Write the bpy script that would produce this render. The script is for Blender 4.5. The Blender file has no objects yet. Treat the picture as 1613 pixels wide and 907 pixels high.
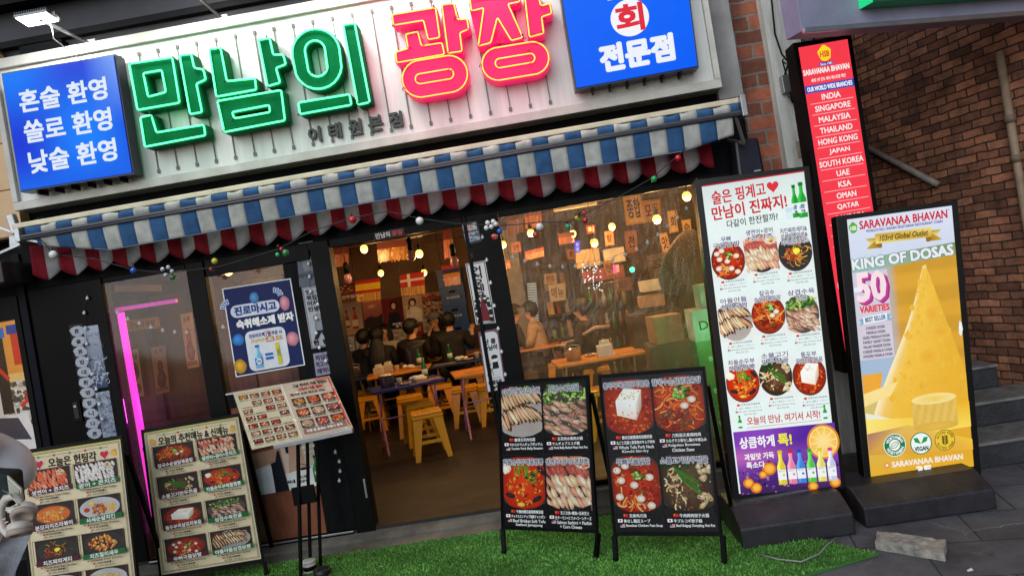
import bpy, math, random
from mathutils import Vector, Matrix
# ------------------------------------------------------------------ camera, world, lights, exposure
SC = bpy.context.scene
COL = SC.collection
R = math.radians
FPX, YAW, PIT, ROLL = 1152.0, R(2.5), R(-0.5), R(9.4)
CAM = Vector((0, -5.28, 1.70))
_f = Vector((-math.sin(YAW)*math.cos(PIT), math.cos(YAW)*math.cos(PIT), math.sin(PIT)))
_r0 = Vector((math.cos(YAW), math.sin(YAW), 0)); _u0 = _r0.cross(_f)
_R = _r0*math.cos(ROLL) - _u0*math.sin(ROLL)
_U = _r0*math.sin(ROLL) + _u0*math.cos(ROLL)
cd = bpy.data.cameras.new('camera'); cam = bpy.data.objects.new('camera', cd); COL.objects.link(cam)
cd.sensor_width = 36; cd.lens = FPX/1613*36; cd.clip_start = 0.05; cd.clip_end = 500
cam.matrix_world = Matrix(((_R.x, _U.x, -_f.x, CAM.x), (_R.y, _U.y, -_f.y, CAM.y), (_R.z, _U.z, -_f.z, CAM.z), (0, 0, 0, 1)))
SC.camera = cam
W = bpy.data.worlds.new('World'); SC.world = W; W.use_nodes = True
_nt = W.node_tree; _bg = _nt.nodes['Background']
_sky = _nt.nodes.new('ShaderNodeTexSky'); _sky.sky_type = 'NISHITA'; _sky.sun_disc = False
_sky.sun_elevation = R(27); _sky.sun_rotation = R(198)
_nt.links.new(_sky.outputs[0], _bg.inputs[0]); _bg.inputs[1].default_value = 0.048
_sl = bpy.data.lights.new('sun', 'SUN'); _sl.energy = 1.9; _sl.angle = R(60); _sl.color = (.86, .93, 1.0)
_so = bpy.data.objects.new('sun', _sl); COL.objects.link(_so)
_so.rotation_euler = Vector((0.28, 0.86, -0.46)).to_track_quat('-Z', 'Y').to_euler()
_so.location = (0, -6, 8)
SC.view_settings.view_transform = 'Standard'; SC.view_settings.look = 'None'
SC.view_settings.exposure = 0.0; SC.view_settings.gamma = 1.0
try:
    SC.cycles.use_denoising = True; SC.cycles.denoiser = 'OPENIMAGEDENOISE'
except Exception: pass
SC.cycles.max_bounces = 6; SC.cycles.diffuse_bounces = 3; SC.cycles.glossy_bounces = 3
SC.cycles.transparent_max_bounces = 16; SC.cycles.transmission_bounces = 4
SC.cycles.sample_clamp_indirect = 4.0; SC.cycles.caustics_reflective = False; SC.cycles.caustics_refractive = False

# ------------------------------------------------------------------ measuring: a pixel of the photo to a point on a real plane
def ray(u, v): return FPX*_f + (u-806.5)*_R - (v-453.5)*_U
def P(u, v, y=0.0):
    d = ray(u, v); return CAM + d*((y-CAM.y)/d.y)
def PZ(u, v, z=0.0):
    d = ray(u, v); return CAM + d*((z-CAM.z)/d.z)
def PL(u, v, p0, n):
    d = ray(u, v); return CAM + d*((p0-CAM).dot(n)/d.dot(n))

# ------------------------------------------------------------------ tagging
def tag(o, label=None, cat=None, group=None, kind=None):
    if label: o['label'] = label
    if cat: o['category'] = cat
    if group: o['group'] = group
    if kind: o['kind'] = kind
    return o
def empty(name, loc, label, cat, group=None):
    o = bpy.data.objects.new(name, None); COL.objects.link(o); o.location = Vector(loc); o.empty_display_size = .1
    return tag(o, label, cat, group)
def copy_tree(o, parent=None):
    c = o.copy(); COL.objects.link(c)
    if parent: c.parent = parent
    for ch in list(o.children): copy_tree(ch, c)
    return c
def wloc(o):
    v = Vector((0, 0, 0))
    while o is not None: v = v + o.location; o = o.parent
    return v

# ------------------------------------------------------------------ colours and materials
def lin(c):
    c = c/255.0
    return c/12.92 if c <= .04045 else ((c+.055)/1.055)**2.4
def S(r, g, b): return (lin(r), lin(g), lin(b))
MATS = {}
def mat(name, col, rough=.6, metal=0.0, noise=0.0, nscale=8.0, bump=0.0, bscale=60.0, emit=None, estr=0.0, spec=None, stretch=None, col2=None, coat=0.0):
    if name in MATS: return MATS[name]
    m = bpy.data.materials.new(name); m.use_nodes = True; MATS[name] = m
    nt = m.node_tree; b = nt.nodes['Principled BSDF']
    b.inputs['Base Color'].default_value = (*col, 1); b.inputs['Roughness'].default_value = rough; b.inputs['Metallic'].default_value = metal
    if spec is not None: b.inputs['Specular IOR Level'].default_value = spec
    if coat: b.inputs['Coat Weight'].default_value = coat; b.inputs['Coat Roughness'].default_value = .08
    if noise or bump:
        tc = nt.nodes.new('ShaderNodeTexCoord'); src = tc.outputs['Object']
        if stretch:
            mp = nt.nodes.new('ShaderNodeMapping'); mp.inputs['Scale'].default_value = stretch
            nt.links.new(src, mp.inputs[0]); src = mp.outputs[0]
    if noise:
        n = nt.nodes.new('ShaderNodeTexNoise'); n.inputs['Scale'].default_value = nscale; n.inputs['Detail'].default_value = 6; n.inputs['Roughness'].default_value = .65
        nt.links.new(src, n.inputs['Vector'])
        rp = nt.nodes.new('ShaderNodeValToRGB'); rp.color_ramp.elements[0].position = .32; rp.color_ramp.elements[1].position = .68
        c2 = col2 if col2 else tuple(c*(1-noise) for c in col)
        rp.color_ramp.elements[0].color = (*c2, 1); rp.color_ramp.elements[1].color = (*[min(1, c*(1+noise*.35)) for c in col], 1)
        nt.links.new(n.outputs['Fac'], rp.inputs[0]); nt.links.new(rp.outputs[0], b.inputs['Base Color'])
        mr = nt.nodes.new('ShaderNodeMapRange'); mr.inputs[3].default_value = min(1, rough*1.25); mr.inputs[4].default_value = rough*.75
        nt.links.new(n.outputs['Fac'], mr.inputs[0]); nt.links.new(mr.outputs[0], b.inputs['Roughness'])
    if bump:
        n2 = nt.nodes.new('ShaderNodeTexNoise'); n2.inputs['Scale'].default_value = bscale; n2.inputs['Detail'].default_value = 4
        nt.links.new(src, n2.inputs['Vector'])
        bp = nt.nodes.new('ShaderNodeBump'); bp.inputs['Strength'].default_value = bump; bp.inputs['Distance'].default_value = .01
        nt.links.new(n2.outputs['Fac'], bp.inputs['Height']); nt.links.new(bp.outputs[0], b.inputs['Normal'])
    if emit is not None:
        b.inputs['Emission Color'].default_value = (*emit, 1); b.inputs['Emission Strength'].default_value = estr
    return m
def print_mat(name, glow=0.0, rough=.45, noise=.12, coat=0.0):
    """ink on paper, vinyl or a backlit sheet: the colour of each printed shape comes with the mesh"""
    if name in MATS: return MATS[name]
    m = bpy.data.materials.new(name); m.use_nodes = True; MATS[name] = m
    nt = m.node_tree; b = nt.nodes['Principled BSDF']; b.inputs['Roughness'].default_value = rough; b.inputs['Specular IOR Level'].default_value = .18
    if coat: b.inputs['Coat Weight'].default_value = coat; b.inputs['Coat Roughness'].default_value = .06
    a = nt.nodes.new('ShaderNodeVertexColor'); a.layer_name = 'Col'
    tc = nt.nodes.new('ShaderNodeTexCoord'); n = nt.nodes.new('ShaderNodeTexNoise'); n.inputs['Scale'].default_value = 14; n.inputs['Detail'].default_value = 5
    nt.links.new(tc.outputs['Object'], n.inputs['Vector'])
    mr = nt.nodes.new('ShaderNodeMapRange'); mr.inputs[1].default_value = .3; mr.inputs[2].default_value = .7; mr.inputs[3].default_value = 1-noise; mr.inputs[4].default_value = 1
    nt.links.new(n.outputs['Fac'], mr.inputs[0])
    mx = nt.nodes.new('ShaderNodeMix'); mx.data_type = 'RGBA'; mx.blend_type = 'MULTIPLY'; mx.inputs[0].default_value = 1
    nt.links.new(a.outputs[0], mx.inputs[6]); nt.links.new(mr.outputs[0], mx.inputs[7])
    if glow:
        b.inputs['Specular IOR Level'].default_value = .06
        b.inputs['Base Color'].default_value = (.004, .004, .004, 1)
        nt.links.new(mx.outputs[2], b.inputs['Emission Color']); b.inputs['Emission Strength'].default_value = glow
    else:
        nt.links.new(mx.outputs[2], b.inputs['Base Color'])
    return m
def glow_mat(name, col, strength, base=None):
    return mat(name, base if base else tuple(min(1, c) for c in col), .4, emit=col, estr=strength)

# ------------------------------------------------------------------ mesh builder (world coordinates unless built at the origin)
class MB:
    def __init__(s): s.v = []; s.f = []; s.m = []; s.smooth = []; s.M = None; s.mi = 0; s.c = []; s.col = (1, 1, 1)
    def add(s, verts, faces, smooth=False, cols=None):
        o = len(s.v)
        for k, p in enumerate(verts):
            p = Vector(p); s.v.append(s.M @ p if s.M else p)
            s.c.append(cols[k] if cols else s.col)
        for f in faces:
            s.f.append([i+o for i in f]); s.m.append(s.mi); s.smooth.append(smooth)
    def box(s, x0, x1, y0, y1, z0, z1):
        s.add([(x0, y0, z0), (x1, y0, z0), (x1, y1, z0), (x0, y1, z0), (x0, y0, z1), (x1, y0, z1), (x1, y1, z1), (x0, y1, z1)],
              [(0, 3, 2, 1), (4, 5, 6, 7), (0, 1, 5, 4), (1, 2, 6, 5), (2, 3, 7, 6), (3, 0, 4, 7)])
    def hexa(s, a, b):
        """solid between two quads a and b of four points each"""
        s.add(list(a)+list(b), [(0, 1, 2, 3), (7, 6, 5, 4), (0, 4, 5, 1), (1, 5, 6, 2), (2, 6, 7, 3), (3, 7, 4, 0)])
    def slab(s, q, n, t):
        """quad q with thickness t behind it, n = outward normal"""
        n = Vector(n).normalized(); s.hexa([Vector(p) for p in q], [Vector(p)-n*t for p in q])
    def bar(s, a, b, w, h=None, up=(0, 0, 1)):
        a = Vector(a); b = Vector(b); h = w if h is None else h; d = (b-a).normalized(); up = Vector(up)
        if abs(d.dot(up)) > .98: up = Vector((0, 1, 0))
        x = d.cross(up).normalized()*w/2; y = d.cross(x).normalized()*h/2
        s.hexa([a-x-y, a+x-y, a+x+y, a-x+y], [b-x-y, b+x-y, b+x+y, b-x+y])
    def tube(s, pts, r, n=8, closed=False, caps=True, smooth=True):
        pts = [Vector(p) for p in pts]; k = len(pts); rings = []; prev = None
        rr = r if isinstance(r, (list, tuple)) else [r]*k
        for i, p in enumerate(pts):
            if closed: d = pts[(i+1) % k]-pts[i-1]
            else: d = pts[min(i+1, k-1)]-pts[max(i-1, 0)]
            if d.length < 1e-9: d = Vector((0, 0, 1))
            d.normalize()
            if prev is None:
                x = d.cross(Vector((0, 0, 1)))
                if x.length < .05: x = d.cross(Vector((0, 1, 0)))
            else:
                x = prev - d*prev.dot(d)
                if x.length < 1e-6: x = d.cross(Vector((0, 1, 0)))
            x.normalize(); prev = x; y = d.cross(x)
            rings.append([p + x*(rr[i]*math.cos(2*math.pi*j/n)) + y*(rr[i]*math.sin(2*math.pi*j/n)) for j in range(n)])
        vs = [q for g in rings for q in g]; fs = []
        for i in range(k if closed else k-1):
            a = i*n; b = ((i+1) % k)*n
            for j in range(n): fs.append((a+j, a+(j+1) % n, b+(j+1) % n, b+j))
        if caps and not closed: fs.append(tuple(range(n-1, -1, -1))); fs.append(tuple((k-1)*n+j for j in range(n)))
        s.add(vs, fs, smooth)
    def sphere(s, c, r, seg=12, rings=8):
        c = Vector(c); r = r if isinstance(r, (tuple, list)) else (r, r, r); vs = [c+Vector((0, 0, r[2]))]; fs = []
        for i in range(1, rings):
            t = math.pi*i/rings
            for j in range(seg):
                p = 2*math.pi*j/seg; vs.append(c+Vector((r[0]*math.sin(t)*math.cos(p), r[1]*math.sin(t)*math.sin(p), r[2]*math.cos(t))))
        vs.append(c-Vector((0, 0, r[2]))); e = len(vs)-1
        for j in range(seg):
            fs.append((0, 1+j, 1+(j+1) % seg)); fs.append((e, e-seg+(j+1) % seg, e-seg+j))
        for i in range(rings-2):
            for j in range(seg):
                a = 1+i*seg; fs.append((a+j, a+seg+j, a+seg+(j+1) % seg, a+(j+1) % seg))
        s.add(vs, fs, True)
    def lathe(s, prof, c=(0, 0, 0), n=20, smooth=True):
        c = Vector(c); vs = []; fs = []
        for (r, z) in prof:
            for j in range(n): vs.append(c+Vector((r*math.cos(2*math.pi*j/n), r*math.sin(2*math.pi*j/n), z)))
        for i in range(len(prof)-1):
            for j in range(n): fs.append((i*n+j, i*n+(j+1) % n, (i+1)*n+(j+1) % n, (i+1)*n+j))
        fs.append(tuple(range(n-1, -1, -1))); k = (len(prof)-1)*n; fs.append(tuple(k+j for j in range(n)))
        s.add(vs, fs, smooth)
    def prism(s, loop, d):
        """polygon loop (3D points) swept by vector d"""
        loop = [Vector(p) for p in loop]; d = Vector(d); n = len(loop)
        s.add(loop+[p+d for p in loop], [tuple(range(n)), tuple(range(2*n-1, n-1, -1))]+[(i, i+n, (i+1) % n+n, (i+1) % n) for i in range(n)])
    def ring_prism(s, outer, inner, d):
        """polygon with a hole (same vertex count) swept by d"""
        n = len(outer); o = [Vector(p) for p in outer]; i_ = [Vector(p) for p in inner]; d = Vector(d)
        vs = o+i_+[p+d for p in o]+[p+d for p in i_]; fs = []
        for k in range(n):
            l = (k+1) % n
            fs += [(k, l, n+l, n+k), (2*n+k, 3*n+k, 3*n+l, 2*n+l), (k, 2*n+k, 2*n+l, l), (n+k, n+l, 3*n+l, 3*n+k)]
        s.add(vs, fs)
    def build(s, name, mats, parent=None, label=None, cat=None, group=None, kind=None, bevel=0.0, seg=2, keep_origin=False, colattr=False, sub=0):
        me = bpy.data.meshes.new(name)
        org = Vector((0, 0, 0))
        if parent is not None: org = wloc(parent)
        elif not keep_origin and s.v:
            xs = [p.x for p in s.v]; ys = [p.y for p in s.v]; zs = [p.z for p in s.v]
            org = Vector(((min(xs)+max(xs))/2, (min(ys)+max(ys))/2, min(zs)))
        me.from_pydata([p-org for p in s.v], [], s.f)
        if not isinstance(mats, (list, tuple)): mats = [mats]
        for m in mats: me.materials.append(m)
        me.polygons.foreach_set('material_index', s.m); me.polygons.foreach_set('use_smooth', s.smooth)
        if colattr:
            a = me.color_attributes.new('Col', 'FLOAT_COLOR', 'POINT'); flat = []
            for c in s.c: flat += [c[0], c[1], c[2], 1.0]
            a.data.foreach_set('color', flat)
        me.update()
        import bmesh
        bm = bmesh.new(); bm.from_mesh(me)
        if not colattr: bmesh.ops.recalc_face_normals(bm, faces=bm.faces)
        bm.to_mesh(me); bm.free()
        o = bpy.data.objects.new(name, me); COL.objects.link(o)
        if parent is not None: o.parent = parent
        else: o.location = org
        if bevel:
            b = o.modifiers.new('bevel', 'BEVEL'); b.width = bevel; b.segments = seg; b.limit_method = 'ANGLE'; b.angle_limit = R(40)
        if sub:
            b = o.modifiers.new('sub', 'SUBSURF'); b.levels = sub; b.render_levels = sub
        return tag(o, label, cat, group, kind)

# ------------------------------------------------------------------ print: flat shapes and lettering on a sheet
_glyph = {}
def glyphs(s):
    if s in _glyph: return _glyph[s]
    cu = bpy.data.curves.new('lettering', 'FONT'); cu.body = s; cu.resolution_u = 2
    ob = bpy.data.objects.new('lettering', cu)
    me = bpy.data.meshes.new_from_object(ob)
    vs = [(v.co.x, v.co.y) for v in me.vertices]; fs = [tuple(p.vertices) for p in me.polygons]
    bpy.data.objects.remove(ob); bpy.data.curves.remove(cu); bpy.data.meshes.remove(me)
    xs = [v[0] for v in vs] or [0, 1]; ys = [v[1] for v in vs] or [0, 1]
    r = (vs, fs, (min(xs), max(xs), min(ys), max(ys))); _glyph[s] = r
    return r
RG = random.Random(7)
def jit(c, a=.18):
    k = 1+RG.uniform(-a, a); return tuple(max(0, min(1, x*k*(1+RG.uniform(-a, a)*.35))) for x in c)
class Ct:
    """a printed sheet: x to the right 0..w, y DOWN 0..h, on the quad tl,tr,br,bl (3D)"""
    def __init__(s, tl, tr, br, bl, w, h, base=(1, 1, 1), thick=.003, step=.00012):
        s.q = [Vector(p) for p in (tl, tr, br, bl)]; s.w = w; s.h = h
        s.n = (s.q[3]-s.q[0]).cross(s.q[1]-s.q[0]).normalized()
        if s.n.dot(CAM-s.q[0]) < 0: s.n = -s.n
        s.z = .0003; s.step = step; s.clip = None; s.gain = 1.0; s.mb = MB()
        s.mb.col = base; s.mb.slab(s.q, s.n, thick)
    def p(s, x, y):
        a = x/s.w; b = y/s.h; q = s.q
        return q[0]*((1-a)*(1-b)) + q[1]*(a*(1-b)) + q[2]*(a*b) + q[3]*((1-a)*b) + s.n*s.z
    def up(s, k=1): s.z += s.step*k
    def poly(s, pts, col, cols=None, fan=None):
        if s.clip:
            x0, y0, x1, y1 = s.clip
            cx = sum(p[0] for p in pts)/len(pts); cy = sum(p[1] for p in pts)/len(pts)
            if not (x0 <= cx <= x1 and y0 <= cy <= y1): return
            pts = [(min(max(p[0], x0), x1), min(max(p[1], y0), y1)) for p in pts]
            if fan: fan = (min(max(fan[0], x0), x1), min(max(fan[1], y0), y1), fan[2])
            if s.gain != 1:
                k_ = lambda c: tuple(min(.96, v*s.gain) for v in c)
                cols = [k_(c) for c in cols] if cols else None; col = k_(col) if col else col
                if fan: fan = (fan[0], fan[1], k_(fan[2]))
        s.up(.12 if s.clip else 1)
        n = len(pts); vs = [s.p(*p) for p in pts]; cl = cols if cols else [col]*n
        if fan:
            vs.append(s.p(fan[0], fan[1])); cl = list(cl)+[fan[2]]
            s.mb.add(vs, [(i, (i+1) % n, n) for i in range(n)], cols=cl)
        else: s.mb.add(vs, [tuple(range(n))], cols=cl)
    def rect(s, x0, y0, x1, y1, col, col2=None):
        c2 = col2 if col2 else col
        s.poly([(x0, y0), (x1, y0), (x1, y1), (x0, y1)], col, [col, col, c2, c2])
    def grid(s, x0, y0, x1, y1, fn, nx=12, ny=12):
        """printed blend: fn(a, b) gives the ink"""
        s.up(); vs = []; cl = []; fs = []
        for j in range(ny+1):
            for i in range(nx+1):
                a = i/nx; b = j/ny; vs.append(s.p(x0+(x1-x0)*a, y0+(y1-y0)*b)); cl.append(fn(a, b))
        for j in range(ny):
            for i in range(nx):
                k = j*(nx+1)+i; fs.append((k, k+1, k+nx+2, k+nx+1))
        s.mb.add(vs, fs, cols=cl)
    def rrect(s, x0, y0, x1, y1, r, col):
        pts = []
        for cx, cy, a0 in ((x1-r, y0+r, -90), (x1-r, y1-r, 0), (x0+r, y1-r, 90), (x0+r, y0+r, 180)):
            for k in range(5): t = R(a0+90*k/4); pts.append((cx+r*math.cos(t), cy+r*math.sin(t)))
        s.poly(pts, col)
    def frame(s, x0, y0, x1, y1, t, col):
        s.rect(x0, y0, x1, y0+t, col); s.rect(x0, y1-t, x1, y1, col); s.rect(x0, y0+t, x0+t, y1-t, col); s.rect(x1-t, y0+t, x1, y1-t, col)
    def ell(s, cx, cy, rx, ry, col, rim=None, n=20, ang=0):
        ca, sa = math.cos(ang), math.sin(ang)
        pts = [(cx+rx*math.cos(t)*ca-ry*math.sin(t)*sa, cy+rx*math.cos(t)*sa+ry*math.sin(t)*ca) for t in [2*math.pi*k/n for k in range(n)]]
        if rim: s.poly(pts, rim, fan=(cx, cy, col))
        else: s.poly(pts, col)
    def blob(s, cx, cy, rx, ry, col, ang=0, n=7, j=.3, hi=1.35, lo=.5):
        ca, sa = math.cos(ang), math.sin(ang); pts = []
        for k in range(n):
            t = 2*math.pi*k/n; q = 1+RG.uniform(-j, j); a = rx*q*math.cos(t); b = ry*q*math.sin(t); pts.append((cx+a*ca-b*sa, cy+a*sa+b*ca))
        s.poly(pts, tuple(x*lo for x in col), fan=(cx-rx*.2, cy-ry*.25, tuple(min(1, x*hi) for x in col)))
    def line(s, pts, t, col, col2=None):
        for (a, b) in zip(pts[:-1], pts[1:]):
            dx, dy = b[0]-a[0], b[1]-a[1]; l = math.hypot(dx, dy) or 1; nx, ny = -dy/l*t/2, dx/l*t/2
            c2 = col2 if col2 else col
            s.poly([(a[0]+nx, a[1]+ny), (b[0]+nx, b[1]+ny), (b[0]-nx, b[1]-ny), (a[0]-nx, a[1]-ny)], col, [col, col, c2, c2])
    def text(s, t, x0, y0, x1, y1, col, bold=0.0, outline=None, ow=0.0, fit=False, align='c', skew=0.0, rot=0.0):
        """lettering fitted into the box; fit=True keeps its proportions; bold and ow in sheet units"""
        vs, fs, (a, b, c, d) = glyphs(t)
        if not vs: return
        sx = (x1-x0)/max(b-a, 1e-6); sy = (y1-y0)/max(d-c, 1e-6)
        if fit:
            k = min(sx, sy); ex = (x1-x0)-k*(b-a); ox = x0+(ex/2 if align == 'c' else 0 if align == 'l' else ex); oy = y0+((y1-y0)-k*(d-c))/2; sx = sy = k
        else: ox, oy = x0, y0
        mx, my = (x0+x1)/2, (y0+y1)/2; cr, sr = math.cos(rot), math.sin(rot)
        base = [(ox+(x-a)*sx+skew*(y-c)*sy, oy+(d-y)*sy) for x, y in vs]
        if rot: base = [(mx+(x-mx)*cr-(y-my)*sr, my+(x-mx)*sr+(y-my)*cr) for x, y in base]
        def stamp(dx, dy, cc):
            s.z += s.step*.16
            s.mb.add([s.p(x+dx, y+dy) for x, y in base], fs, cols=[cc]*len(base))
        s.up()
        if outline:
            o = ow+bold
            for k in range(8): stamp(o*math.cos(k*math.pi/4), o*math.sin(k*math.pi/4), outline)
            s.up()
        if bold:
            for k in range(4 if bold < 1.2 else 8): t_ = (k+.5)*2*math.pi/(4 if bold < 1.2 else 8); stamp(bold*math.cos(t_), bold*math.sin(t_), col)
        stamp(0, 0, col)
    def build(s, name, m, parent=None, **k): return s.mb.build(name, m, parent, colattr=True, **k)
def quad_px(c, y): return [P(u, v, y) for u, v in c]
WHITE = S(245, 245, 242); BLACK = S(14, 14, 16)
# ------------------------------------------------------------------ printed pictures of dishes
RED = S(190, 48, 18); DRED = S(120, 24, 10); ORG = S(214, 98, 34); MEAT = S(120, 62, 34); DMEAT = S(74, 38, 24); CREAM = S(232, 214, 186)
PINK = S(226, 150, 128); SALM = S(232, 112, 78); LEAF = S(70, 128, 36); DLEAF = S(28, 66, 22); EGG = S(238, 224, 206); TAN = S(196, 148, 92)
def scat(ct, cx, cy, rx, ry, n, cols, r0, r1, asp=1.0, ang=None, j=.3):
    for _ in range(n):
        t = RG.uniform(0, 6.283); q = math.sqrt(RG.random()); r = RG.uniform(r0, r1)
        ct.blob(cx+rx*q*math.cos(t), cy+ry*q*math.sin(t), r, r*asp, jit(RG.choice(cols)), RG.uniform(0, 3.14) if ang is None else ang+RG.uniform(-.3, .3), j=j)
def noodles(ct, cx, cy, rx, ry, n, cols, t):
    for _ in range(n):
        a = RG.uniform(0, 6.283); q = math.sqrt(RG.random())*.85; x = cx+rx*q*math.cos(a); y = cy+ry*q*math.sin(a)
        d = RG.uniform(0, 6.283); b = RG.uniform(-.5, .5); c = jit(RG.choice(cols)); pts = [(x, y)]
        for _k in range(5):
            x += math.cos(d)*t*1.7; y += math.sin(d)*t*1.3; d += b; pts.append((x, y))
        ct.line(pts, t*1.35, tuple(v*.42 for v in c)); ct.line(pts, t*.8, tuple(min(1, v*1.25) for v in c), c)
def onion(ct, x, y, r, n=14):
    scat(ct, x, y, r, r*.8, n, [LEAF, S(120, 170, 60), DLEAF], r*.28, r*.5, .5)
    for _ in range(4):
        a = RG.uniform(-r, r)*.7; b = RG.uniform(-r, r)*.5; ct.ell(x+a, y+b, r*.34, r*.26, S(196, 220, 150), LEAF, 10)
def eggs(ct, pts, r):
    for (x, y) in pts:
        ct.ell(x+r*.12, y+r*.2, r*1.05, r*.9, DRED, None, 12); ct.ell(x, y, r, r*.84, S(250, 240, 226), S(190, 160, 130), 14)
def food(ct, kind, x0, y0, x1, y1, bg=S(40, 30, 28), plate=None, full=False):
    w = x1-x0; h = y1-y0; cx = (x0+x1)/2; cy = (y0+y1)/2; u = min(w, h)
    zb = ct.z
    ct.rect(x0, y0, x1, y1, bg); ct.clip = (x0, y0, x1, y1)
    rx, ry = (w*.51, h*.50) if full == 'big' else (w*.60, h*.60) if full else (w*.47, h*.46)
    bowl = lambda c1, c2: (ct.ell(cx, cy, rx, ry, c1, c2, 30), ct.ell(cx, cy, rx*.93, ry*.92, tuple(v*.8 for v in c2), c2, 30))
    steel = (S(74, 70, 68), S(44, 42, 42)); wh = (S(206, 204, 200), S(170, 168, 168))
    if kind == 'stewnoodle':
        bowl(*steel); ct.ell(cx, cy, rx*.95, ry*.94, ORG, DRED, 26)
        scat(ct, cx, cy, rx*.82, ry*.8, 60, [RED, DRED, S(150, 60, 26)], u*.03, u*.07, .8)
        noodles(ct, cx, cy, rx*.78, ry*.76, 46, [ORG, S(222, 140, 70), S(200, 90, 40)], u*.032)
        scat(ct, cx-rx*.1, cy+ry*.45, rx*.6, ry*.3, 34, [MEAT, S(140, 52, 22), DRED], u*.04, u*.085, .8)
        onion(ct, cx+rx*.1, cy-ry*.35, u*.15); eggs(ct, [(cx+rx*.2, cy+ry*.05), (cx+rx*.45, cy-ry*.12)], u*.085)
    elif kind == 'eggstew':
        bowl(*steel); ct.ell(cx, cy, rx*.95, ry*.94, RED, DRED, 26)
        scat(ct, cx, cy, rx*.82, ry*.8, 90, [RED, DRED, MEAT, S(170, 60, 30), S(210, 100, 40)], u*.03, u*.075, .75)
        noodles(ct, cx-rx*.2, cy+ry*.5, rx*.5, ry*.3, 14, [S(224, 150, 90), ORG], u*.03)
        eggs(ct, [(cx-rx*.62, cy-ry*.42), (cx-rx*.32, cy-ry*.55), (cx-rx*.5, cy-ry*.12), (cx-rx*.05, cy+ry*.02), (cx-rx*.6, cy+ry*.36), (cx+rx*.14, cy+ry*.42), (cx+rx*.5, cy-ry*.2), (cx+rx*.48, cy+ry*.62)], u*.088)
        onion(ct, cx+rx*.1, cy-ry*.25, u*.13)
    elif kind == 'tofu':
        bowl(*steel); ct.ell(cx, cy, rx*.95, ry*.94, S(176, 60, 22), DRED, 26)
        scat(ct, cx, cy+ry*.1, rx*.84, ry*.76, 130, [RED, DRED, ORG, S(150, 50, 20), S(204, 84, 30)], u*.022, u*.06, .6)
        a = [(cx-w*.26, cy-h*.12), (cx-w*.06, cy-h*.34), (cx+w*.3, cy-h*.3), (cx+w*.16, cy-h*.04)]
        ct.poly(a, WHITE, [S(240, 226, 200), S(252, 244, 226), S(240, 228, 204), S(250, 240, 220)])
        ct.poly([a[0], a[3], (cx+w*.15, cy+h*.24), (cx-w*.25, cy+h*.14)], WHITE, [S(244, 238, 228), S(236, 228, 214), S(205, 190, 172), S(222, 210, 196)])
        ct.poly([a[3], a[2], (cx+w*.28, cy+h*.02), (cx+w*.15, cy+h*.24)], WHITE, [S(214, 200, 180), S(196, 180, 160), S(150, 130, 112), S(176, 158, 138)])
        scat(ct, cx+w*.02, cy-h*.2, w*.16, h*.07, 26, [S(206, 170, 90), TAN], u*.008, u*.018, .7)
    elif kind == 'beef':
        bowl(*steel); ct.ell(cx, cy, rx*.95, ry*.94, S(96, 72, 44), S(40, 28, 18), 26)
        noodles(ct, cx-rx*.4, cy+ry*.05, rx*.4, ry*.6, 26, [S(206, 180, 140), S(190, 156, 104)], u*.028)
        scat(ct, cx+rx*.02, cy+ry*.3, rx*.66, ry*.5, 70, [DMEAT, MEAT, S(98, 70, 50)], u*.025, u*.06, .6)
        scat(ct, cx+rx*.6, cy-ry*.35, rx*.2, ry*.3, 8, [S(206, 182, 146), S(190, 160, 120)], u*.07, u*.1, .7); scat(ct, cx+rx*.6, cy+ry*.5, rx*.2, ry*.2, 6, [S(206, 180, 140), S(190, 160, 116)], u*.08, u*.11, .6)
        scat(ct, cx-rx*.35, cy-ry*.55, rx*.4, ry*.25, 22, [DLEAF, S(30, 50, 24)], u*.04, u*.07, .6)
        for k in range(9):
            b = -.3+k*.07; ct.line([(cx-rx*.4+k*u*.02, cy-ry*.5+k*u*.035), (cx+rx*.45+RG.uniform(-.1, .1)*u, cy-ry*.05+k*u*.035)], u*.03, jit(LEAF), DLEAF)
    elif kind == 'jjam':
        bowl(*steel); ct.ell(cx, cy, rx*.95, ry*.94, S(206, 56, 18), S(150, 30, 10), 26)
        scat(ct, cx+rx*.05, cy+ry*.1, rx*.7, ry*.6, 60, [ORG, S(224, 160, 60), S(206, 120, 40), DRED], u*.03, u*.065, .6)
        ct.blob(cx-rx*.72, cy-ry*.45, u*.16, u*.13, S(240, 222, 190), lo=.75)
        for x, y, a in ((-.55, .4, .3), (.5, .5, -.5), (.7, -.4, .9)): ct.blob(cx+rx*x, cy+ry*y, u*.13, u*.06, S(30, 24, 28), a, j=.1, hi=2.6); 
        ct.blob(cx-rx*.1, cy+ry*.68, u*.1, u*.05, S(236, 170, 60))
        for k in range(20): x = cx-rx*.35+RG.uniform(0, .62)*rx; y = cy-ry*.35+RG.uniform(-.3, .2)*ry; ct.line([(x, y-u*.1), (x+u*RG.uniform(-.03, .05), y+u*.09)], u*.022, jit(S(110, 165, 50)), DLEAF)
        scat(ct, cx+rx*.35, cy-ry*.2, rx*.25, ry*.2, 14, [LEAF, DLEAF], u*.03, u*.06, .6)
    elif kind in ('sashimi', 'salmon', 'white'):
        bowl(S(70, 66, 66), S(40, 38, 40))
        pal = {'sashimi': [PINK, S(236, 186, 160), S(240, 206, 182)], 'salmon': [SALM, S(226, 96, 60), S(238, 140, 104)], 'white': [S(232, 214, 206), S(240, 226, 220), S(224, 196, 190)]}[kind]
        rows = 5
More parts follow.
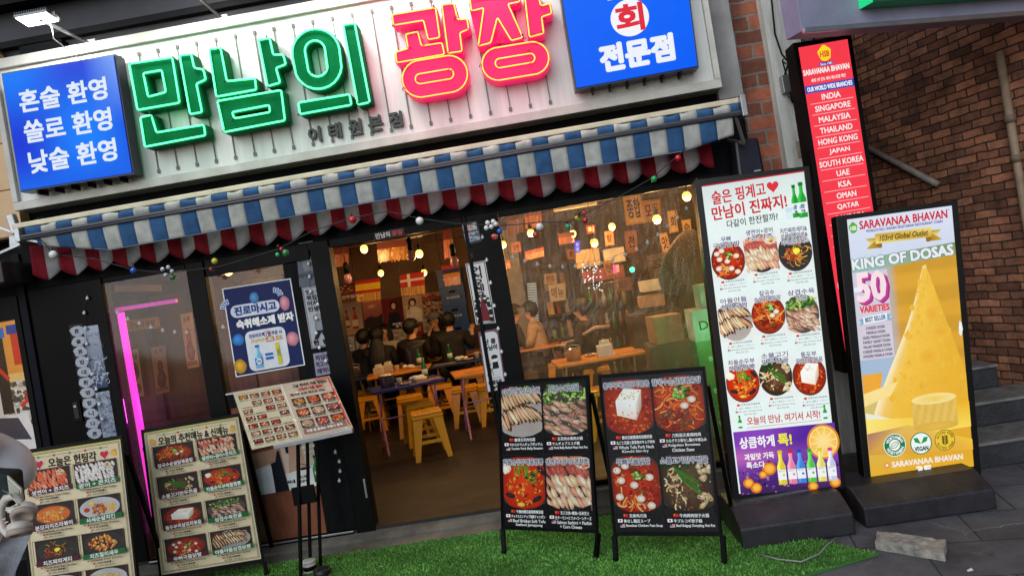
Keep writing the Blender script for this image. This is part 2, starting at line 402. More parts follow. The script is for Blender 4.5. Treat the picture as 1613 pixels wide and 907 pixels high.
        for r_ in range(rows):
            for k in range(10):
                x = cx-rx*.9+k*rx*.19+RG.uniform(-.03, .03)*w; y = cy-ry*.62+r_*ry*.32-math.sin(k*.33)*ry*.10+RG.uniform(-.03, .03)*h
                c = jit(RG.choice(pal), .16)
                if kind == 'sashimi': c = jit(S(224, 138, 108), .14) if r_ < 1 else jit(S(170, 80, 70), .18) if r_ < 2 else jit(RG.choice([S(214, 162, 134), S(228, 188, 160), S(196, 138, 112), S(222, 176, 140)]), .12)
                ct.blob(x, y, u*RG.uniform(.14, .2), u*RG.uniform(.055, .085), c, 1.05+RG.uniform(-.3, .3), 9, .2, 1.2, .52)
                for _k in range(2):
                    if RG.random() < .6: o = RG.uniform(-.03, .03)*u; ct.line([(x-u*.04+o, y-u*.08), (x+u*.045+o, y+u*.08)], u*.008, tuple(min(1, v*1.35) for v in c))
        ct.ell(cx+rx*.6, cy-ry*.62, u*.19, u*.13, S(236, 230, 214), S(180, 170, 150), 16); scat(ct, cx+rx*.6, cy-ry*.62, u*.13, u*.08, 14, [S(200, 60, 50), S(232, 200, 90), S(220, 120, 80)], u*.025, u*.045)
    elif kind == 'bossam':
        bowl(S(190, 184, 176), S(150, 142, 136)); scat(ct, cx, cy-ry*.6, rx*.9, ry*.3, 30, [S(80, 50, 40), S(60, 44, 36), S(150, 130, 110)], u*.04, u*.08)
        scat(ct, cx-rx*.65, cy-ry*.55, rx*.35, ry*.32, 46, [DRED, S(120, 36, 24), S(90, 24, 16)], u*.025, u*.055, .6)
        ct.ell(cx+rx*.2, cy-ry*.7, u*.22, u*.13, S(30, 40, 30), S(18, 20, 18), 16); onion(ct, cx+rx*.2, cy-ry*.72, u*.12, 12)
        for row, (yy, n) in enumerate(((-.18, 13), (.36, 12))):
            for k in range(n):
                x = cx-rx*.86+k*rx*1.65/n; y = cy+ry*yy-math.sin(k*3.1/n)*ry*.16-k*ry*.022+RG.uniform(-.012, .012)*u; a = 1.25-.5*k/n+RG.uniform(-.12, .12); l = RG.uniform(.22, .29)
                ct.blob(x, y, u*l, u*.07, jit(S(80, 48, 30), .2), a, 9, .12, 1.1, .55); ct.blob(x-u*.016, y+u*.008, u*l*.82, u*.04, jit(RG.choice([S(220, 190, 156), S(180, 138, 102), S(202, 166, 130)]), .14), a, 9, .18, 1.15, .66)
    elif kind == 'suyuk':
        bowl(S(120, 112, 100), S(70, 64, 58)); scat(ct, cx, cy-ry*.52, rx*.9, ry*.42, 90, [S(120, 170, 60), LEAF, S(176, 206, 110), DLEAF, S(90, 140, 50)], u*.035, u*.085, .4)
        for row in range(6):
            for k in range(5): ct.blob(cx-rx*.66+k*rx*.34+RG.uniform(-.05, .05)*w, cy-ry*.16+row*ry*.18+RG.uniform(-.05, .05)*h, u*RG.uniform(.14, .21), u*RG.uniform(.045, .075), jit(RG.choice([S(186, 142, 124), S(206, 168, 150), S(156, 112, 92), S(190, 150, 120)]), .14), RG.uniform(.1, .8), 6, .25, 1.25, .45)
        scat(ct, cx, cy+ry*.2, rx*.8, ry*.5, 70, [S(226, 200, 160), MEAT, S(110, 80, 60)], u*.008, u*.02)
    elif kind in ('fried', 'shrimp', 'fries'):
        bowl(*(wh if kind != 'shrimp' else steel))
        if kind == 'fries':
            for k in range(26): x = cx+rx*RG.uniform(.1, .7); y = cy+ry*RG.uniform(-.5, .3); a = RG.uniform(.8, 1.6); ct.line([(x, y), (x+u*.22*math.cos(a), y+u*.22*math.sin(a))], u*.03, jit(S(236, 180, 60)), S(190, 120, 30))
            ct.ell(cx-rx*.65, cy+ry*.1, u*.14, u*.1, S(200, 40, 20), S(150, 20, 10)); ct.ell(cx-rx*.4, cy-ry*.5, u*.12, u*.08, S(240, 200, 60), S(210, 160, 40))
            scat(ct, cx-rx*.05, cy+ry*.15, rx*.35, ry*.5, 40, [S(190, 100, 30), S(160, 70, 20), S(214, 130, 50)], u*.05, u*.09, .8)
        else: scat(ct, cx, cy, rx*.75, ry*.7, 74, [S(214, 104, 30), S(232, 140, 50), S(180, 70, 20), S(236, 170, 90)] if kind == 'shrimp' else [S(206, 140, 60), S(226, 170, 90), S(170, 100, 36)], u*.05, u*.1, .7)
    elif kind == 'gyoza':
        bowl(*wh)
        for row in range(3):
            for k in range(5): ct.blob(cx-rx*.7+k*rx*.3, cy-ry*.4+row*ry*.32+k*ry*.03, u*.15, u*.075, jit(S(206, 170, 100)), .4, 8, .14, 1.3, .55)
        ct.ell(cx+rx*.6, cy+ry*.4, u*.2, u*.15, S(50, 26, 20), S(230, 226, 220), 18)
    elif kind == 'rose':
        bowl(*steel); ct.ell(cx, cy, rx*.86, ry*.84, S(224, 130, 60), S(180, 80, 30), 24)
        scat(ct, cx-rx*.1, cy+ry*.1, rx*.7, ry*.6, 60, [S(236, 180, 80), S(226, 150, 60), S(200, 90, 40)], u*.03, u*.07, .6)
        for k in range(6): ct.blob(cx+rx*RG.uniform(-.3, .6), cy+ry*RG.uniform(-.5, 0), u*.13, u*.06, jit(S(220, 160, 90)), RG.uniform(-.4, .4))
    elif kind == 'pasta':
        bowl(*steel); noodles(ct, cx, cy, rx*.75, ry*.7, 40, [S(130, 90, 40), S(180, 130, 50), S(96, 60, 26)], u*.03)
        scat(ct, cx-rx*.3, cy+ry*.2, rx*.4, ry*.4, 24, [RED, S(200, 70, 40)], u*.03, u*.055, .5); ct.blob(cx+rx*.05, cy-ry*.05, u*.14, u*.1, S(236, 210, 60), hi=1.2, lo=.8)
    elif kind == 'friedshrimp':
        bowl(*wh)
        for k in range(6): ct.blob(cx-rx*.1+k*rx*.11, cy-ry*.5+k*ry*.2, u*.28, u*.07, jit(S(206, 90, 36)), -.15, 9, .12, 1.3, .5)
        scat(ct, cx-rx*.4, cy, rx*.4, ry*.5, 30, [S(226, 180, 110), S(200, 140, 70)], u*.04, u*.08, .7)
    if full is True:
        pal = {'beef': [DMEAT, CREAM, DLEAF], 'tofu': [RED, ORG], 'jjam': [RED, ORG, S(230, 170, 80)]}.get(kind, [RED, ORG, DRED, TAN]) if kind not in ('sashimi', 'bossam', 'suyuk') else [TAN, S(200, 160, 130)]
        scat(ct, cx, cy, rx*.9, ry*.9, 70, pal, u*.006, u*.016)
    ct.clip = None
    z1 = ct.z; ct.z = zb
    ct.ztop = max(getattr(ct, 'ztop', 0), z1)
def over(ct): ct.z = max(ct.z, getattr(ct, 'ztop', 0))
def flag(ct, kind, x, y, w):
    h = w*.66
    if kind == 'cn': ct.rect(x, y, x+w, y+h, S(214, 36, 30)); ct.ell(x+w*.22, y+h*.32, w*.11, w*.11, S(250, 220, 60), n=6)
    elif kind == 'jp': ct.rect(x, y, x+w, y+h, WHITE); ct.ell(x+w/2, y+h/2, h*.3, h*.3, S(200, 20, 40), n=10)
    else:
        ct.rect(x, y, x+w, y+h, S(230, 226, 226))
        for k in range(3): ct.rect(x, y+h*(k*2)/6, x+w, y+h*(k*2+1)/6, S(190, 50, 60))
        ct.rect(x, y, x+w*.45, y+h*.55, S(50, 56, 120))
def heart(ct, cx, cy, r, col):
    pts = []
    for k in range(28):
        t = 2*math.pi*k/28; pts.append((cx+r*math.sin(t)**3, cy-r*(13*math.cos(t)-5*math.cos(2*t)-2*math.cos(3*t)-math.cos(4*t))/15))
    ct.poly(pts, col, fan=(cx, cy, col))
def bottle(ct, cx, y0, y1, col, cap, label=None, w=None):
    h = y1-y0; r = w/2 if w else h*.15; n = r*.42
    pts = [(cx-n, y0), (cx+n, y0), (cx+n, y0+h*.26), (cx+r, y0+h*.46), (cx+r, y1), (cx-r, y1), (cx-r, y0+h*.46), (cx-n, y0+h*.26)]
    lc = tuple(min(1, v*1.9+.03) for v in col)
    ct.poly(pts, col, [lc, col, col, col, col, col, lc, lc]); ct.rect(cx-n*1.25, y0-h*.02, cx+n*1.25, y0+h*.08, cap)
    ct.rect(cx-r*.62, y0+h*.46, cx-r*.4, y1-h*.05, lc)
    if label: ct.rect(cx-r, y0+h*.56, cx+r, y0+h*.86, label)
# ------------------------------------------------------------------ materials of the place
M_black = mat('black_paint', S(11, 11, 14), .5, spec=.1, noise=.45, nscale=3)
M_navy = mat('dark_navy_paint', S(10, 15, 28), .45, spec=.1, noise=.5, nscale=2.5)
M_frame = mat('black_metal', S(11, 11, 13), .45, spec=.1, noise=.3, nscale=6)
M_alu = mat('aluminium', S(170, 172, 175), .35, .8, noise=.2)
M_cream = mat('cream_metal', S(226, 216, 186), .5, noise=.25, nscale=5)
M_white = mat('white_panel', S(228, 231, 228), .45, noise=.20, nscale=5, stretch=(2.2, 1, .12))
M_wood = mat('dark_wood', S(70, 44, 28), .5, noise=.5, nscale=5, stretch=(1, 1, .12))
M_concrete = mat('worn_concrete', S(112, 108, 98), .85, noise=.5, nscale=5, bump=.5, bscale=40)
M_plaster = mat('warm_plaster', S(120, 92, 72), .8, noise=.35, nscale=2)
M_dark = mat('dark_interior_paint', S(120, 82, 60), .7, noise=.4, nscale=2)
M_paper = print_mat('print_paper', 0, .5, .14)
M_vinyl = print_mat('print_vinyl', 0, .32, .10)
M_gloss = print_mat('print_laminate', 0, .18, .06, coat=.8)
def wrinkle(m, sc=7, st=.5):
    nt = m.node_tree; b = nt.nodes['Principled BSDF']; tc = nt.nodes.new('ShaderNodeTexCoord'); n = nt.nodes.new('ShaderNodeTexNoise'); n.inputs['Scale'].default_value = sc; n.inputs['Distortion'].default_value = 2; n.inputs['Detail'].default_value = 3
    nt.links.new(tc.outputs['Object'], n.inputs['Vector']); bp = nt.nodes.new('ShaderNodeBump'); bp.inputs['Strength'].default_value = st; bp.inputs['Distance'].default_value = .03
    nt.links.new(n.outputs['Fac'], bp.inputs['Height']); nt.links.new(bp.outputs[0], b.inputs['Coat Normal'])
wrinkle(M_gloss)
M_plastic_w = mat('white_plastic', S(225, 225, 222), .3)

def brick_mat(name, c1, c2, mortar, w=.19, h=.057, gap=.011, axis='xz', soot=.5):
    m = bpy.data.materials.new(name); m.use_nodes = True; nt = m.node_tree; b = nt.nodes['Principled BSDF']; b.inputs['Roughness'].default_value = .85
    uv = nt.nodes.new('ShaderNodeUVMap'); uv.uv_map = 'wall'
    br = nt.nodes.new('ShaderNodeTexBrick'); br.inputs['Scale'].default_value = 1; br.inputs['Brick Width'].default_value = w+gap; br.inputs['Row Height'].default_value = h+gap
    br.inputs['Mortar Size'].default_value = gap*.5; br.inputs['Mortar Smooth'].default_value = .15; br.inputs['Bias'].default_value = -.1
    br.inputs['Color1'].default_value = (*c1, 1); br.inputs['Color2'].default_value = (*c2, 1); br.inputs['Mortar'].default_value = (*mortar, 1)
    wob = nt.nodes.new('ShaderNodeTexNoise'); wob.inputs['Scale'].default_value = 9; nt.links.new(uv.outputs[0], wob.inputs['Vector'])
    ad = nt.nodes.new('ShaderNodeMix'); ad.data_type = 'RGBA'; ad.blend_type = 'LINEAR_LIGHT'; ad.inputs[0].default_value = .012
    nt.links.new(uv.outputs[0], ad.inputs[6]); nt.links.new(wob.outputs['Color'], ad.inputs[7]); nt.links.new(ad.outputs[2], br.inputs['Vector'])
    n = nt.nodes.new('ShaderNodeTexNoise'); n.inputs['Scale'].default_value = 5; n.inputs['Detail'].default_value = 8; n.inputs['Roughness'].default_value = .75
    nt.links.new(uv.outputs[0], n.inputs['Vector'])
    rp = nt.nodes.new('ShaderNodeValToRGB'); rp.color_ramp.elements[0].position = .3; rp.color_ramp.elements[1].position = .72
    rp.color_ramp.elements[0].color = (1-soot, 1-soot, 1-soot, 1); rp.color_ramp.elements[1].color = (1.25, 1.2, 1.15, 1)
    nt.links.new(n.outputs['Fac'], rp.inputs[0])
    mx = nt.nodes.new('ShaderNodeMix'); mx.data_type = 'RGBA'; mx.blend_type = 'MULTIPLY'; mx.inputs[0].default_value = 1
    nt.links.new(br.outputs['Color'], mx.inputs[6]); nt.links.new(rp.outputs[0], mx.inputs[7]); nt.links.new(mx.outputs[2], b.inputs['Base Color'])
    bp = nt.nodes.new('ShaderNodeBump'); bp.inputs['Strength'].default_value = 1.0; bp.inputs['Distance'].default_value = .02; bp.invert = True
    nt.links.new(br.outputs['Fac'], bp.inputs['Height'])
    bp2 = nt.nodes.new('ShaderNodeBump'); bp2.inputs['Strength'].default_value = .5; bp2.inputs['Distance'].default_value = .01
    n3 = nt.nodes.new('ShaderNodeTexNoise'); n3.inputs['Scale'].default_value = 40; nt.links.new(uv.outputs[0], n3.inputs['Vector'])
    nt.links.new(n3.outputs['Fac'], bp2.inputs['Height']); nt.links.new(bp.outputs[0], bp2.inputs['Normal']); nt.links.new(bp2.outputs[0], b.inputs['Normal'])
    return m
def wall_uv(o):
    """metres along the wall and up it"""
    me = o.data; uv = me.uv_layers.new(name='wall')
    for p in me.polygons:
        n = p.normal; t = Vector((-n.y, n.x, 0))
        if t.length < .1: t = Vector((1, 0, 0))
        t.normalize()
        for li in p.loop_indices:
            c = me.vertices[me.loops[li].vertex_index].co + o.location; uv.data[li].uv = (c.dot(t), c.z if abs(n.z) < .9 else c.y)
M_brick_r = brick_mat('alley_brick', S(208, 142, 108), S(112, 70, 56), S(60, 52, 48), w=.17, h=.05, soot=.78)
M_brick_c = brick_mat('column_brick', S(180, 106, 80), S(122, 72, 58), S(140, 134, 126), h=.085, w=.2, gap=.018, soot=.6)

# ------------------------------------------------------------------ ground
FZ = 0.10
g = MB(); g.box(-14, 14, -16, .02, -.3, 0)
M_pave = mat('dark_pavement', S(104, 104, 108), .8, noise=.6, nscale=2.2, bump=.6, bscale=90)
def pavement_nodes(m):
    nt = m.node_tree; b = nt.nodes['Principled BSDF']; tc = nt.nodes.new('ShaderNodeTexCoord'); mp = nt.nodes.new('ShaderNodeMapping'); mp.inputs['Rotation'].default_value = (0, 0, R(12))
    nt.links.new(tc.outputs['Object'], mp.inputs[0]); br = nt.nodes.new('ShaderNodeTexBrick'); br.inputs['Scale'].default_value = 1; br.inputs['Brick Width'].default_value = .6; br.inputs['Row Height'].default_value = .4
    br.inputs['Mortar Size'].default_value = .006; br.inputs['Color1'].default_value = (1, 1, 1, 1); br.inputs['Color2'].default_value = (.8, .8, .82, 1); br.inputs['Mortar'].default_value = (.35, .35, .35, 1)
    nt.links.new(mp.outputs[0], br.inputs['Vector']); old = b.inputs['Base Color'].links[0].from_socket
    mx = nt.nodes.new('ShaderNodeMix'); mx.data_type = 'RGBA'; mx.blend_type = 'MULTIPLY'; mx.inputs[0].default_value = 1
    nt.links.new(old, mx.inputs[6]); nt.links.new(br.outputs['Color'], mx.inputs[7])
    vo = nt.nodes.new('ShaderNodeTexVoronoi'); vo.feature = 'DISTANCE_TO_EDGE'; vo.inputs['Scale'].default_value = 1.7
    wn = nt.nodes.new('ShaderNodeTexNoise'); wn.inputs['Scale'].default_value = 4; wn.inputs['Detail'].default_value = 6
    wm = nt.nodes.new('ShaderNodeMix'); wm.data_type = 'RGBA'; wm.blend_type = 'LINEAR_LIGHT'; wm.inputs[0].default_value = .25
    nt.links.new(tc.outputs['Object'], wm.inputs[6]); nt.links.new(tc.outputs['Object'], wn.inputs['Vector']); nt.links.new(wn.outputs['Color'], wm.inputs[7]); nt.links.new(wm.outputs[2], vo.inputs['Vector'])
    cr = nt.nodes.new('ShaderNodeMapRange'); cr.inputs[1].default_value = 0; cr.inputs[2].default_value = .012; cr.inputs[3].default_value = 1; cr.inputs[4].default_value = 0; nt.links.new(vo.outputs['Distance'], cr.inputs[0])
    pn = nt.nodes.new('ShaderNodeTexNoise'); pn.inputs['Scale'].default_value = 2.3; nt.links.new(tc.outputs['Object'], pn.inputs['Vector'])
    pm = nt.nodes.new('ShaderNodeMapRange'); pm.inputs[1].default_value = .5; pm.inputs[2].default_value = .65; nt.links.new(pn.outputs['Fac'], pm.inputs[0])
    mu = nt.nodes.new('ShaderNodeMath'); mu.operation = 'MULTIPLY'; nt.links.new(cr.outputs[0], mu.inputs[0]); nt.links.new(pm.outputs[0], mu.inputs[1])
    m2 = nt.nodes.new('ShaderNodeMix'); m2.data_type = 'RGBA'; nt.links.new(mu.outputs[0], m2.inputs[0]); nt.links.new(mx.outputs[2], m2.inputs[6]); m2.inputs[7].default_value = (.32, .31, .29, 1)
    nt.links.new(m2.outputs[2], b.inputs['Base Color'])
pavement_nodes(M_pave)
g.build('pavement', M_pave, kind='structure')
g = MB()   # worn concrete strip along the shop front, with a chipped step up to the doorway
RG2 = random.Random(3); n = 40; xs = [-3.9+5.1*i/n for i in range(n+1)]
def strip(ya, yb, za, zb):
    top = []; 
    for i, x in enumerate(xs): top += [(x, ya+RG2.uniform(-.012, .012), za), (x, yb, zb)]
    bot = [(p[0], p[1], -.05) for p in top]; k = len(top); fs = []
    for i in range(n):
        a = 2*i; fs += [(a, a+2, a+3, a+1), (k+a+1, k+a+3, k+a+2, k+a), (a, k+a, k+a+2, a+2), (a+1, a+3, k+a+3, k+a+1)]
    fs += [(0, 1, k+1, k), (k-2, 2*k-2, 2*k-1, k-1)]
    g.add(top+bot, fs)
strip(-.22, -.1, .012, .03); strip(-.10, -.012, .05, .075)
g.build('kerb', M_concrete, kind='structure')
# interior floor of wide brown planks
g = MB(); g.box(-6.5, 2.15, -.012, 6.6, -.1, FZ)
m = mat('brown_floor_tiles', S(30, 18, 15), .55, noise=.35, nscale=4, stretch=(.5, 1, 1))
nt = m.node_tree; b = nt.nodes['Principled BSDF']; tc = nt.nodes.new('ShaderNodeTexCoord'); br = nt.nodes.new('ShaderNodeTexBrick'); br.inputs['Scale'].default_value = 1
br.inputs['Brick Width'].default_value = .46; br.inputs['Row Height'].default_value = .46; br.inputs['Mortar Size'].default_value = .0035
br.inputs['Color1'].default_value = (1, 1, 1, 1); br.inputs['Color2'].default_value = (.82, .82, .82, 1); br.inputs['Mortar'].default_value = (.25, .25, .25, 1)
nt.links.new(tc.outputs['Object'], br.inputs['Vector']); old = b.inputs['Base Color'].links[0].from_socket
mx = nt.nodes.new('ShaderNodeMix'); mx.data_type = 'RGBA'; mx.blend_type = 'MULTIPLY'; mx.inputs[0].default_value = 1
nt.links.new(old, mx.inputs[6]); nt.links.new(br.outputs['Color'], mx.inputs[7]); nt.links.new(mx.outputs[2], b.inputs['Base Color'])
g.build('floor', m, kind='structure')
CEIL = 2.55; BACK = 6.0
g = MB(); g.box(-6.5, 2.15, .2, 6.6, CEIL, CEIL+.1); g.build('ceiling', mat('dark_ceiling', S(70, 50, 48), .8, noise=.3), kind='structure')
g = MB(); g.box(-6.5, 2.05, BACK, BACK+.12, FZ, CEIL); g.build('back_wall', M_plaster, kind='structure')
g = MB(); g.box(-6.6, -6.5, .2, 6.6, FZ, CEIL); g.build('left_wall', M_dark, kind='structure')
g = MB(); g.box(2.05, 2.15, .2, 6.6, FZ, CEIL); g.build('right_wall', M_dark, kind='structure')
for yy in (1.6, 3.2, 4.6):
    g = MB(); g.box(-6.5, 2.05, yy, yy+.12, CEIL-.14, CEIL); g.build('ceiling_beam', M_wood, kind='structure')

# turf mat: green backing with blades standing on it
TURF = [(-3.3, -.20), (.62, -.27), (.98, -.75), (1.47, -1.46), (.9, -1.63), (-3.3, -1.75)]
g = MB(); g.prism([(x, y, .002) for x, y in TURF], (0, 0, .010))
turf = g.build('turf_mat', mat('turf_backing', S(58, 120, 46), .9), label='bright green artificial grass mat on the pavement before the doorway', cat='turf mat')
def inside(x, y, poly):
    c = False; j = len(poly)-1
    for i in range(len(poly)):
        if (poly[i][1] > y) != (poly[j][1] > y) and x < (poly[j][0]-poly[i][0])*(y-poly[i][1])/(poly[j][1]-poly[i][1])+poly[i][0]: c = not c
        j = i
    return c
g = MB(); rg = random.Random(11); vs = []; fs = []; cs = []
while len(fs) < 60000:
    x = rg.uniform(-2.6, 1.5); y = rg.uniform(-1.7, -.19)
    if not inside(x, y, TURF): continue
    a = rg.uniform(0, 6.28); h = rg.uniform(.008, .018); wd = .005; lx = rg.uniform(-.012, .012); ly = rg.uniform(-.012, .012)
    patch = .84+.22*math.sin(x*3.1+math.sin(y*4))*math.cos(y*5.3+x)+.14*math.sin(x*11+y*3)*math.sin(y*13-x*2); k = max(.4, patch)*rg.uniform(.5, 1.4)
    c = (lin(126)*k, lin(186)*k, lin(86)*k); o = len(vs)
    vs += [(x-wd*math.cos(a), y-wd*math.sin(a), .011), (x+wd*math.cos(a), y+wd*math.sin(a), .011), (x+lx, y+ly, .011+h)]; fs.append((o, o+1, o+2)); cs += [c, c, c]
g.add(vs, fs, cols=cs)
g.build('grass', print_mat('grass_blades', 0, .6, .25), turf, colattr=True, kind='stuff')

# bits lying about
def litter(u, v, z, c, lab, r=.02, seed=1):
    p = PZ(u, v, z); rr = random.Random(seed); g = MB(); n = 7; pts = [Vector((p.x+r*math.cos(6.283*k/n)*rr.uniform(.5, 1.2), p.y+r*.8*math.sin(6.283*k/n)*rr.uniform(.5, 1.2), z+rr.uniform(.001, .012))) for k in range(n)]
    g.prism(pts, (0, 0, .0015)); g.build('dry_leaf', mat('leaf_%d' % seed, c, .8), label=lab, cat='leaf')
litter(565, 868, .026, S(120, 130, 70), 'small curled dry leaf on the turf near its back edge', .016, 2)
litter(601, 893, .026, S(206, 190, 150), 'pale dry leaf on the turf right of the menu stand', .016, 3)
litter(532, 878, .026, S(110, 120, 60), 'dark dry leaf on the turf close to the menu stand', .018, 4)
litter(1560, 872, .003, S(90, 74, 60), 'brown dry leaf on the dark pavement at the right', .018, 5)
g = MB(); pts = [PZ(u, v, .03) for u, v in ((1195, 872), (1225, 880), (1262, 884), (1290, 872), (1302, 858), (1318, 846))]; g.tube(pts, .004, 6)
g.build('power_cable', mat('grey_cable', S(150, 150, 146), .5), label='thin grey cable curling on the turf before the white lit sign', cat='cable')
# ------------------------------------------------------------------ glass
def glass_mat(name, haze, hazecol, bump=0.0, rough=.05, smear=.5, tint=(1, 1, 1)):
    m = bpy.data.materials.new(name); m.use_nodes = True; nt = m.node_tree; nt.nodes.remove(nt.nodes['Principled BSDF']); out = nt.nodes['Material Output']
    tr = nt.nodes.new('ShaderNodeBsdfTransparent'); tr.inputs[0].default_value = (*tint, 1)
    gl = nt.nodes.new('ShaderNodeBsdfGlossy'); gl.inputs['Roughness'].default_value = rough
    df = nt.nodes.new('ShaderNodeBsdfDiffuse'); df.inputs[0].default_value = (*hazecol, 1)
    tl = nt.nodes.new('ShaderNodeBsdfTranslucent'); tl.inputs[0].default_value = (*hazecol, 1)
    fr = nt.nodes.new('ShaderNodeFresnel'); fr.inputs[0].default_value = 1.3
    tc = nt.nodes.new('ShaderNodeTexCoord'); n = nt.nodes.new('ShaderNodeTexNoise'); n.inputs['Scale'].default_value = 3.5; n.inputs['Detail'].default_value = 7; n.inputs['Roughness'].default_value = .7; n.inputs['Distortion'].default_value = 1.2
    nt.links.new(tc.outputs['Object'], n.inputs['Vector'])
    mr = nt.nodes.new('ShaderNodeMapRange'); mr.inputs[1].default_value = .35; mr.inputs[2].default_value = .75; mr.inputs[3].default_value = haze*(1-smear); mr.inputs[4].default_value = haze*(1+smear)
    nt.links.new(n.outputs['Fac'], mr.inputs[0])
    h = nt.nodes.new('ShaderNodeMixShader'); h.inputs[0].default_value = .86; nt.links.new(df.outputs[0], h.inputs[1]); nt.links.new(tl.outputs[0], h.inputs[2])
    a = nt.nodes.new('ShaderNodeMixShader'); nt.links.new(mr.outputs[0], a.inputs[0]); nt.links.new(tr.outputs[0], a.inputs[1]); nt.links.new(h.outputs[0], a.inputs[2])
    b = nt.nodes.new('ShaderNodeMixShader'); nt.links.new(fr.outputs[0], b.inputs[0]); nt.links.new(a.outputs[0], b.inputs[1]); nt.links.new(gl.outputs[0], b.inputs[2])
    if bump:
        w = nt.nodes.new('ShaderNodeTexNoise'); w.inputs['Scale'].default_value = 5; w.inputs['Detail'].default_value = 5; w.inputs['Distortion'].default_value = 2.5
        mp = nt.nodes.new('ShaderNodeMapping'); mp.inputs['Scale'].default_value = (1.6, 1, .5); nt.links.new(tc.outputs['Object'], mp.inputs[0]); nt.links.new(mp.outputs[0], w.inputs['Vector'])
        bp = nt.nodes.new('ShaderNodeBump'); bp.inputs['Strength'].default_value = bump; bp.inputs['Distance'].default_value = .03
        nt.links.new(w.outputs['Fac'], bp.inputs['Height']); nt.links.new(bp.outputs[0], gl.inputs['Normal']); nt.links.new(bp.outputs[0], fr.inputs['Normal'])
    nt.links.new(b.outputs[0], out.inputs[0]); return m
M_glass = glass_mat('dusty_glass', .04, (.5, .42, .36))
M_film = glass_mat('clear_plastic_sheet', .11, (.62, .50, .38), bump=.6, rough=.12, smear=.6)

# ------------------------------------------------------------------ the shop front
front = empty('restaurant_building', (-1.2, 0, 0), 'black framed restaurant front with glass panes and an open doorway', 'building')
def part(fn, name, m, parent=None, bevel=.003, **k):
    g = MB(); fn(g); return g.build(name, m, parent if parent is not None else front, bevel=bevel, **k)
part(lambda g: g.box(-3.95, 1.6, .03, .2, 2.62, 6.5), 'upper_wall', mat('night_wall', S(34, 34, 44), .6, noise=.3, nscale=1.5))
part(lambda g: (g.box(-3.95, 1.6, -.1, .029, 4.28, 4.36), g.box(-3.95, 1.6, -.03, .029, 4.0, 4.05)), 'ledge', M_black)
part(lambda g: g.box(-3.85, 1.6, .0, .03, 2.22, 2.80), 'fascia', mat('fascia_paint', S(15, 14, 20), .55, spec=.08, noise=.4))
part(lambda g: g.box(-3.85, -3.30, .0, .12, 0.0, 2.22), 'wall_panel', mat('black_gloss_panel', S(8, 8, 11), .4, spec=.08, noise=.4, nscale=2))
part(lambda g: (g.box(-3.86, -3.80, -.02, -.0005, .0, 2.5)), 'corner_trim', M_navy)
dh = part(lambda g: g.box(-3.60, -3.53, -.016, -.001, 1.20, 1.36), 'door_handle', M_frame)
part(lambda g: g.box(-3.583, -3.547, -.021, -.0165, 1.225, 1.345), 'recess', mat('handle_recess', S(8, 8, 10), .6), dh)
part(lambda g: g.box(-3.575, -3.555, -.026, -.0215, 1.31, 1.325), 'latch', M_alu, dh, bevel=0)
# posts and rails
for (x0, x1, z0, z1, y0) in ((-3.30, -3.22, .04, 2.22, -.01), (-2.57, -2.44, .04, 2.22, -.02), (-1.64, -1.50, .04, 2.22, -.02), (-.505, -.478, .04, 2.22, -.02), (1.20, 1.34, .04, 2.22, -.02), (1.34, 1.6, .0, 2.22, -.005)):
    part(lambda g: g.box(x0, x1, y0, .10, z0, z1), 'post', M_frame)
part(lambda g: g.box(-1.86, -1.645, .001, .06, .1, 2.10), 'side_panel', mat('side_panel_paint', S(20, 20, 24), .6, spec=.08, noise=.6, nscale=6, stretch=(2, 1, .5)))
part(lambda g: g.box(-.476, -.25, -.012, .06, .04, 2.22), 'side_panel', M_frame)
part(lambda g: (g.box(-2.43, -1.65, -.015, .05, 2.10, 2.22), g.box(-3.21, -2.58, -.008, .05, 2.18, 2.219)), 'top_rail', M_frame)
part(lambda g: g.box(-.24, 1.19, -.012, .05, 2.17, 2.22), 'top_rail', M_frame)
ln = part(lambda g: g.box(-1.49, -.51, -.015, .08, 2.16, 2.22), 'lintel', M_frame)
part(lambda g: (g.box(-2.43, -1.87, -.03, .02, 1.218, 1.232)), 'window_sill', M_alu)
part(lambda g: (g.box(-2.43, -1.87, -.012, .018, 1.12, 1.215)), 'middle_rail', M_frame)
part(lambda g: (g.box(-3.21, -1.66, -.02, .06, .03, .10)), 'bottom_rail', M_frame)
part(lambda g: (g.box(-3.21, -1.66, -.028, -.0205, .085, .099)), 'bottom_edge', M_alu)
part(lambda g: (g.box(-2.43, -1.87, .012, .022, .101, 1.118)), 'lower_panel', mat('brown_lower_glass', S(150, 92, 70), .2, noise=.55, nscale=2.2, stretch=(1.5, 1, .6), spec=.6))
part(lambda g: (g.box(-.24, 1.19, -.02, .06, .03, .19)), 'bottom_rail', M_frame)
part(lambda g: (g.box(-.24, 1.19, -.12, -.021, .03, .15)), 'plinth', M_concrete)
for (x0, x1, z0, z1, m) in ((-3.215, -2.575, .10, 2.18, M_glass), (-2.435, -1.865, 1.232, 2.10, M_glass), (-.247, 1.197, .19, 2.17, M_film)):
    part(lambda g: g.box(x0, x1, .008, .013, z0, z1), 'pane', m, bevel=0)
part(lambda g: g.box(-.525, -.506, -.05, -.0205, .30, .40), 'hinge', M_alu, bevel=.002)
part(lambda g: g.box(-1.53, -1.515, -.03, -.021, .32, .46), 'hinge', M_alu, bevel=.002)
# name plate on the lintel
ct = Ct(*quad_px([(588, 367), (636, 358), (638, 370), (590, 379)], -.022), 100, 26, BLACK, thick=.006)
ct.text('만남의', 6, 4, 52, 22, WHITE, .6); ct.text('광장', 58, 4, 94, 22, S(230, 70, 90), .6)
ct.build('name_plate', M_vinyl, front)

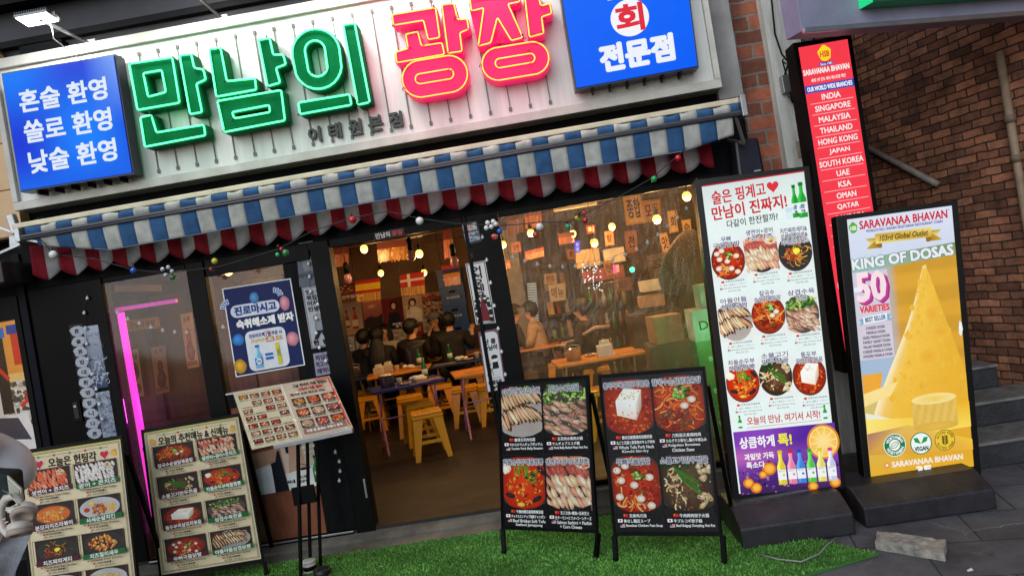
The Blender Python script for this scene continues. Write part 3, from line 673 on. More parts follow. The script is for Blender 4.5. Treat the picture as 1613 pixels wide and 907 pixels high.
# ------------------------------------------------------------------ sign board with neon lettering
SY = -.15
sign = empty('shop_sign', (-1.1, SY, 2.78), 'long white signboard with green and red neon Korean lettering above the awning', 'signboard')
part(lambda g: g.box(-3.62, 1.39, SY, .028, 2.84, 3.80), 'panel', M_white, sign)
part(lambda g: (g.box(-3.66, 1.43, SY-.03, .027, 2.78, 2.84), g.box(-3.66, 1.43, SY-.03, .027, 3.80, 3.87), g.box(-3.66, -3.62, SY-.03, .027, 2.841, 3.799), g.box(1.39, 1.43, SY-.03, .027, 2.841, 3.799)), 'border', mat('sign_border', S(206, 204, 196), .45, noise=.25, nscale=4), sign)
rodm = mat('dark_rod', S(104, 106, 98), .5)
for k in range(30):
    x = -2.72+.1415*k
    if x > .36: break
    part(lambda g: (g.bar((x, SY-.008, 2.90), (x, SY-.008, 3.72), .006), g.box(x-.01, x+.01, SY-.012, SY, 3.72, 3.745), g.box(x-.01, x+.01, SY-.012, SY, 2.875, 2.9)), 'rod', rodm, sign, bevel=0)
A = lambda pts: [(x/3.0225, y/3.0225) for x, y in pts]
B = lambda pts: [(380+x/3.0225, y/3.0225) for x, y in pts]
C_ = lambda pts: [(760+x/3.0225, y/3.0225) for x, y in pts]
def capsule(cx, cy, hw, hh, ang, n=26, pw=1.0, off=(0, 0), sc=3.0225):
    pts = []; a = R(ang)
    for k in range(n):
        t = 2*math.pi*k/n
        if hw > hh: r = hh; x = (hw-hh)*(1 if math.cos(t) > 0 else -1)+r*math.cos(t); y = r*math.sin(t)
        else: r = hw; x = r*math.cos(t); y = (hh-hw)*(1 if math.sin(t) > 0 else -1)+r*math.sin(t)
        pts.append((off[0]+(cx+x*math.cos(a)-y*math.sin(a))/sc, off[1]+(cy+x*math.sin(a)+y*math.cos(a))/sc))
    return pts
def fillet(pts, r, closed=True):
    out = []; n = len(pts)
    for i in range(n):
        p = pts[i]; a = pts[i-1]-p; b = pts[(i+1) % n]-p; ra = min(r, a.length*.4); rb = min(r, b.length*.4)
        p0 = p+a.normalized()*ra; p1 = p+b.normalized()*rb
        for t in (0, .33, .67, 1): out.append(p0*(1-t)**2+p*(2*t*(1-t))+p1*t*t)
    return out
def grow(pts, d):
    n = len(pts); area = sum(pts[i].x*pts[(i+1) % n].z-pts[(i+1) % n].x*pts[i].z for i in range(n)); s_ = 1 if area > 0 else -1; out = []
    for i in range(n):
        e1 = (pts[i]-pts[i-1]); e2 = (pts[(i+1) % n]-pts[i]); n1 = Vector((e1.z, 0, -e1.x)).normalized(); n2 = Vector((e2.z, 0, -e2.x)).normalized()
        m = n1+n2; m = m.normalized()/max(.5, (m.length/2)) if m.length > 1e-6 else n1
        out.append(pts[i]+m*d*s_)
    return out
LG = [('green', A([(615, 305), (820, 275), (855, 490), (655, 525)]), A([(682, 350), (770, 335), (790, 440), (705, 462)])),
      ('green', A([(855, 265), (910, 258), (925, 325), (968, 332), (980, 380), (935, 400), (962, 535), (905, 545)]), None),
      ('green', A([(668, 560), (720, 548), (745, 632), (970, 595), (978, 645), (690, 700)]), None),
      ('green', [(329.2, 77.8), (347.4, 76), (357.3, 128.4), (401.5, 124), (403.8, 141.6), (340.8, 152.8)], None),
      ('green', B([(82, 192), (135, 183), (152, 262), (200, 262), (212, 308), (165, 325), (185, 395), (125, 412)]), None),
      ('green', [(342.4, 159.5), (442.9, 142.3), (448.8, 190), (353.4, 208.4)], [(365.6, 177), (424, 165.8), (425.5, 177), (369, 187)]),
      ('green', capsule(360, 282, 113, 143, -9, off=(380, 0)), capsule(357, 280, 48, 86, -9, off=(380, 0))),
      ('green', B([(272, 490), (515, 450), (525, 500), (280, 545)]), None),
      ('green', B([(485, 120), (540, 112), (612, 488), (555, 500)]), None),
      ('pink', B([(718, 72), (925, 38), (945, 180), (890, 190), (868, 98), (725, 122)]), None),
      ('pink', B([(783, 165), (840, 152), (858, 220), (955, 205), (968, 260), (740, 300), (735, 250), (795, 232)]), None),
      ('pink', B([(955, 25), (1012, 18), (1030, 95), (1075, 92), (1083, 140), (1040, 158), (1052, 245), (985, 255)]), None),
      ('pink', capsule(922, 365, 156, 88, -9.5, off=(380, 0)), capsule(920, 365, 92, 24, -9.5, off=(380, 0))),
      ('pink', [(740, -2), (816, -15), (819, 3), (800, 7), (823.5, 59.5), (805.5, 64.5), (783.5, 28), (773, 68), (753.5, 73), (762, 13), (742.5, 18)], None),
      ('pink', [(826, -12), (845, -16), (852, 10), (866, 6), (869, 22), (853, 27), (856.5, 53), (834, 59)], None),
      ('pink', capsule(157, 292, 160, 78, -9.5, off=(760, 0)), capsule(155, 290, 95, 22, -9.5, off=(760, 0)))]
M_gface = mat('green_letter_face', S(0, 98, 60), .55, noise=.2, nscale=6, spec=.05); M_gtube = glow_mat('green_neon', (.09, 1.0, .36), 1.9)
M_pface = mat('pink_letter_face', S(170, 8, 60), .4, noise=.15, nscale=6, emit=(1.0, .006, .15), estr=.6, spec=.25); M_ptube = glow_mat('amber_neon', (1.0, .50, .04), 1.25)
M_wire = mat('neon_lead', S(60, 50, 40), .5)
rgw = random.Random(5)
for (kind, outer, inner) in LG:
    y = -.30; o3 = [P(u, v, y) for u, v in outer]
    if len(o3) < 14: o3f = fillet(o3, .014)
    else: o3f = o3
    face = grow(o3f, .011); g = MB(); d = Vector((0, .10, 0)); sh = Vector((0, .018, 0))
    i3f = None
    if inner:
        i3 = [P(u, v, y) for u, v in inner]; i3f = fillet(i3, .014) if len(i3) < 14 else i3
    if inner and kind == 'green': g.ring_prism([p+sh for p in face], [p+sh for p in grow(i3f, -.011)], d)
    else: g.prism([p+sh for p in face], d)
    let = g.build('channel_letter', M_gface if kind == 'green' else M_pface, sign)
    for loop in ([o3f] if not inner else [o3f, i3f]):
        g = MB(); g.tube(loop, .0066 if kind == 'green' else .0045, 8, closed=True); g.build('neon_tube', M_gtube if kind == 'green' else M_ptube, let)
        g = MB()
        for k in range(max(3, len(loop)//7)):
            p = rgw.choice(loop); dx = rgw.uniform(-.03, .03); dz = rgw.uniform(-.03, .03)
            g.tube([p, p+Vector((dx*.3, -.012, dz)), p+Vector((dx, .008, dz*.6)), p+Vector((dx*.8, .017, 0))], .003, 5)
        g.build('lead_wire', M_wire, let)
# small dark raised letters under the neon
M_sm = mat('small_letter_black', S(44, 46, 48), .45)
for ch, (u, v) in zip('이태원본점', ((495, 212), (527, 206), (559, 200), (591, 194), (623, 188))):
    c = P(u, v, SY-.03); vs, fs, (a, b, c0, d0) = glyphs(ch); k = .105/(d0-c0); g = MB()
    fr = [(c.x+(x-(a+b)/2)*k, c.z+(z-(c0+d0)/2)*k) for x, z in vs]
    for dx, dz in ((0, 0), (.004, 0), (-.004, 0), (0, .004), (0, -.004)):
        yo = abs(dx)*.06+abs(dz)*.04+(.0002 if dx < 0 else 0)+(.0003 if dz < 0 else 0)
        ed = {}
        for f in fs:
            for i in range(len(f)):
                e = (f[i], f[(i+1) % len(f)])
                ed[e] = 1
        g.add([(x+dx, SY-.03-yo, z+dz) for x, z in fr], fs)
        n = len(fr); g.add([(x+dx, SY-.03-yo, z+dz) for x, z in fr]+[(x+dx, SY-.006, z+dz) for x, z in fr], [(e[0], e[1], e[1]+n, e[0]+n) for e in ed if (e[1], e[0]) not in ed])
    g.build('small_letter', M_sm, sign)
for (x, col, e) in ((-2.45, (.12, 1, .42), .9), (-1.85, (.12, 1, .42), .9), (-1.25, (.12, 1, .42), .9), (-.58, (1, .05, .17), 3.6), (0.02, (1, .05, .17), 3.6)):
    for z in (3.2, 3.55):
        l = bpy.data.lights.new('neon_glow', 'POINT'); l.energy = e; l.color = col; l.shadow_soft_size = .12
        lo = bpy.data.objects.new('neon_glow', l); COL.objects.link(lo); lo.location = (x, -.46, z)

# ------------------------------------------------------------------ blue lightboxes on the sign
M_lit = print_mat('backlit_sheet', 1.0, .25, .05)
def lightbox(px, label, draw):
    q = quad_px(px, -.30); c = (q[2]+q[3])/2
    t = empty('lightbox', (c.x, -.235, c.z), label, 'lightbox sign', 'blue lightboxes fixed on the signboard')
    g = MB(); g.hexa([Vector((p.x, -.297, p.z)) for p in q], [Vector((p.x, -.181, p.z)) for p in q]); g.build('case', mat('lightbox_case', S(26, 28, 44), .35), t)
    for k in range(1, 7):
        x = q[3].x+(q[2].x-q[3].x)*k/7; g = MB(); zz = q[3].z+(q[2].z-q[3].z)*k/7; g.box(x-.006, x+.006, -.29, -.181, zz-.03, zz+.004); g.build('bracket', M_frame, t)
    cr = [(q[0].lerp(q[2], .012)), (q[1].lerp(q[3], .012)), (q[2].lerp(q[0], .012)), (q[3].lerp(q[1], .012))]
    ct = Ct(*[p+Vector((0, -.006, 0)) for p in cr], 90, 93, S(20, 60, 226)); draw(ct); ct.build('lit_face', M_lit, t)
def blue1(ct):
    def f(a, b):
        k = .5+.5*math.sin(5.2*a+1.3)*math.cos(4.4*b+.4); e = max(0, a-.72)/.28*max(0, .55-b)/.55
        c = [S(8, 50, 214)[i]*(1-k)+S(0, 126, 255)[i]*k for i in range(3)]; return tuple(c[i]+(S(150, 190, 255)[i]-c[i])*e*.7 for i in range(3))
    ct.grid(0, 0, 90, 93, f, 14, 14)
    for i, t in enumerate(('혼술 환영', '쏠로 환영', '낮술 환영')): ct.text(t, 10.5, 15.5+i*24.3, 80.5, 32.5+i*24.3, S(226, 236, 250), .7)
def blue2(ct):
    ct.grid(0, 0, 90, 93, lambda a, b: tuple(S(0, 104, 254)[i]*(1-b*.35)+S(0, 76, 236)[i]*b*.35 for i in range(3)), 8, 8)
    ct.ell(46, 48, 14, 14, S(248, 248, 252), n=36); ct.text('회', 36.5, 38, 55.5, 58, S(226, 40, 60), 1.1)
    ct.text('전문점', 21, 65.5, 74, 84.5, S(240, 244, 252), 1.3); ct.text('활어', 30, 12, 64, 31.5, S(240, 244, 252), 1.2)
lightbox([(1.6, 116), (181, 85), (211, 274), (32, 303)], 'blue lightbox with three lines of white lettering, end nearest the floodlight', blue1)
lightbox([(875, -54), (1076, -90), (1101, 106.5), (906.6, 142)], 'blue lightbox with a red character in a white disc', blue2)

# ------------------------------------------------------------------ floodlights over the sign
M_lamp = glow_mat('lamp_lens', (1, .96, .82), 6.0)
def floodlight(x, first=False):
    t = empty('floodlight', (x, .03, 3.9), 'lit grey floodlight on an arm above the blue lightbox' if first else 'slim arm of a floodlight reaching out above the green neon letters', 'floodlight', 'floodlights along the top of the signboard')
    off = Vector((x+3.0, 0, 0)); a = P(145, 71, -.02)+off; b = P(62, 30, -.48)+off+(Vector((0, 0, 0)) if first else Vector((-.06, -.12, .14))); x = a.x
    g = MB(); g.tube([a, b], .013, 8); g.box(x-.03, x+.03, -.025, .029, a.z-.04, a.z+.04); g.build('arm', M_alu, t)
    hd = Matrix.Translation(b) @ Matrix.Rotation(R(-7), 4, 'X') @ Matrix.Scale(.76, 4)
    g = MB(); g.M = hd; g.box(-.17, .13, -.09, .09, .0, .022)
    for k in range(14): g.box(-.165+k*.0215, -.158+k*.0215, -.088, .088, .022, .045)
    g.box(.13, .165, -.03, .03, .002, .026); g.build('housing', mat('lamp_housing', S(120, 122, 124), .4, .6), t, bevel=.002)
    g = MB(); g.M = hd; g.box(-.16, .12, -.08, .08, -.008, -.001); g.build('lens', M_lamp, t)
    if first:
        g = MB(); g.tube([b+Vector((.03, .05, .0)), b+Vector((.04, .06, -.06)), b+Vector((.035, .06, -.12)), b+Vector((.06, .3, -.2)), b+Vector((.06, .86, -.24))], .004, 6); g.build('cable', M_alu, t)
    l = bpy.data.lights.new('flood', 'AREA'); l.shape = 'RECTANGLE'; l.size = .28; l.size_y = .16; l.energy = 7.5; l.color = (1, .97, .90); l.spread = R(150)
    lo = bpy.data.objects.new('flood_beam', l); COL.objects.link(lo); lo.location = b+Vector((0, .0, -.03)); lo.rotation_euler = Vector((.05, .68, -.73)).to_track_quat('-Z', 'Y').to_euler()
for k in range(5): floodlight(-3.00+k*1.0, k == 0)
g = MB(); g.box(-3.5, -3.18, -.06, .028, 3.90, 3.98); g.build('junction_box', M_black, label='dark cable box on the wall under the lit floodlight', cat='cable box')

# ------------------------------------------------------------------ awning (rolled up) with a blue and white valance
AY = -.35
aw = empty('awning', (-1.0, -.2, 2.6), 'half rolled awning with dusty blue and white stripes under the signboard', 'awning')
part(lambda g: g.box(-3.56, 1.49, AY-.02, AY+.03, 2.62, 2.655), 'top_bar', M_cream, aw, bevel=.006)
for x in (-3.4, -1.7, -.2, 1.3): part(lambda g: g.box(x, x+.05, AY+.031, -.001, 2.60, 2.64), 'bracket', M_alu, aw)
M_fab = print_mat('awning_fabric', 0, .8, .38); BLU = S(58, 98, 144); GRY = S(194, 196, 190); STW = .1105
stripe = lambda x: BLU if int(math.floor((x+3.35)/STW)) % 2 else GRY
def fabric(name, prof, x0, x1, wob, parent, colf, sw, endl=0, endr=0, phase=0.0, x_ref=-3.35):
    """striped cloth hung along x; prof(x, t) gives y,z for t in 0..1"""
    g = MB(); k0 = math.floor((x0-x_ref)/sw); x = x0; xs = [x0]; sub = 4; edges = [x0]
    while True:
        nx = x_ref+(k0+1)*sw
        if nx >= x1: xs += [xs[-1]+(x1-xs[-1])*j/sub for j in range(1, sub+1)]; break
        xs += [xs[-1]+(nx-xs[-1])*j/sub for j in range(1, sub+1)]; k0 += 1
    nt_ = 8
    while True:
        e = x_ref+(math.floor((edges[-1]-x_ref)/sw+1e-6)+1)*sw
        if e >= x1: edges.append(x1); break
        edges.append(e)
    for a, b in zip(edges[:-1], edges[1:]):
        if b-a < 1e-4: continue
        c = colf((a+b)/2); vs = []; m_ = 5
        for j in range(nt_+1):
            for i in range(m_+1): xx = a+(b-a)*i/m_; y, z = prof(xx, j/nt_); vs.append((xx, y, z))
        g.add(vs, [(j*(m_+1)+i, j*(m_+1)+i+1, (j+1)*(m_+1)+i+1, (j+1)*(m_+1)+i) for j in range(nt_) for i in range(m_)], True, [c]*len(vs))
    # one cloth: weld the strips so that folds stay continuous
    o = g.build(name, M_fab, parent, colattr=True)
    sol = o.modifiers.new('cloth', 'SOLIDIFY'); sol.thickness = .002
    return o
def roll(x, t):
    a = -1.2+t*3.0; r = .042+.004*math.sin(x*23)+.003*math.sin(x*61); return AY+.005-r*math.cos(a)*.9, 2.578+r*math.sin(-a+.35)*.9-(.012*math.sin(x*9) if False else 0)
fabric('roll', roll, -3.46, 1.46, 0, aw, stripe, STW)
part(lambda g: (g.box(-3.48, 1.46, AY-.062, AY-.04, 2.545, 2.562), g.tube([(-3.48, AY-.058, 2.532), (1.46, AY-.058, 2.535)], .011, 8)), 'front_bar', mat('awning_bar', S(74, 74, 80), .4, .5), aw)
def val(x, t):
    l = .16+.008*math.sin(x*1.7)
    if x < -2.9: l *= max(.12, 1-(-2.9-x)/.62*.85)
    if x > 1.05: l *= 1-(x-1.05)/.41*.35
    z = 2.53-l*t; y = AY-.05+.007*math.sin(x*7.5+2*math.sin(x*3))*t+.003*math.sin(x*19)*t+.02*t*t
    return y, z
fabric('valance', val, -3.38, 1.40, 0, aw, stripe, STW)
part(lambda g: g.tube([(-3.0+.05*k, val(-3.0+.05*k, 1)[0]-.003, val(-3.0+.05*k, 1)[1]+.004) for k in range(84)], .004, 5), 'hem', mat('hem_cord', S(120, 130, 150), .7), aw)
part(lambda g: (g.bar((-3.50, AY-.05, 2.545), (-3.30, AY+.0, 2.47), .02), g.bar((-3.30, AY, 2.47), (-3.46, -.05, 2.40), .02), g.bar((-3.52, AY, 2.60), (-3.58, -.02, 2.72), .035)), 'folding_arm', M_alu, aw)
part(lambda g: (g.bar((1.42, AY-.05, 2.55), (1.48, AY+.06, 2.36), .02), g.bar((1.48, AY+.06, 2.36), (1.46, -.01, 2.44), .02)), 'folding_arm', M_alu, aw)
part(lambda g: g.box(1.465, 1.50, AY-.07, AY+.05, 2.52, 2.66), 'end_cap', M_alu, aw)
part(lambda g: g.box(-3.515, -3.48, AY-.07, AY+.05, 2.52, 2.615), 'end_cap', M_alu, aw)
# red and white scalloped valance behind it
iv = empty('scalloped_valance', (-1.0, -.1, 2.5), 'red and white scalloped cloth valance hanging behind the blue awning', 'valance')
RW = .1005
def cl2(x): return S(128, 22, 36) if int(math.floor((x+3.62)/RW)) % 2 == 0 else S(152, 150, 154)
def val2(x, t):
    ph = ((x+3.62)/(2*RW)) % 1.0; sc = .055*math.sin(math.pi*ph)**.8
    l = .215+sc+.01*math.sin(x*2.3); z = 2.52-l*t
    return -.14+.02*math.sin(x*31.3)*t+.012*math.sin(x*9)*t, z
fabric('cloth', val2, -3.62, 1.30, 0, iv, cl2, RW, x_ref=-3.62)
part(lambda g: g.tube([(-3.62, -.125, 2.522), (1.32, -.125, 2.522)], .012, 8), 'rail', M_frame, iv)

# ------------------------------------------------------------------ right end: brick column, pilaster, speaker, alley
g = MB(); g.box(1.601, 1.82, .04, .4, .0, 7); o = g.build('brick_column', M_brick_c, label='narrow column of old red brick between signboard and grey pilaster', cat='brick column'); wall_uv(o)
g = MB(); g.box(1.43, 1.60, -.06, .029, 2.72, 6.5); g.build('grey_strip', mat('grey_stone_strip', S(150, 150, 150), .7, noise=.35, nscale=3), front)
pil = empty('pilaster', (1.95, .05, 0), 'pale grey weathered pilaster beside the red vertical banner', 'pilaster')
part(lambda g: g.box(1.821, 2.05, -.06, .4, .12, 7), 'shaft', mat('pilaster_paint', S(216, 218, 212), .75, noise=.4, nscale=5, stretch=(3, 3, .4), bump=.3), pil)
def _corr(g):
    for k in range(5): g.box(2.052+k*.016, 2.060+k*.016, -.02-.012*k, .3, .12, 7)
part(_corr, 'ribbed_edge', mat('rib_paint', S(120, 116, 108), .6), pil, bevel=0)
part(lambda g: g.box(1.815, 2.13, -.09, .41, .0, .118), 'footing', M_concrete, pil)
part(lambda g: g.box(1.90, 1.99, -.066, -.061, 2.22, 2.34), 'patch', mat('plaster_patch', S(150, 140, 120), .9, noise=.3), pil, bevel=.002)
cb = empty('power_supply', (1.88, -.1, 2.66), 'small silver power box with tangled cable at the pilaster top', 'power box')
part(lambda g: g.box(1.855, 1.905, -.13, -.065, 2.68, 2.80), 'case', M_alu, cb)
part(lambda g: (g.tube([(1.89, -.1, 3.5), (1.87, -.09, 3.1), (1.89, -.1, 2.95), (1.92, -.12, 2.88), (1.88, -.12, 2.80)], .007, 6), g.tube([(1.89, -.11, 2.79+.1), (1.93, -.12, 2.85), (1.92, -.13, 2.95), (1.88, -.12, 2.9), (1.90, -.11, 2.75), (1.91, -.1, 2.60), (1.89, -.1, 2.66)], .006, 6)), 'cable', M_frame, cb)
sp = empty('speaker', (1.52, -.12, 2.1), 'black wall speaker hanging under the awning end by the brick column', 'speaker')
part(lambda g: g.prism([(1.43, -.22, 2.12), (1.62, -.20, 2.12), (1.61, -.20, 2.40), (1.44, -.22, 2.40)], (0, .18, .0)), 'cabinet', mat('speaker_body', S(24, 26, 36), .4), sp, bevel=.02)
part(lambda g: g.prism([(1.45, -.226, 2.15), (1.60, -.208, 2.15), (1.593, -.208, 2.385), (1.457, -.226, 2.385)], (0, .006, .0)), 'grille', mat('speaker_grille', S(34, 38, 54), .8, bump=.8, bscale=300), sp)
part(lambda g: g.box(1.535, 1.58, -.232, -.22, 2.165, 2.175), 'badge', M_alu, sp, bevel=0)
# alley brick wall running back on the right
def wx(y): return 3.44-.325*y
g = MB(); g.prism([(wx(-1.6), -1.6, 0), (wx(4.6), 4.6, 0), (wx(4.6)+.3, 4.6, 0), (wx(-1.6)+.3, -1.6, 0)], (0, 0, 7)); aw_ = g.build('brick_wall', M_brick_r, label='rough old red brick wall running back along the alley steps', cat='brick wall'); wall_uv(aw_)
g = MB(); g.box(1.9, 3.2, 4.2, 4.3, 0, 7); g.build('alley_back_wall', M_black, kind='structure')
g = MB(); g.box(2.16, 2.3, .31, 4.2, 0, 7); g.build('alley_side_wall', mat('alley_side', S(60, 54, 50), .8, noise=.4), kind='structure')
st = empty('steps', (2.8, 0, 0), 'dark worn stone steps climbing into the alley beside the standing sign', 'steps')
M_step = mat('dark_step', S(52, 54, 60), .6, noise=.55, nscale=6, bump=.5, bscale=50); M_nose = mat('step_edge', S(124, 122, 120), .6, noise=.5, nscale=10)
for k in range(10):
    y0 = -.42+k*.36; z1 = .17*(k+1)
    xl = 2.13 if y0 < .3 else 2.301; xr = wx(y0+.36)-.002
    part(lambda g: g.box(xl, xr, y0+.02*0, y0+.36, z1-.17, z1-.022), 'step', M_step, st, bevel=.006)
    part(lambda g: g.box(xl, xr, y0-.02, y0+.359, z1-.0215, z1), 'tread', M_nose if k < 5 else M_step, st, bevel=.006)
def onwall(u, v):
    lo, hi = -1.5, 4
    for _ in range(40):
        m_ = (lo+hi)/2; p = P(u, v, m_)
        if p.x < wx(m_)-.03: lo = m_
        else: hi = m_
    return P(u, v, lo)
hp = [onwall(1368, 234), onwall(1478, 291)]
hr = empty('handrail', hp[0], 'short grey pipe handrail sloping down the brick wall', 'handrail')
g = MB(); g.tube(hp, .026, 12); g.build('pipe', mat('grey_pipe', S(140, 132, 124), .5, noise=.4, nscale=12), hr)
for t in (.15, .85):
    g = MB(); p = hp[0].lerp(hp[1], t); g.bar(p, p+Vector((.09, .02, 0)), .02); g.build('bracket', M_frame, hr)
pts = [onwall(1574, 82), onwall(1584, 150), onwall(1613, 330)]
dp = empty('drain_pipe', pts[-1], 'rusty pale downpipe with clamps on the brick wall', 'drain pipe')
pb = Vector((pts[0].x, pts[0].y, 0.5)); pt = Vector((pts[0].x, pts[0].y, pts[0].z))
g = MB(); g.tube([pb, pt], .028, 10); g.build('pipe', mat('pipe_paint', S(150, 128, 106), .6, noise=.4, nscale=7), dp)
for dz in (.5, .78, 1.6):
    g = MB(); g.lathe([(.038, 0), (.038, .05)], (pt.x, pt.y, pt.z-dz), 12)
    g.build('clamp', mat('pipe_clamp', S(120, 100, 84), .6, noise=.4), dp)
# neighbour's fascia sign across the alley mouth
def nb(u, v, y): return P(u, v, y)
a0, a1, b1, b0 = P(1263, -70, -1.1), P(1263, 50, -1.1), P(1640, 4, -.55), P(1640, -120, -.55)
ns = empty('neighbour_sign', a1, 'grey shop fascia with a green lit sign over the alley mouth', 'shop sign')
nn = (b1-a1).cross(Vector((0, 0, 1))).normalized(); nn = nn if nn.y < 0 else -nn
q = [Vector((a1.x, a1.y, a1.z+.9)), Vector((b1.x, b1.y, a1.z+.9)), Vector((b1.x, b1.y, a1.z)), a1]
part(lambda g: g.slab(q, nn, .14), 'fascia_board', mat('fascia_grey', S(156, 156, 184), .5, noise=.3, nscale=2), ns, bevel=.004)
part(lambda g: g.slab([q[0]+nn*.012, q[1]+nn*.012, q[2]+nn*.012+Vector((0, 0, .0)), q[3]+nn*.012], nn, .0) if False else g.bar(q[3]+nn*.012, q[2]+nn*.012, .022, .03), 'edge_trim', M_alu, ns)
gx = (q[2]-q[3]).normalized(); g0 = q[3]+gx*.42+Vector((0, 0, .10))
part(lambda g: g.slab([g0+nn*.10+Vector((0, 0, .7)), g0+gx*2+nn*.10+Vector((0, 0, .7)), g0+gx*2+nn*.10, g0+nn*.10], nn, .098), 'sign_box', mat('green_sign_face', S(10, 84, 52), .4, emit=S(4, 70, 40), estr=.35), ns)
part(lambda g: g.slab([g0-gx*.012+nn*.10+Vector((0, 0, .7)), g0-gx*.003+nn*.10+Vector((0, 0, .7)), g0-gx*.003+nn*.10, g0-gx*.012+nn*.10], nn, .098), 'lit_edge', glow_mat('green_edge', (.01, .55, .2), .8), ns)
# ------------------------------------------------------------------ red vertical lightbox of the neighbour
def leafmark(ct, cx, cy, w, h, col, ink, t='HSB'):
    pts = []
    for k in range(24):
        a = 2*math.pi*k/24; r = 1-.18*abs(math.sin(2.5*a+.3)); pts.append((cx+w/2*r*math.sin(a)*(1 if math.cos(a) < .3 else 1-.55*(math.cos(a)-.3)), cy-h/2*math.cos(a)))
    ct.poly(pts, col, fan=(cx, cy, col)); ct.text(t, cx-w*.3, cy-h*.12, cx+w*.3, cy+h*.24, ink, w*.02)
BY = -.42
bq = quad_px([(1249, 68), (1341, 54.6), (1420, 572), (1330, 588)], BY)
ban = empty('vertical_sign', (bq[3]+bq[2])/2, 'tall narrow red lightbox listing countries in white lettering', 'lightbox sign')
part(lambda g: g.slab(bq, (0, -1, 0), .16), 'case', M_frame, ban)
for z in (.9, 2.5): part(lambda g: g.box(1.96, 2.0, BY+.161, -.065, z, z+.05), 'bracket', M_frame, ban)
iq = quad_px([(1258, 75.4), (1335, 62), (1411, 566), (1336, 578)], BY-.006)
ct = Ct(*iq, 100, 640, S(250, 62, 78), thick=.005)
leafmark(ct, 50, 19, 30, 32, S(250, 220, 40), S(226, 60, 50))
ct.rect(36, 37, 64, 44, S(40, 60, 170)); ct.text('Since 1981', 38, 38.2, 62, 42.8, WHITE, .2)
ct.text('SARAVANAA BHAVAN', 1.5, 46.5, 95, 57, WHITE, .55); ct.text('세계 1위 인도 채식 레스토랑 체인', 15, 65.5, 85, 72.5, WHITE, .2)
ct.rect(0, 78, 100, 93, S(34, 72, 190)); ct.text('OUR WORLD WIDE BRANCHES', 4, 81, 96, 90, WHITE, .45)
for i, (t, hw) in enumerate((('INDIA', 19), ('SINGAPORE', 36), ('MALAYSIA', 32), ('THAILAND', 33), ('HONG KONG', 40), ('JAPAN', 21), ('SOUTH KOREA', 45), ('UAE', 13), ('KSA', 13), ('OMAN', 20), ('QATAR', 22), ('BAHRAIN', 28), ('KUWAIT', 26), ('CANADA', 27), ('USA', 14), ('UK', 9), ('FRANCE', 26), ('NEW ZEALAND', 46), ('GERMANY', 33), ('OMAN', 20), ('SWEDEN', 28))):
    y = 104+22*i
    if i == 19: continue
    ct.text(t, 50-hw, y-5.6, 50+hw, y+5.6, WHITE, .38); ct.rect(6, y+10.2, 94, y+11.3, S(255, 200, 205))
ct.build('lit_face', M_lit, ban)

# ------------------------------------------------------------------ standing lightboxes
M_base = mat('moulded_black_base', S(46, 44, 50), .45, noise=.6, nscale=7, bump=.3, bscale=120)
def standing(label, y, outer, screen, W_, H_, base, draw, lean=.035):
    n = Vector((0, -1, lean)).normalized(); p0 = P(outer[3][0], outer[3][1], y)
    oq = [PL(u, v, p0, n) for u, v in outer]; sq = [PL(u, v, p0+n*.012, n) for u, v in screen]
    c = (oq[2]+oq[3])/2; t = empty('standing_sign', (c.x, c.y, 0), label, 'standing sign', 'lit advertising signs standing on black bases')
    g = MB(); g.slab(oq, n, .075); g.build('case', M_frame, t, bevel=.006)
    g = MB(); ring = [p+n*.003 for p in oq]; g.ring_prism([p for p in ring], [sq[i]-n*.009 for i in range(4)], n*.012); g.build('bezel', mat('bezel_black', S(12, 12, 14), .3), t, bevel=.002)
    ct = Ct(*sq, W_, H_, S(236, 244, 244), thick=.004); draw(ct); ct.build('lit_face', M_lit, t)
    x0, x1, yf, yb, h = base
    g = MB(); yc = y+.03
    prof = [(yf, 0), (yf, h*.62), (yf+.16, h), (yc+.10, h), (yb, h*.62), (yb, 0)]
    g.prism([(x0, a, b) for a, b in prof], (x1-x0, 0, 0)); g.build('base', M_base, t, bevel=.012, seg=3)
    zb = (oq[2].z+oq[3].z)/2
    for x in (oq[3].x+.03, oq[2].x-.03):
        g = MB(); g.box(x-.02, x+.02, y+.005, y+.06, h-.02, zb+.30); g.build('support', M_frame, t, bevel=.003)
    return t, oq
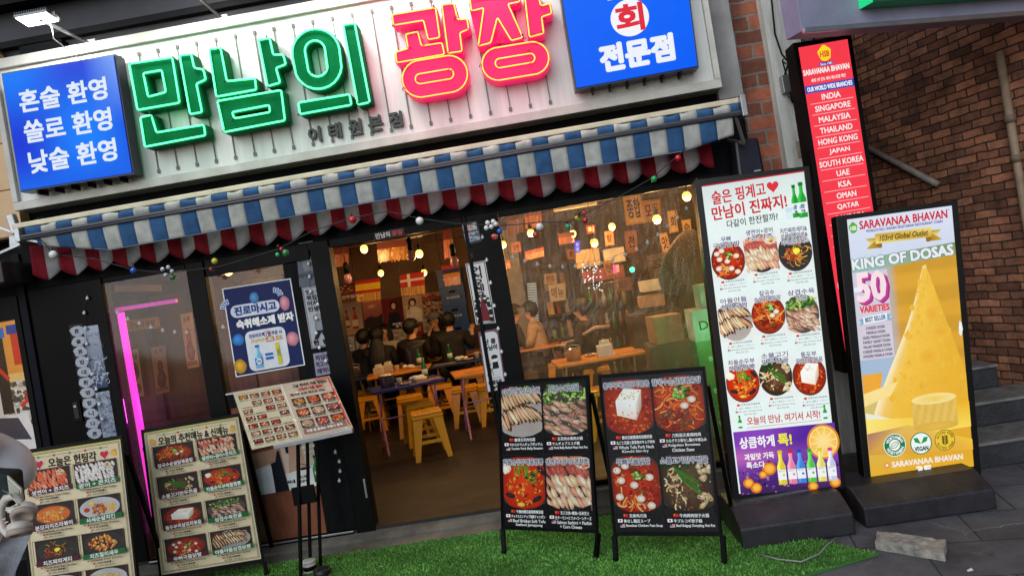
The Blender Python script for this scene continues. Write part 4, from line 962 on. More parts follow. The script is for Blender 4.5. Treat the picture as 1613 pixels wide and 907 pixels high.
def led1(ct):
    ct.gain = 1.55
    ct.grid(0, 0, 100, 303, lambda a, b: tuple(S(232, 246, 244)[i]*(1-.16*max(0, 1-b*9)) for i in range(3)), 4, 24)
    ct.rect(0, .0, 100, 1.4, S(190, 40, 60))
    rr = S(206, 40, 52)
    ct.text('술은 핑계고', 8.5, 6.5, 61, 19.5, rr, .38, rot=-.04); heart(ct, 68.5, 11, 5.8, S(226, 52, 66))
    ct.text('만남이 진짜지!', 7, 21.5, 80, 34.5, rr, .46, rot=-.04); ct.text('다같이 한잔할까?', 20, 37, 70, 44.5, S(54, 50, 52), .16, rot=-.02)
    bottle(ct, 88, 13, 44, S(30, 150, 46), S(20, 110, 40), S(236, 246, 248), 6.5); bottle(ct, 95, 11.5, 45, S(36, 160, 50), S(24, 120, 44), S(236, 246, 248), 8.5)
    for x, w in ((88, 4), (95, 6)): ct.text('참', x-w*.3, 32, x+w*.35, 36, S(30, 40, 60), .2); ct.text('이슬', x-w*.3, 37, x+w*.35, 40, S(30, 40, 60), .15); ct.ell(x-w*.4, 35, 1, 1.6, S(110, 190, 240), n=10)
    ct.poly([(78, 34), (85, 34), (84, 44.5), (79, 44.5)], S(206, 226, 236)); ct.poly([(78.8, 38), (84.3, 38), (83.7, 44), (79.3, 44)], S(222, 238, 246))
    rows = [(52, 'eggstew', '무뼈|국물닭발', 'sashimi', '생연어+광어|+콘치즈', 'pasta', '치킨짜파게티&|로제치즈라면&|파마산감튀세트'),
            (112, 'bossam', '아들아들|삼겹보쌈', 'stewnoodle', '칼국수|순살닭볶음탕', 'suyuk', '삼겹수육|전골'),
            (172, 'jjam', '차돌순두부|해물짬뽕', 'beef', '소불고기|만두전골', 'tofu', '통두부|목살김치볶음')]
    for (y, *r) in rows:
        for k in range(3):
            x0 = 1.2+k*33; kind = r[2*k]; off = (-2 if k == 1 else 1)
            zb = ct.z; food(ct, kind, x0-.8, y+5+off, x0+32, y+42.5+off, S(236, 240, 238), full='big')
    over(ct)
    for (y, *r) in rows:
        for k in range(3):
            x0 = 1.2+k*33; ls = r[2*k+1].split('|'); off = (-2 if k == 1 else 1)
            for j, l in enumerate(ls): ct.text(l, x0+2.5, y+off+j*5.6, x0+28.5, y+5+off+j*5.6, S(34, 56, 120), .12, WHITE, .32, fit=len(l) < 4)
            flag(ct, 'cn', x0+6, y+43+off, 3); ct.text('炖煮鸡肉汤锅套餐', x0+10, y+43+off, x0+29, y+45+off, S(80, 80, 90))
            flag(ct, 'jp', x0+4, y+46.4+off, 2.6); ct.text('骨なし鶏足スープセット', x0+8, y+46.4+off, x0+30, y+48.2+off, S(90, 90, 100))
            flag(ct, 'us', x0+4, y+49.6+off, 3); ct.text('Boneless Chicken Soup', x0+8, y+49.6+off, x0+30, y+51.6+off, S(90, 90, 100)); ct.text('Hot Pot Set', x0+12, y+52.4+off, x0+24, y+54.2+off, S(90, 90, 100))
    bottle(ct, 8, 227, 239, S(30, 150, 46), S(20, 110, 40), S(236, 246, 248), 4); bottle(ct, 92, 225, 238, S(30, 150, 46), S(20, 110, 40), S(236, 246, 248), 4)
    ct.text('오늘의 만남, 여기서 시작!', 15, 229, 87, 237, S(200, 44, 56), .2); ct.line([(14, 239.3), (88, 238.6)], .5, S(220, 120, 130))
    def pur(a, b):
        k = .5+.5*math.sin(6*a+3*b); c = [S(86, 40, 160)[i]*(1-k)+S(140, 70, 190)[i]*k for i in range(3)]
        m_ = max(0, b-.45)/.55; q = S(60, 34, 80); s_ = max(0, 1-abs(b-.42)*5)*(1-a)*.5; c = [c[i]*(1-m_)+q[i]*m_ for i in range(3)]
        return tuple(c[i]*(1-s_)+S(230, 130, 170)[i]*s_ for i in range(3))
    ct.grid(0, 242, 100, 303, pur, 14, 10)
    zb = ct.z; ct.clip = (0, 242, 100, 303)
    for _ in range(120): ct.blob(RG.uniform(0, 100), RG.uniform(272, 303), RG.uniform(.6, 2), RG.uniform(.5, 1.4), jit(RG.choice([S(70, 44, 110), S(110, 70, 130), S(40, 26, 60), S(150, 110, 150)])))
    ct.clip = None
    og = S(248, 190, 70)
    ct.ell(87, 259, 16, 16.5, S(244, 176, 60), S(226, 140, 30), 30); ct.ell(87, 259, 14, 14.5, S(252, 226, 150), None, 30)
    for k in range(10):
        a = 2*math.pi*k/10+.2; ct.poly([(87+2*math.cos(a), 259+2*math.sin(a)), (87+12.6*math.cos(a-.26), 259+13*math.sin(a-.26)), (87+13*math.cos(a), 259+13.5*math.sin(a)), (87+12.6*math.cos(a+.26), 259+13*math.sin(a+.26))], og, [S(255, 230, 150), og, og, og])
    for (x, y, r) in ((31, 280, 7), (9, 292, 5.4), (16, 297, 5.6), (24, 285, 4), (94, 298, 5.5), (72, 300, 5)):
        ct.ell(x, y, r, r*.9, S(240, 150, 30), S(214, 110, 16), 16); ct.ell(x+.3, y-.2, r*.72, r*.64, S(252, 200, 90), S(246, 170, 50), 14)
    ct.text('상큼하게', 5, 248, 39, 258.5, WHITE, .5); ct.text('톡!', 43, 248, 56, 259, S(244, 236, 60), .55)
    ct.text('과일맛 가득', 8, 264, 37, 270, WHITE, .28); ct.text('톡소다', 9, 272, 27, 278, WHITE, .28)
    for x, c, cp in ((43, S(222, 200, 60), S(230, 190, 40)), (53, S(226, 130, 160), S(206, 40, 60)), (62, S(70, 130, 220), S(40, 70, 190)), (72, S(90, 190, 80), S(60, 170, 60)), (82, S(226, 216, 110), S(230, 200, 60)), (92, S(200, 200, 226), S(226, 60, 130))):
        bottle(ct, x, 264+(x-43)*.03, 296, c, cp, S(240, 244, 246), 8.4); ct.ell(x+1.6, 287, 1.3, 1.3, c, n=8); ct.text('톡소다', x-3, 282.5, x+3, 284.2, S(60, 60, 90))
standing('white lit sign with Korean headline, nine dishes and purple drinks strip on a black base', -.86, [(1093, 284), (1273, 262), (1331, 768.5), (1154, 788)], [(1105, 292.5), (1266, 268.5), (1321.6, 763.6), (1164.3, 777)], 100, 303, (.86, 1.49, -1.16, -.62, .20), led1)
def led2(ct):
    sky = S(206, 218, 240)
    ct.rect(0, 0, 100, 40, S(222, 228, 244), S(210, 220, 240))
    def bg(a, b):
        wall = [S(224, 168, 56)[i]*(1-.25*(int(b*14) % 2 == 0 and .6)) for i in range(3)]; k = 1 if a > .42 else max(0, (a-.30)/.12)
        le = S(168, 190, 214) if b < .6 else S(210, 196, 120); tb = max(0, b-.62)/.38
        c = [le[i]*(1-k)+wall[i]*k for i in range(3)]; return tuple(c[i]*(1-tb)+S(232, 176, 44)[i]*tb for i in range(3))
    ct.grid(0, 46, 100, 248, bg, 24, 40)
    ct.poly([(0, 40), (100, 35), (100, 47), (0, 52)], S(150, 176, 150), [S(140, 190, 180), S(130, 150, 90), S(140, 160, 100), S(150, 200, 190)])
    leafmark(ct, 5.2, 8.5, 9, 11, S(90, 180, 50), WHITE)
    rd = S(206, 40, 60); ct.text('SARAVANAA BHAVAN', 11.5, 3.2, 95, 11, rd, .35); ct.text('®', 95.5, 2.6, 97.5, 4.6, rd)
    ct.text("WORLD'S NO.1 INDIAN VEGETARIAN RESTAURANT CHAIN", 17, 12.3, 90, 14.9, S(60, 64, 150), .1)
    gd = S(206, 166, 60); gl = S(246, 226, 130); gk = S(150, 110, 30)
    for sx, x0, x1, xm in ((1, 16, 31, 20), (-1, 88, 73, 84)):
        ct.poly([(x0, 21), (x1, 21), (x1, 31), (x0, 31), (xm, 26)], gd, [gd, gk, gk, gd, gl]); ct.poly([(x1-sx*6, 27.5), (x1, 27.5), (x1, 31), (x1-sx*3, 31.5)], gk)
    ct.poly([(25, 17.5), (79, 17.5), (79, 27), (25, 27)], gd, [gd, gl, gd, gl]); ct.text('103rd Global Outlet', 29, 19.6, 75, 25, S(80, 60, 20), .15, skew=.2)
    ct.text('KING OF DOSAS', 1, 38.2, 97.5, 47.8, S(236, 240, 246), .7, S(110, 130, 130), .5, rot=-.028)
    # cone
    n = 26
    def cone(a, b):
        k = .5+.5*math.sin(3.1*a+b*2.3); e = max(0, .12-a)/.12; c = [S(244, 198, 76)[i]*k+S(236, 180, 54)[i]*(1-k) for i in range(3)]
        return tuple(c[i]*(1-e)+S(252, 240, 200)[i]*e for i in range(3))
    ct.up(); vs = []; cl = []; fs = []; m_ = 10
    for j in range(n+1):
        b = j/n; y = 55+b*137; xl = 67-b*57+(3*math.sin(b*5)); xr = min(99.9, 71+b*38)
        for i in range(m_+1): a = i/m_; vs.append(ct.p(xl+(xr-xl)*a, y+math.sin(a*3.14)*b*4)); cl.append(cone(a, b))
    for j in range(n):
        for i in range(m_): k = j*(m_+1)+i; fs.append((k, k+1, k+m_+2, k+m_+1))
    ct.mb.add(vs, fs, cols=cl)
    for _ in range(80):
        b = RG.uniform(.05, .97); y = 55+b*137; x = RG.uniform(68-b*52, min(97, 70+b*35)); r_ = RG.uniform(.8, 3.2); ct.z = zc0 = ct.z
        ct.poly([(x+r_*math.cos(t)*RG.uniform(.6, 1.2), y+r_*1.3*math.sin(t)*RG.uniform(.6, 1.2)) for t in [k*.785 for k in range(8)]], None, cols=[cone(.5, b)]*8, fan=(x, y, jit(RG.choice([S(238, 188, 62), S(242, 196, 76), S(236, 180, 54)]), .06))); ct.z -= ct.step*.85
    ct.blob(69, 55, 2.2, 2.6, S(240, 220, 140), lo=.85, hi=1.1)
    zb = ct.z
    for _ in range(90):
        b = RG.uniform(.08, .9); y = 55+b*137; x = RG.uniform(69-b*48, min(97, 69+b*34)); ct.ell(x, y, RG.uniform(.2, .6), RG.uniform(.2, .5), S(206, 146, 40), n=6); ct.z -= ct.step*.8
    for (x, y, rx, ry) in ((72, 100, 6, 7), (80, 118, 9, 6), (66, 140, 10, 7)): ct.ell(x, y, rx, ry, S(236, 172, 58), S(240, 188, 64), 20)
    ct.blob(98, 118, 2, 8, WHITE, lo=.9)
    ct.poly([(0, 150), (20, 150), (16, 168), (0, 172)], S(240, 170, 60)); ct.poly([(0, 168), (34, 160), (26, 172), (0, 180)], S(250, 226, 150))
    ct.poly([(0, 186), (30, 196), (28, 200), (0, 192)], S(236, 236, 220)); ct.poly([(0, 192), (50, 196), (100, 186), (100, 210), (0, 214)], S(250, 214, 90), [S(252, 232, 120), S(246, 206, 70), S(240, 180, 40), S(250, 220, 90), S(252, 230, 130)])
    ct.poly([(0, 206), (40, 202), (100, 222), (100, 232), (0, 226)], S(206, 130, 50), [S(170, 110, 110), S(230, 190, 90), S(240, 200, 60), S(236, 180, 60), S(214, 160, 70)])
    ct.grid(45, 180, 88, 206, lambda a, b: tuple(v*(.85+.25*abs(math.sin(a*17+b*3))) for v in S(226, 188, 92)), 20, 5); ct.ell(66.5, 180, 21.5, 5, S(240, 204, 96), S(248, 226, 150), 24); ct.ell(66.5, 206, 21.5, 4, S(230, 188, 84), S(220, 176, 70), 24)
    # left text column
    ct.rect(0, 52, 33, 136, S(214, 206, 220))
    ct.text('50', 6, 56, 33, 83, S(170, 50, 140), 1.6); ct.text('50', 4.6, 54.5, 31.6, 81.5, S(196, 70, 150), 1.5); ct.text('50', 3, 53, 30, 80, S(250, 226, 232), 1.2); ct.rect(0, 66, 8, 70.5, S(240, 240, 250))
    ct.text('VARIETIES', 4, 85, 32, 91, S(226, 70, 80), .45)
    ct.poly([(2, 97), (8, 96), (8, 101), (2, 103), (4, 100)], S(130, 176, 206)); ct.poly([(33, 95), (27, 95), (27, 101), (34, 101), (31, 98)], S(130, 176, 206)); ct.poly([(6, 95), (29, 93.5), (29, 100.5), (6, 102)], S(236, 244, 250)); ct.text('BEST SELLER', 8, 95.6, 27.5, 99.8, S(50, 90, 130), .2, rot=-.05)
    for i, (t, w) in enumerate((('CHEESE DOSA', 18), ('MASALA DOSA', 18), ('GHEE MASALA DOSA', 26), ('FAMILY GIANT DOSA', 26), ('PALAK PANEER DOSA', 26), ('CHEESE MASALA DOSA', 28), ('MYSORE MASALA DOSA', 28))): ct.text(t, 17-w/2, 104.8+i*4.45, 17+w/2, 107.4+i*4.45, S(60, 60, 80), .12)
    gn = S(20, 130, 80)
    ct.ell(25, 219, 10.8, 10.8, WHITE, n=30); ct.ell(25, 219, 10.1, 10.1, gn, n=30); ct.ell(25, 219, 5.2, 5.2, WHITE, n=24); ct.ell(25, 219, 4.6, 2.6, gn, n=16, ang=-.5); ct.ell(25, 219, 3.9, 2.0, WHITE, n=16, ang=-.5); ct.line([(22, 220.6), (28, 217.4)], .5, gn)
    for i, ch in enumerate('VEGETARIAN'):
        for s_ in (-1, 1):
            a = (-1.15+2.3*i/9)*1.0; x = 25+7.6*math.sin(a); y = 219+s_*(-7.6)*math.cos(a)
            if s_ > 0: ct.text(ch, x-.9, y-1.3, x+.9, y+1.3, WHITE, .12, rot=a)
            else: ct.text(ch, 25+7.6*math.sin(a)-.9, 219+7.6*math.cos(a)-1.3, 25+7.6*math.sin(a)+.9, 219+7.6*math.cos(a)+1.3, WHITE, .12, rot=-a)
    ct.ell(50, 220, 10.4, 10.4, S(30, 120, 80), n=30); ct.ell(50, 220, 9.5, 9.5, S(240, 248, 244), n=30); ct.text('VEGAN', 43.5, 223, 56.5, 227, S(20, 60, 50), .25)
    for s_ in (-1, 1): ct.poly([(50, 220.5), (50+s_*3, 214.5), (50+s_*7, 214.6), (50+s_*5.6, 218.6)], S(40, 150, 80))
    ct.ell(73, 219.6, 9.8, 9.8, S(90, 80, 20), n=30); ct.ell(73, 219.6, 9.2, 9.2, S(236, 200, 60), n=30)
    for k in range(4):
        for s_ in (-1, 1): ct.ell(73+s_*1.7, 216.4+k*2, 1.6, .8, S(60, 56, 20), n=8, ang=s_*-.7)
    ct.line([(73, 214), (73, 225)], .5, S(60, 56, 20))
    for i, ch in enumerate('GLUTEN FREE'):
        if ch != ' ':
            a = -1.2+2.4*i/10
            for s_ in (-1, 1): ct.text(ch, 73+7.4*math.sin(a)-.7, 219.6-s_*7.4*math.cos(a)-.9, 73+7.4*math.sin(a)+.7, 219.6-s_*7.4*math.cos(a)+.9, S(60, 56, 20), .08, rot=a*s_)
    ct.ell(15, 236.5, 2.8, 2.8, S(226, 80, 120), S(240, 160, 60), 16); ct.ell(15, 236.5, 1.3, 1.3, WHITE, n=12); ct.text('SARAVANAA BHAVAN', 20, 234, 88, 239, S(246, 236, 226), .35)
    ct.text('3F', 43, 241.2, 56.5, 247.8, S(250, 246, 240), .8)
standing('yellow lit sign with a tall golden cone on a black base beside the steps', -.80, [(1315.6, 341), (1506, 315.6), (1544.5, 757), (1362, 764.6)], [(1334, 346), (1499, 324), (1534, 734), (1372, 753)], 100, 248, (1.57, 2.30, -1.10, -.52, .19), led2, lean=.05)

# ------------------------------------------------------------------ black and beige easel boards
def easel(name, label, group, fl, fr, corners, W_, H_, draw, legs=True, lean=.16, back=(.0, .42), edge=M_frame, m=None):
    """front feet fl, fr on the ground; the four pixel corners lie on the leaning plane through them"""
    d = (fr-fl).normalized(); n = Vector((d.y, -d.x, 0)).normalized(); n = n if n.y < 0 else -n
    n = (n+Vector((0, 0, lean))).normalized()
    q = [PL(u, v, fl, n) for u, v in corners]
    t = empty(name, (fl+fr)/2, label, 'menu board', group)
    g = MB(); w = .028
    inn = [q[0].lerp(q[2], .022), q[1].lerp(q[3], .022), q[2].lerp(q[0], .022), q[3].lerp(q[1], .022)]
    g.ring_prism([p+n*.006 for p in q], [p+n*.006 for p in inn], -n*.03); g.build('frame', edge, t, bevel=.002)
    ct = Ct(*[p-n*.002 for p in inn], W_, H_, S(18, 18, 20), thick=.010); draw(ct); ct.build('menu_print', m or M_vinyl, t)
    for f, c in ((fl, q[3]), (fr, q[2])):
        g = MB(); a = c-n*.012; f2 = Vector((f.x, f.y, 0)); g.bar(f2+Vector((0, 0, .004)), a, .026, .026); g.tube([f2+Vector((0, 0, .0)), f2+Vector((0, 0, .03))], .017, 8); g.build('leg', edge, t, bevel=.002)
    hz = Vector((n.x, n.y, 0)).normalized()
    for f, c, s_ in ((fl, q[0], 0), (fr, q[1], 1)):
        g = MB(); top = c.lerp(q[3 if not s_ else 2], .12)-n*.035; foot = Vector((f.x, f.y, 0))-hz*back[1]; g.bar(foot+Vector((0, 0, .004)), top, .024, .024); g.build('rear_leg', edge, t, bevel=.002)
    return t
navy = S(30, 34, 70)
def blackboard(cells):
    def draw(ct):
        ct.gain = 1.4
        for i, (kind, title, cn, jp, en) in enumerate(cells):
            c, r = i % 2, i//2; x0 = 1.5+c*49.2; y0 = 2.5+r*77
            food(ct, kind, x0, y0+1, x0+47.6, y0+57, S(26, 24, 26), full=True)
        over(ct)
        for i, (kind, title, cn, jp, en) in enumerate(cells):
            c, r = i % 2, i//2; x0 = 1.5+c*49.2; y0 = 2.5+r*77
            # dark lower lip of the plate and captions
            ct.poly([(x0, y0+50), (x0+12, y0+55), (x0+24, y0+56.5), (x0+36, y0+55), (x0+47.6, y0+50), (x0+47.6, y0+58), (x0, y0+58)], S(20, 20, 22))
            wt = min(46, 5.6*len(title)); ct.text(title, x0+24-wt/2, y0+3, x0+24+wt/2, y0+9.5, navy, .16, S(235, 238, 244), .42)
            ink = S(236, 236, 236)
            flag(ct, 'cn', x0+9, y0+57.5, 4.8); ct.text(cn, x0+15, y0+57.5, x0+15+min(30, 3.4*len(cn)), y0+61, ink, .12)
            flag(ct, 'jp', x0+3, y0+62.4, 4.8); ct.text(jp, x0+9, y0+62.6, x0+9+min(38, 3.3*len(jp)), y0+66, ink, .12)
            ls = en.split('|'); flag(ct, 'us', x0+5, y0+67.2, 4.8)
            for j, l in enumerate(ls): w_ = min(36, 1.75*len(l)); ct.text(l, x0+(11 if j == 0 else 14), y0+67.4+j*4.4, x0+(11 if j == 0 else 14)+w_, y0+70.6+j*4.4, ink, .12)
        ct.rect(49.8, 1, 50.3, 154, S(40, 40, 42)); ct.rect(1, 77.8, 99, 78.3, S(40, 40, 42))
    return draw
GB = 'black food picture boards on legs standing on the turf'
easel('menu_board', 'black board of four dishes, sliced pork and red seafood soup, beside the doorway', GB, PZ(794.7, 873.8), PZ(939, 881), [(783.8, 601), (926.4, 590), (941, 839), (790, 832.7)], 100, 155, blackboard([
    ('bossam', '아들아들삼겹보쌈', '嫩滑五花肉包菜', 'やわらかサムギョプポッサム', 'Tender Pork Belly Bossam'), ('suyuk', '삼겹수육전골', '五花肉水煮肉火锅', 'サムギョプスユク鍋', 'Pork Belly Boiled Meat Hot Pot'),
    ('jjam', '차돌순두부해물짬뽕', '牛胸肉嫩豆腐海鲜辣汤面', 'チャドルスンドゥブ海鮮チャンポン', 'Beef Brisket Soft Tofu|Seafood Jjamppong'), ('sashimi', '생연어+광어+콘치즈', '生三文鱼+鲽鱼+玉米芝士', '生サーモン+ヒラメ+コーンチーズ', 'Salmon Sashimi + Flatfish|+ Corn Cheese')]))
easel('menu_board', 'black board of four dishes with a white tofu block and eggs in red stew', GB, PZ(970.8, 885.8), PZ(1141.8, 889.4), [(942, 590), (1110, 576.5), (1137.4, 843.6), (966.5, 842.8)], 100, 155, blackboard([
    ('tofu', '통두부목살김치볶음', '整块豆腐猪颈肉泡菜炒菜', '丸ごと豆腐と豚首肉のキムチ炒め', 'Whole Tofu Pork Neck|Kimchi Stir-fry'), ('stewnoodle', '칼국수순살닭볶음탕', '刀削面无骨辣炖鸡', 'カルグクス骨なし鶏の辛煮込み', 'Kalguksu Boneless|Chicken Stew'),
    ('eggstew', '무뼈국물닭발', '无骨鸡爪汤', '骨なし鶏足スープ', 'Boneless Chicken Feet Soup'), ('beef', '소불고기만두전골', '牛肉烤肉饺子火锅', '牛プルコギ餃子鍋', 'Beef Bulgogi Dumpling Hot Pot')]))
BEI = S(228, 212, 174)
def beige(title, hearts, cells):
    def draw(ct):
        ct.gain = 1.35
        ct.rect(0, 0, 100, 150, BEI); ct.rect(0, 0, 100, 4, S(216, 206, 110), BEI)
        for f in (1.6, 2.6): ct.frame(f, f, 100-f, 150-f, .35, S(60, 50, 40))
        for i in range(5): ct.line([(12+i*15, 5.2+(i % 2)*.6), (27+i*15, 5.2+((i+1) % 2)*.6)], .3, S(60, 70, 40)); ct.ell(20+i*15, 5.6, 1.2, 1.2, (S(60, 170, 90) if i % 2 == 0 else S(220, 60, 50)), n=10)
        if hearts:
            for x in (20, 83):
                heart(ct, x, 12.2, 5, S(244, 220, 220)); heart(ct, x, 12.2, 4.2, S(206, 40, 70))
            ct.text(title, 29, 8, 75, 16.5, S(26, 22, 20), .32)
        else: ct.text(title, 14, 7.6, 87, 16.4, S(26, 22, 20), .32)
        for x in (8, 92): ct.blob(x, 11.5, 3, 3.2, S(226, 170, 60), lo=.8, hi=1.15); ct.rrect(x-2.6, 11, x+2.8, 14.6, .8, S(236, 184, 70))
        for i, (kind, t, en) in enumerate(cells):
            c, r = i % 2, i//2; x0 = 6+c*45.5; y0 = 17.5+r*32.6
            if y0+22 < 150: food(ct, kind, x0+1, y0, x0+42.5, min(148, y0+20.5), S(50, 36, 34))
        over(ct)
        for i, (kind, t, en) in enumerate(cells):
            c, r = i % 2, i//2; x0 = 6+c*45.5; y0 = 17.5+r*32.6; col = S(84, 30, 44) if c == 0 else S(26, 106, 54)
            if y0+25 > 149: continue
            ct.frame(x0+.4, y0-.6, x0+43.1, y0+21.1, .5, S(90, 66, 40))
            ct.poly([(x0+2, y0+18.4), (x0+43.5, y0+16.8), (x0+43.5, y0+21.8), (x0+2, y0+23.2)], col)
            w_ = min(36, 4.6*len(t)); ct.text(t, x0+22.6-w_/2, y0+18, x0+22.6+w_/2, y0+22.2, WHITE, .15, rot=-.035)
            ink = S(70, 60, 50); flag(ct, 'us', x0+6, y0+24, 2.4); ct.text(en, x0+10, y0+24, x0+40, y0+25.8, ink, .08)
            flag(ct, 'cn', x0+11, y0+26.6, 2.4); ct.text('牛肉火锅套餐', x0+15, y0+26.6, x0+29, y0+28.3, ink, .08); flag(ct, 'jp', x0+9, y0+29.1, 2.4); ct.text('チーズサーモンセット', x0+13, y0+29.2, x0+32, y0+30.8, ink, .08)
    return draw
GE = 'beige menu boards with dish pictures in black frames'
f2r = PZ(420.5, 907); 
d2 = Vector((-.62, -.16, 0)); f2l = f2r+d2
easel('menu_board', 'beige menu board of eight dishes between the window and the menu stand', GE, f2l, f2r, [(221.8, 676.8), (377.8, 650.3), (416, 884), (251.5, 911)], 100, 150, beige('오늘의 추천메뉴 & 신메뉴', False, [
    ('stewnoodle', '칼국수순살닭볶음탕', 'Kalguksu Boneless Chicken Stew'), ('sashimi', '생연어+광어+콘치즈', 'Salmon Sashimi + Flatfish + Corn Cheese'), ('beef', '소불고기만두전골', 'Beef Bulgogi Dumpling Hot Pot'), ('jjam', '차돌순두부해물짬뽕', 'Beef Brisket Soft Tofu Jjamppong'),
    ('tofu', '통두부목살김치볶음', 'Whole Tofu Pork Neck Kimchi Stir-fry'), ('suyuk', '삼겹수육전골', 'Pork Belly Boiled Meat Hot Pot'), ('eggstew', '무뼈국물닭발', 'Boneless Chicken Feet Soup'), ('bossam', '야들야들삼겹보쌈', 'Tender Pork Belly Bossam')]), lean=.20, m=M_paper)
f1r = P(222, 940, -.85); f1r.z = 0; f1l = f1r+Vector((-.66, -.05, 0))
easel('menu_board', 'beige menu board headed with two red hearts, half behind the person with headphones', GE, f1l, f1r, [(22, 711), (192.8, 684.5), (222, 952), (54, 978)], 100, 150, beige('오늘은 헌팅각', True, [
    ('salmon', '생연어 + 콘치즈', 'Fresh Salmon + Corn Cheese'), ('white', '광어 + 콘치즈', 'Flatfish Sashimi + Corn Cheese'), ('rose', '분모자치즈라볶이', 'Cheese Rabokki with Glass Noodles'), ('fries', '사세순살치킨', 'Boneless Fried Chicken'),
    ('pasta', '치즈짜파게티', 'Cheese Black Bean Noodles'), ('shrimp', '치즈칠리새우', 'Cheese Chili Shrimp'), ('friedshrimp', '왕새우튀김', 'Fried King Shrimp'), ('gyoza', '군만두튀김', 'Fried Dumplings')]), lean=.16, m=M_paper)

# ------------------------------------------------------------------ menu stand with an open laminated menu
tn = Vector((0, -.78, .62)).normalized(); tp = P(477, 692, -.56)
tq = [PL(u, v, tp, tn) for u, v in ((366.8, 618), (519, 592), (556.4, 673.7), (397, 708))]
bc = PZ(500, 898, .012)
ms = empty('menu_stand', (bc.x, bc.y, 0), 'black three-legged menu stand with a tilted tray in front of the poster window', 'menu stand')
lq0 = tq[3].lerp(tq[2], .22); lq1 = tq[2]
part(lambda g: g.slab([tq[0]-tn*.006, tq[1]-tn*.006, tq[2]-tn*.006, tq[3]-tn*.006], tn, .012), 'tray', M_frame, ms)
part(lambda g: g.bar(lq0+Vector((0, -.008, -.012)), lq1+Vector((0, -.008, -.012)), .035, .03), 'ledge', M_alu, ms)
for k, (u, v) in enumerate(((474, 912), (489, 893), (505, 890))):
    b_ = PZ(u, v, .012); tx = lq0.lerp(lq1, .22+k*.11); part(lambda g: g.bar(b_, Vector((tx.x+.0, tx.y+.14+.02*k, tx.z+.05)), .020, .020), 'leg', M_frame, ms)
zc = .55; part(lambda g: g.slab([P(458, 769, bc.y-.012), P(493, 763, bc.y-.012), P(499, 790, bc.y-.012), P(463, 797, bc.y-.012)], (0, -1, 0), .02), 'tie_plate', M_frame, ms)
bq_ = [PZ(448, 912, .012), PZ(520, 883, .012), PZ(560, 915, .012), PZ(500, 945, .012)]
part(lambda g: g.prism([Vector((p.x, p.y, .0025)) for p in bq_], (0, 0, .0092)), 'base_plate', mat('stand_base', S(40, 38, 44), .45, noise=.4), ms)
ct = Ct(*[p+tn*.002 for p in tq], 100, 60, S(206, 188, 156), thick=.006)
ct.rect(0, 0, 49.6, 60, S(206, 192, 160)); ct.rect(50.4, 0, 100, 60, S(196, 176, 152)); ct.rect(49.6, 0, 50.4, 60, S(236, 230, 220))
kinds = ['salmon', 'shrimp', 'stewnoodle', 'eggstew', 'jjam', 'fried', 'rose', 'gyoza', 'bossam', 'pasta', 'fries']
def mini(x0, y0, x1, y1, k):
    zb = ct.z; ct.rect(x0, y0, x1, y1, S(60, 44, 38)); ct.clip = (x0, y0, x1, y1); base = RG.choice([RED, ORG, S(190, 130, 60), S(150, 60, 40), S(200, 160, 120)])
    ct.ell((x0+x1)/2, (y0+y1)/2, (x1-x0)*.44, (y1-y0)*.44, base, tuple(v*.6 for v in base), 12); scat(ct, (x0+x1)/2, (y0+y1)/2, (x1-x0)*.38, (y1-y0)*.36, 12, [base, S(220, 150, 80), DRED, CREAM], .6, 1.2, .7); ct.clip = None; z1 = ct.z; ct.z = zb; ct.ztop = max(getattr(ct, 'ztop', 0), z1)
for r_ in range(7):
    for c in range(4):
        if (r_*5+c) % 6 == 5: continue
        mini(4+c*11.4, 5+r_*7.7, 13.6+c*11.4, 9.6+r_*7.7, 0)
for r_ in range(3):
    for c in range(3): mini(54+c*15, 18+r_*12, 67+c*15, 26+r_*12, 0)
over(ct)
for r_ in range(7):
    ct.rect(3, 3.2+r_*7.7, 48, 3.5+r_*7.7, S(120, 90, 60))
    for c in range(4): ct.text(('연어사시미', '치즈닭갈비', '해물라면', '계란말이', '김치전골')[(r_+c) % 5], 4+c*11.4, 10.1+r_*7.7, 12.4+c*11.4, 11.5+r_*7.7, S(60, 40, 30))
ct.text('그날 저녁이 가장 맛있는', 60, 3.5, 95, 6.8, S(60, 30, 26), .2); ct.text('그래서 다들 들려요', 64, 8, 92, 11.3, S(190, 40, 30), .25); ct.text('베스트 오브 베스트 메뉴', 55, 13, 90, 15.6, S(60, 30, 26), .15)
for r_ in range(3):
    for c in range(3): ct.text(('국물닭발', '닭볶음탕', '수육전골', '해물짬뽕')[(r_*2+c) % 4], 55+c*15, 26.6+r_*12, 66+c*15, 28.6+r_*12, S(60, 40, 30), .1)
ct.rect(97.2, 2, 98.6, 57, S(226, 60, 40)); ct.rect(84, 1.6, 98.6, 2.6, S(226, 60, 40)); ct.rect(54, 52, 96, 56.5, S(150, 110, 90)); ct.text('주류 및 음료는 주문시 문의', 57, 53, 92, 55.6, WHITE, .1)  # red edge strips: neon reflection painted into the menu print
ct.build('open_menu', M_gloss, None, label='laminated beige menu of small dish pictures lying open on the black stand', cat='menu')
tp_ = PZ(489, 900, .012)
tin = empty('tin_can', (tp_.x, tp_.y, .0125), 'small white and black paint tin on the foot of the menu stand', 'tin')
part(lambda g: g.lathe([(.042, .0125), (.043, .016), (.043, .082)], (tp_.x, tp_.y, 0), 20), 'body', mat('tin_body', S(196, 190, 176), .4, noise=.3, nscale=20), tin, bevel=0)
part(lambda g: (g.lathe([(.0435, .03), (.0437, .058)], (tp_.x, tp_.y, 0), 20)), 'band', M_black, tin, bevel=0)
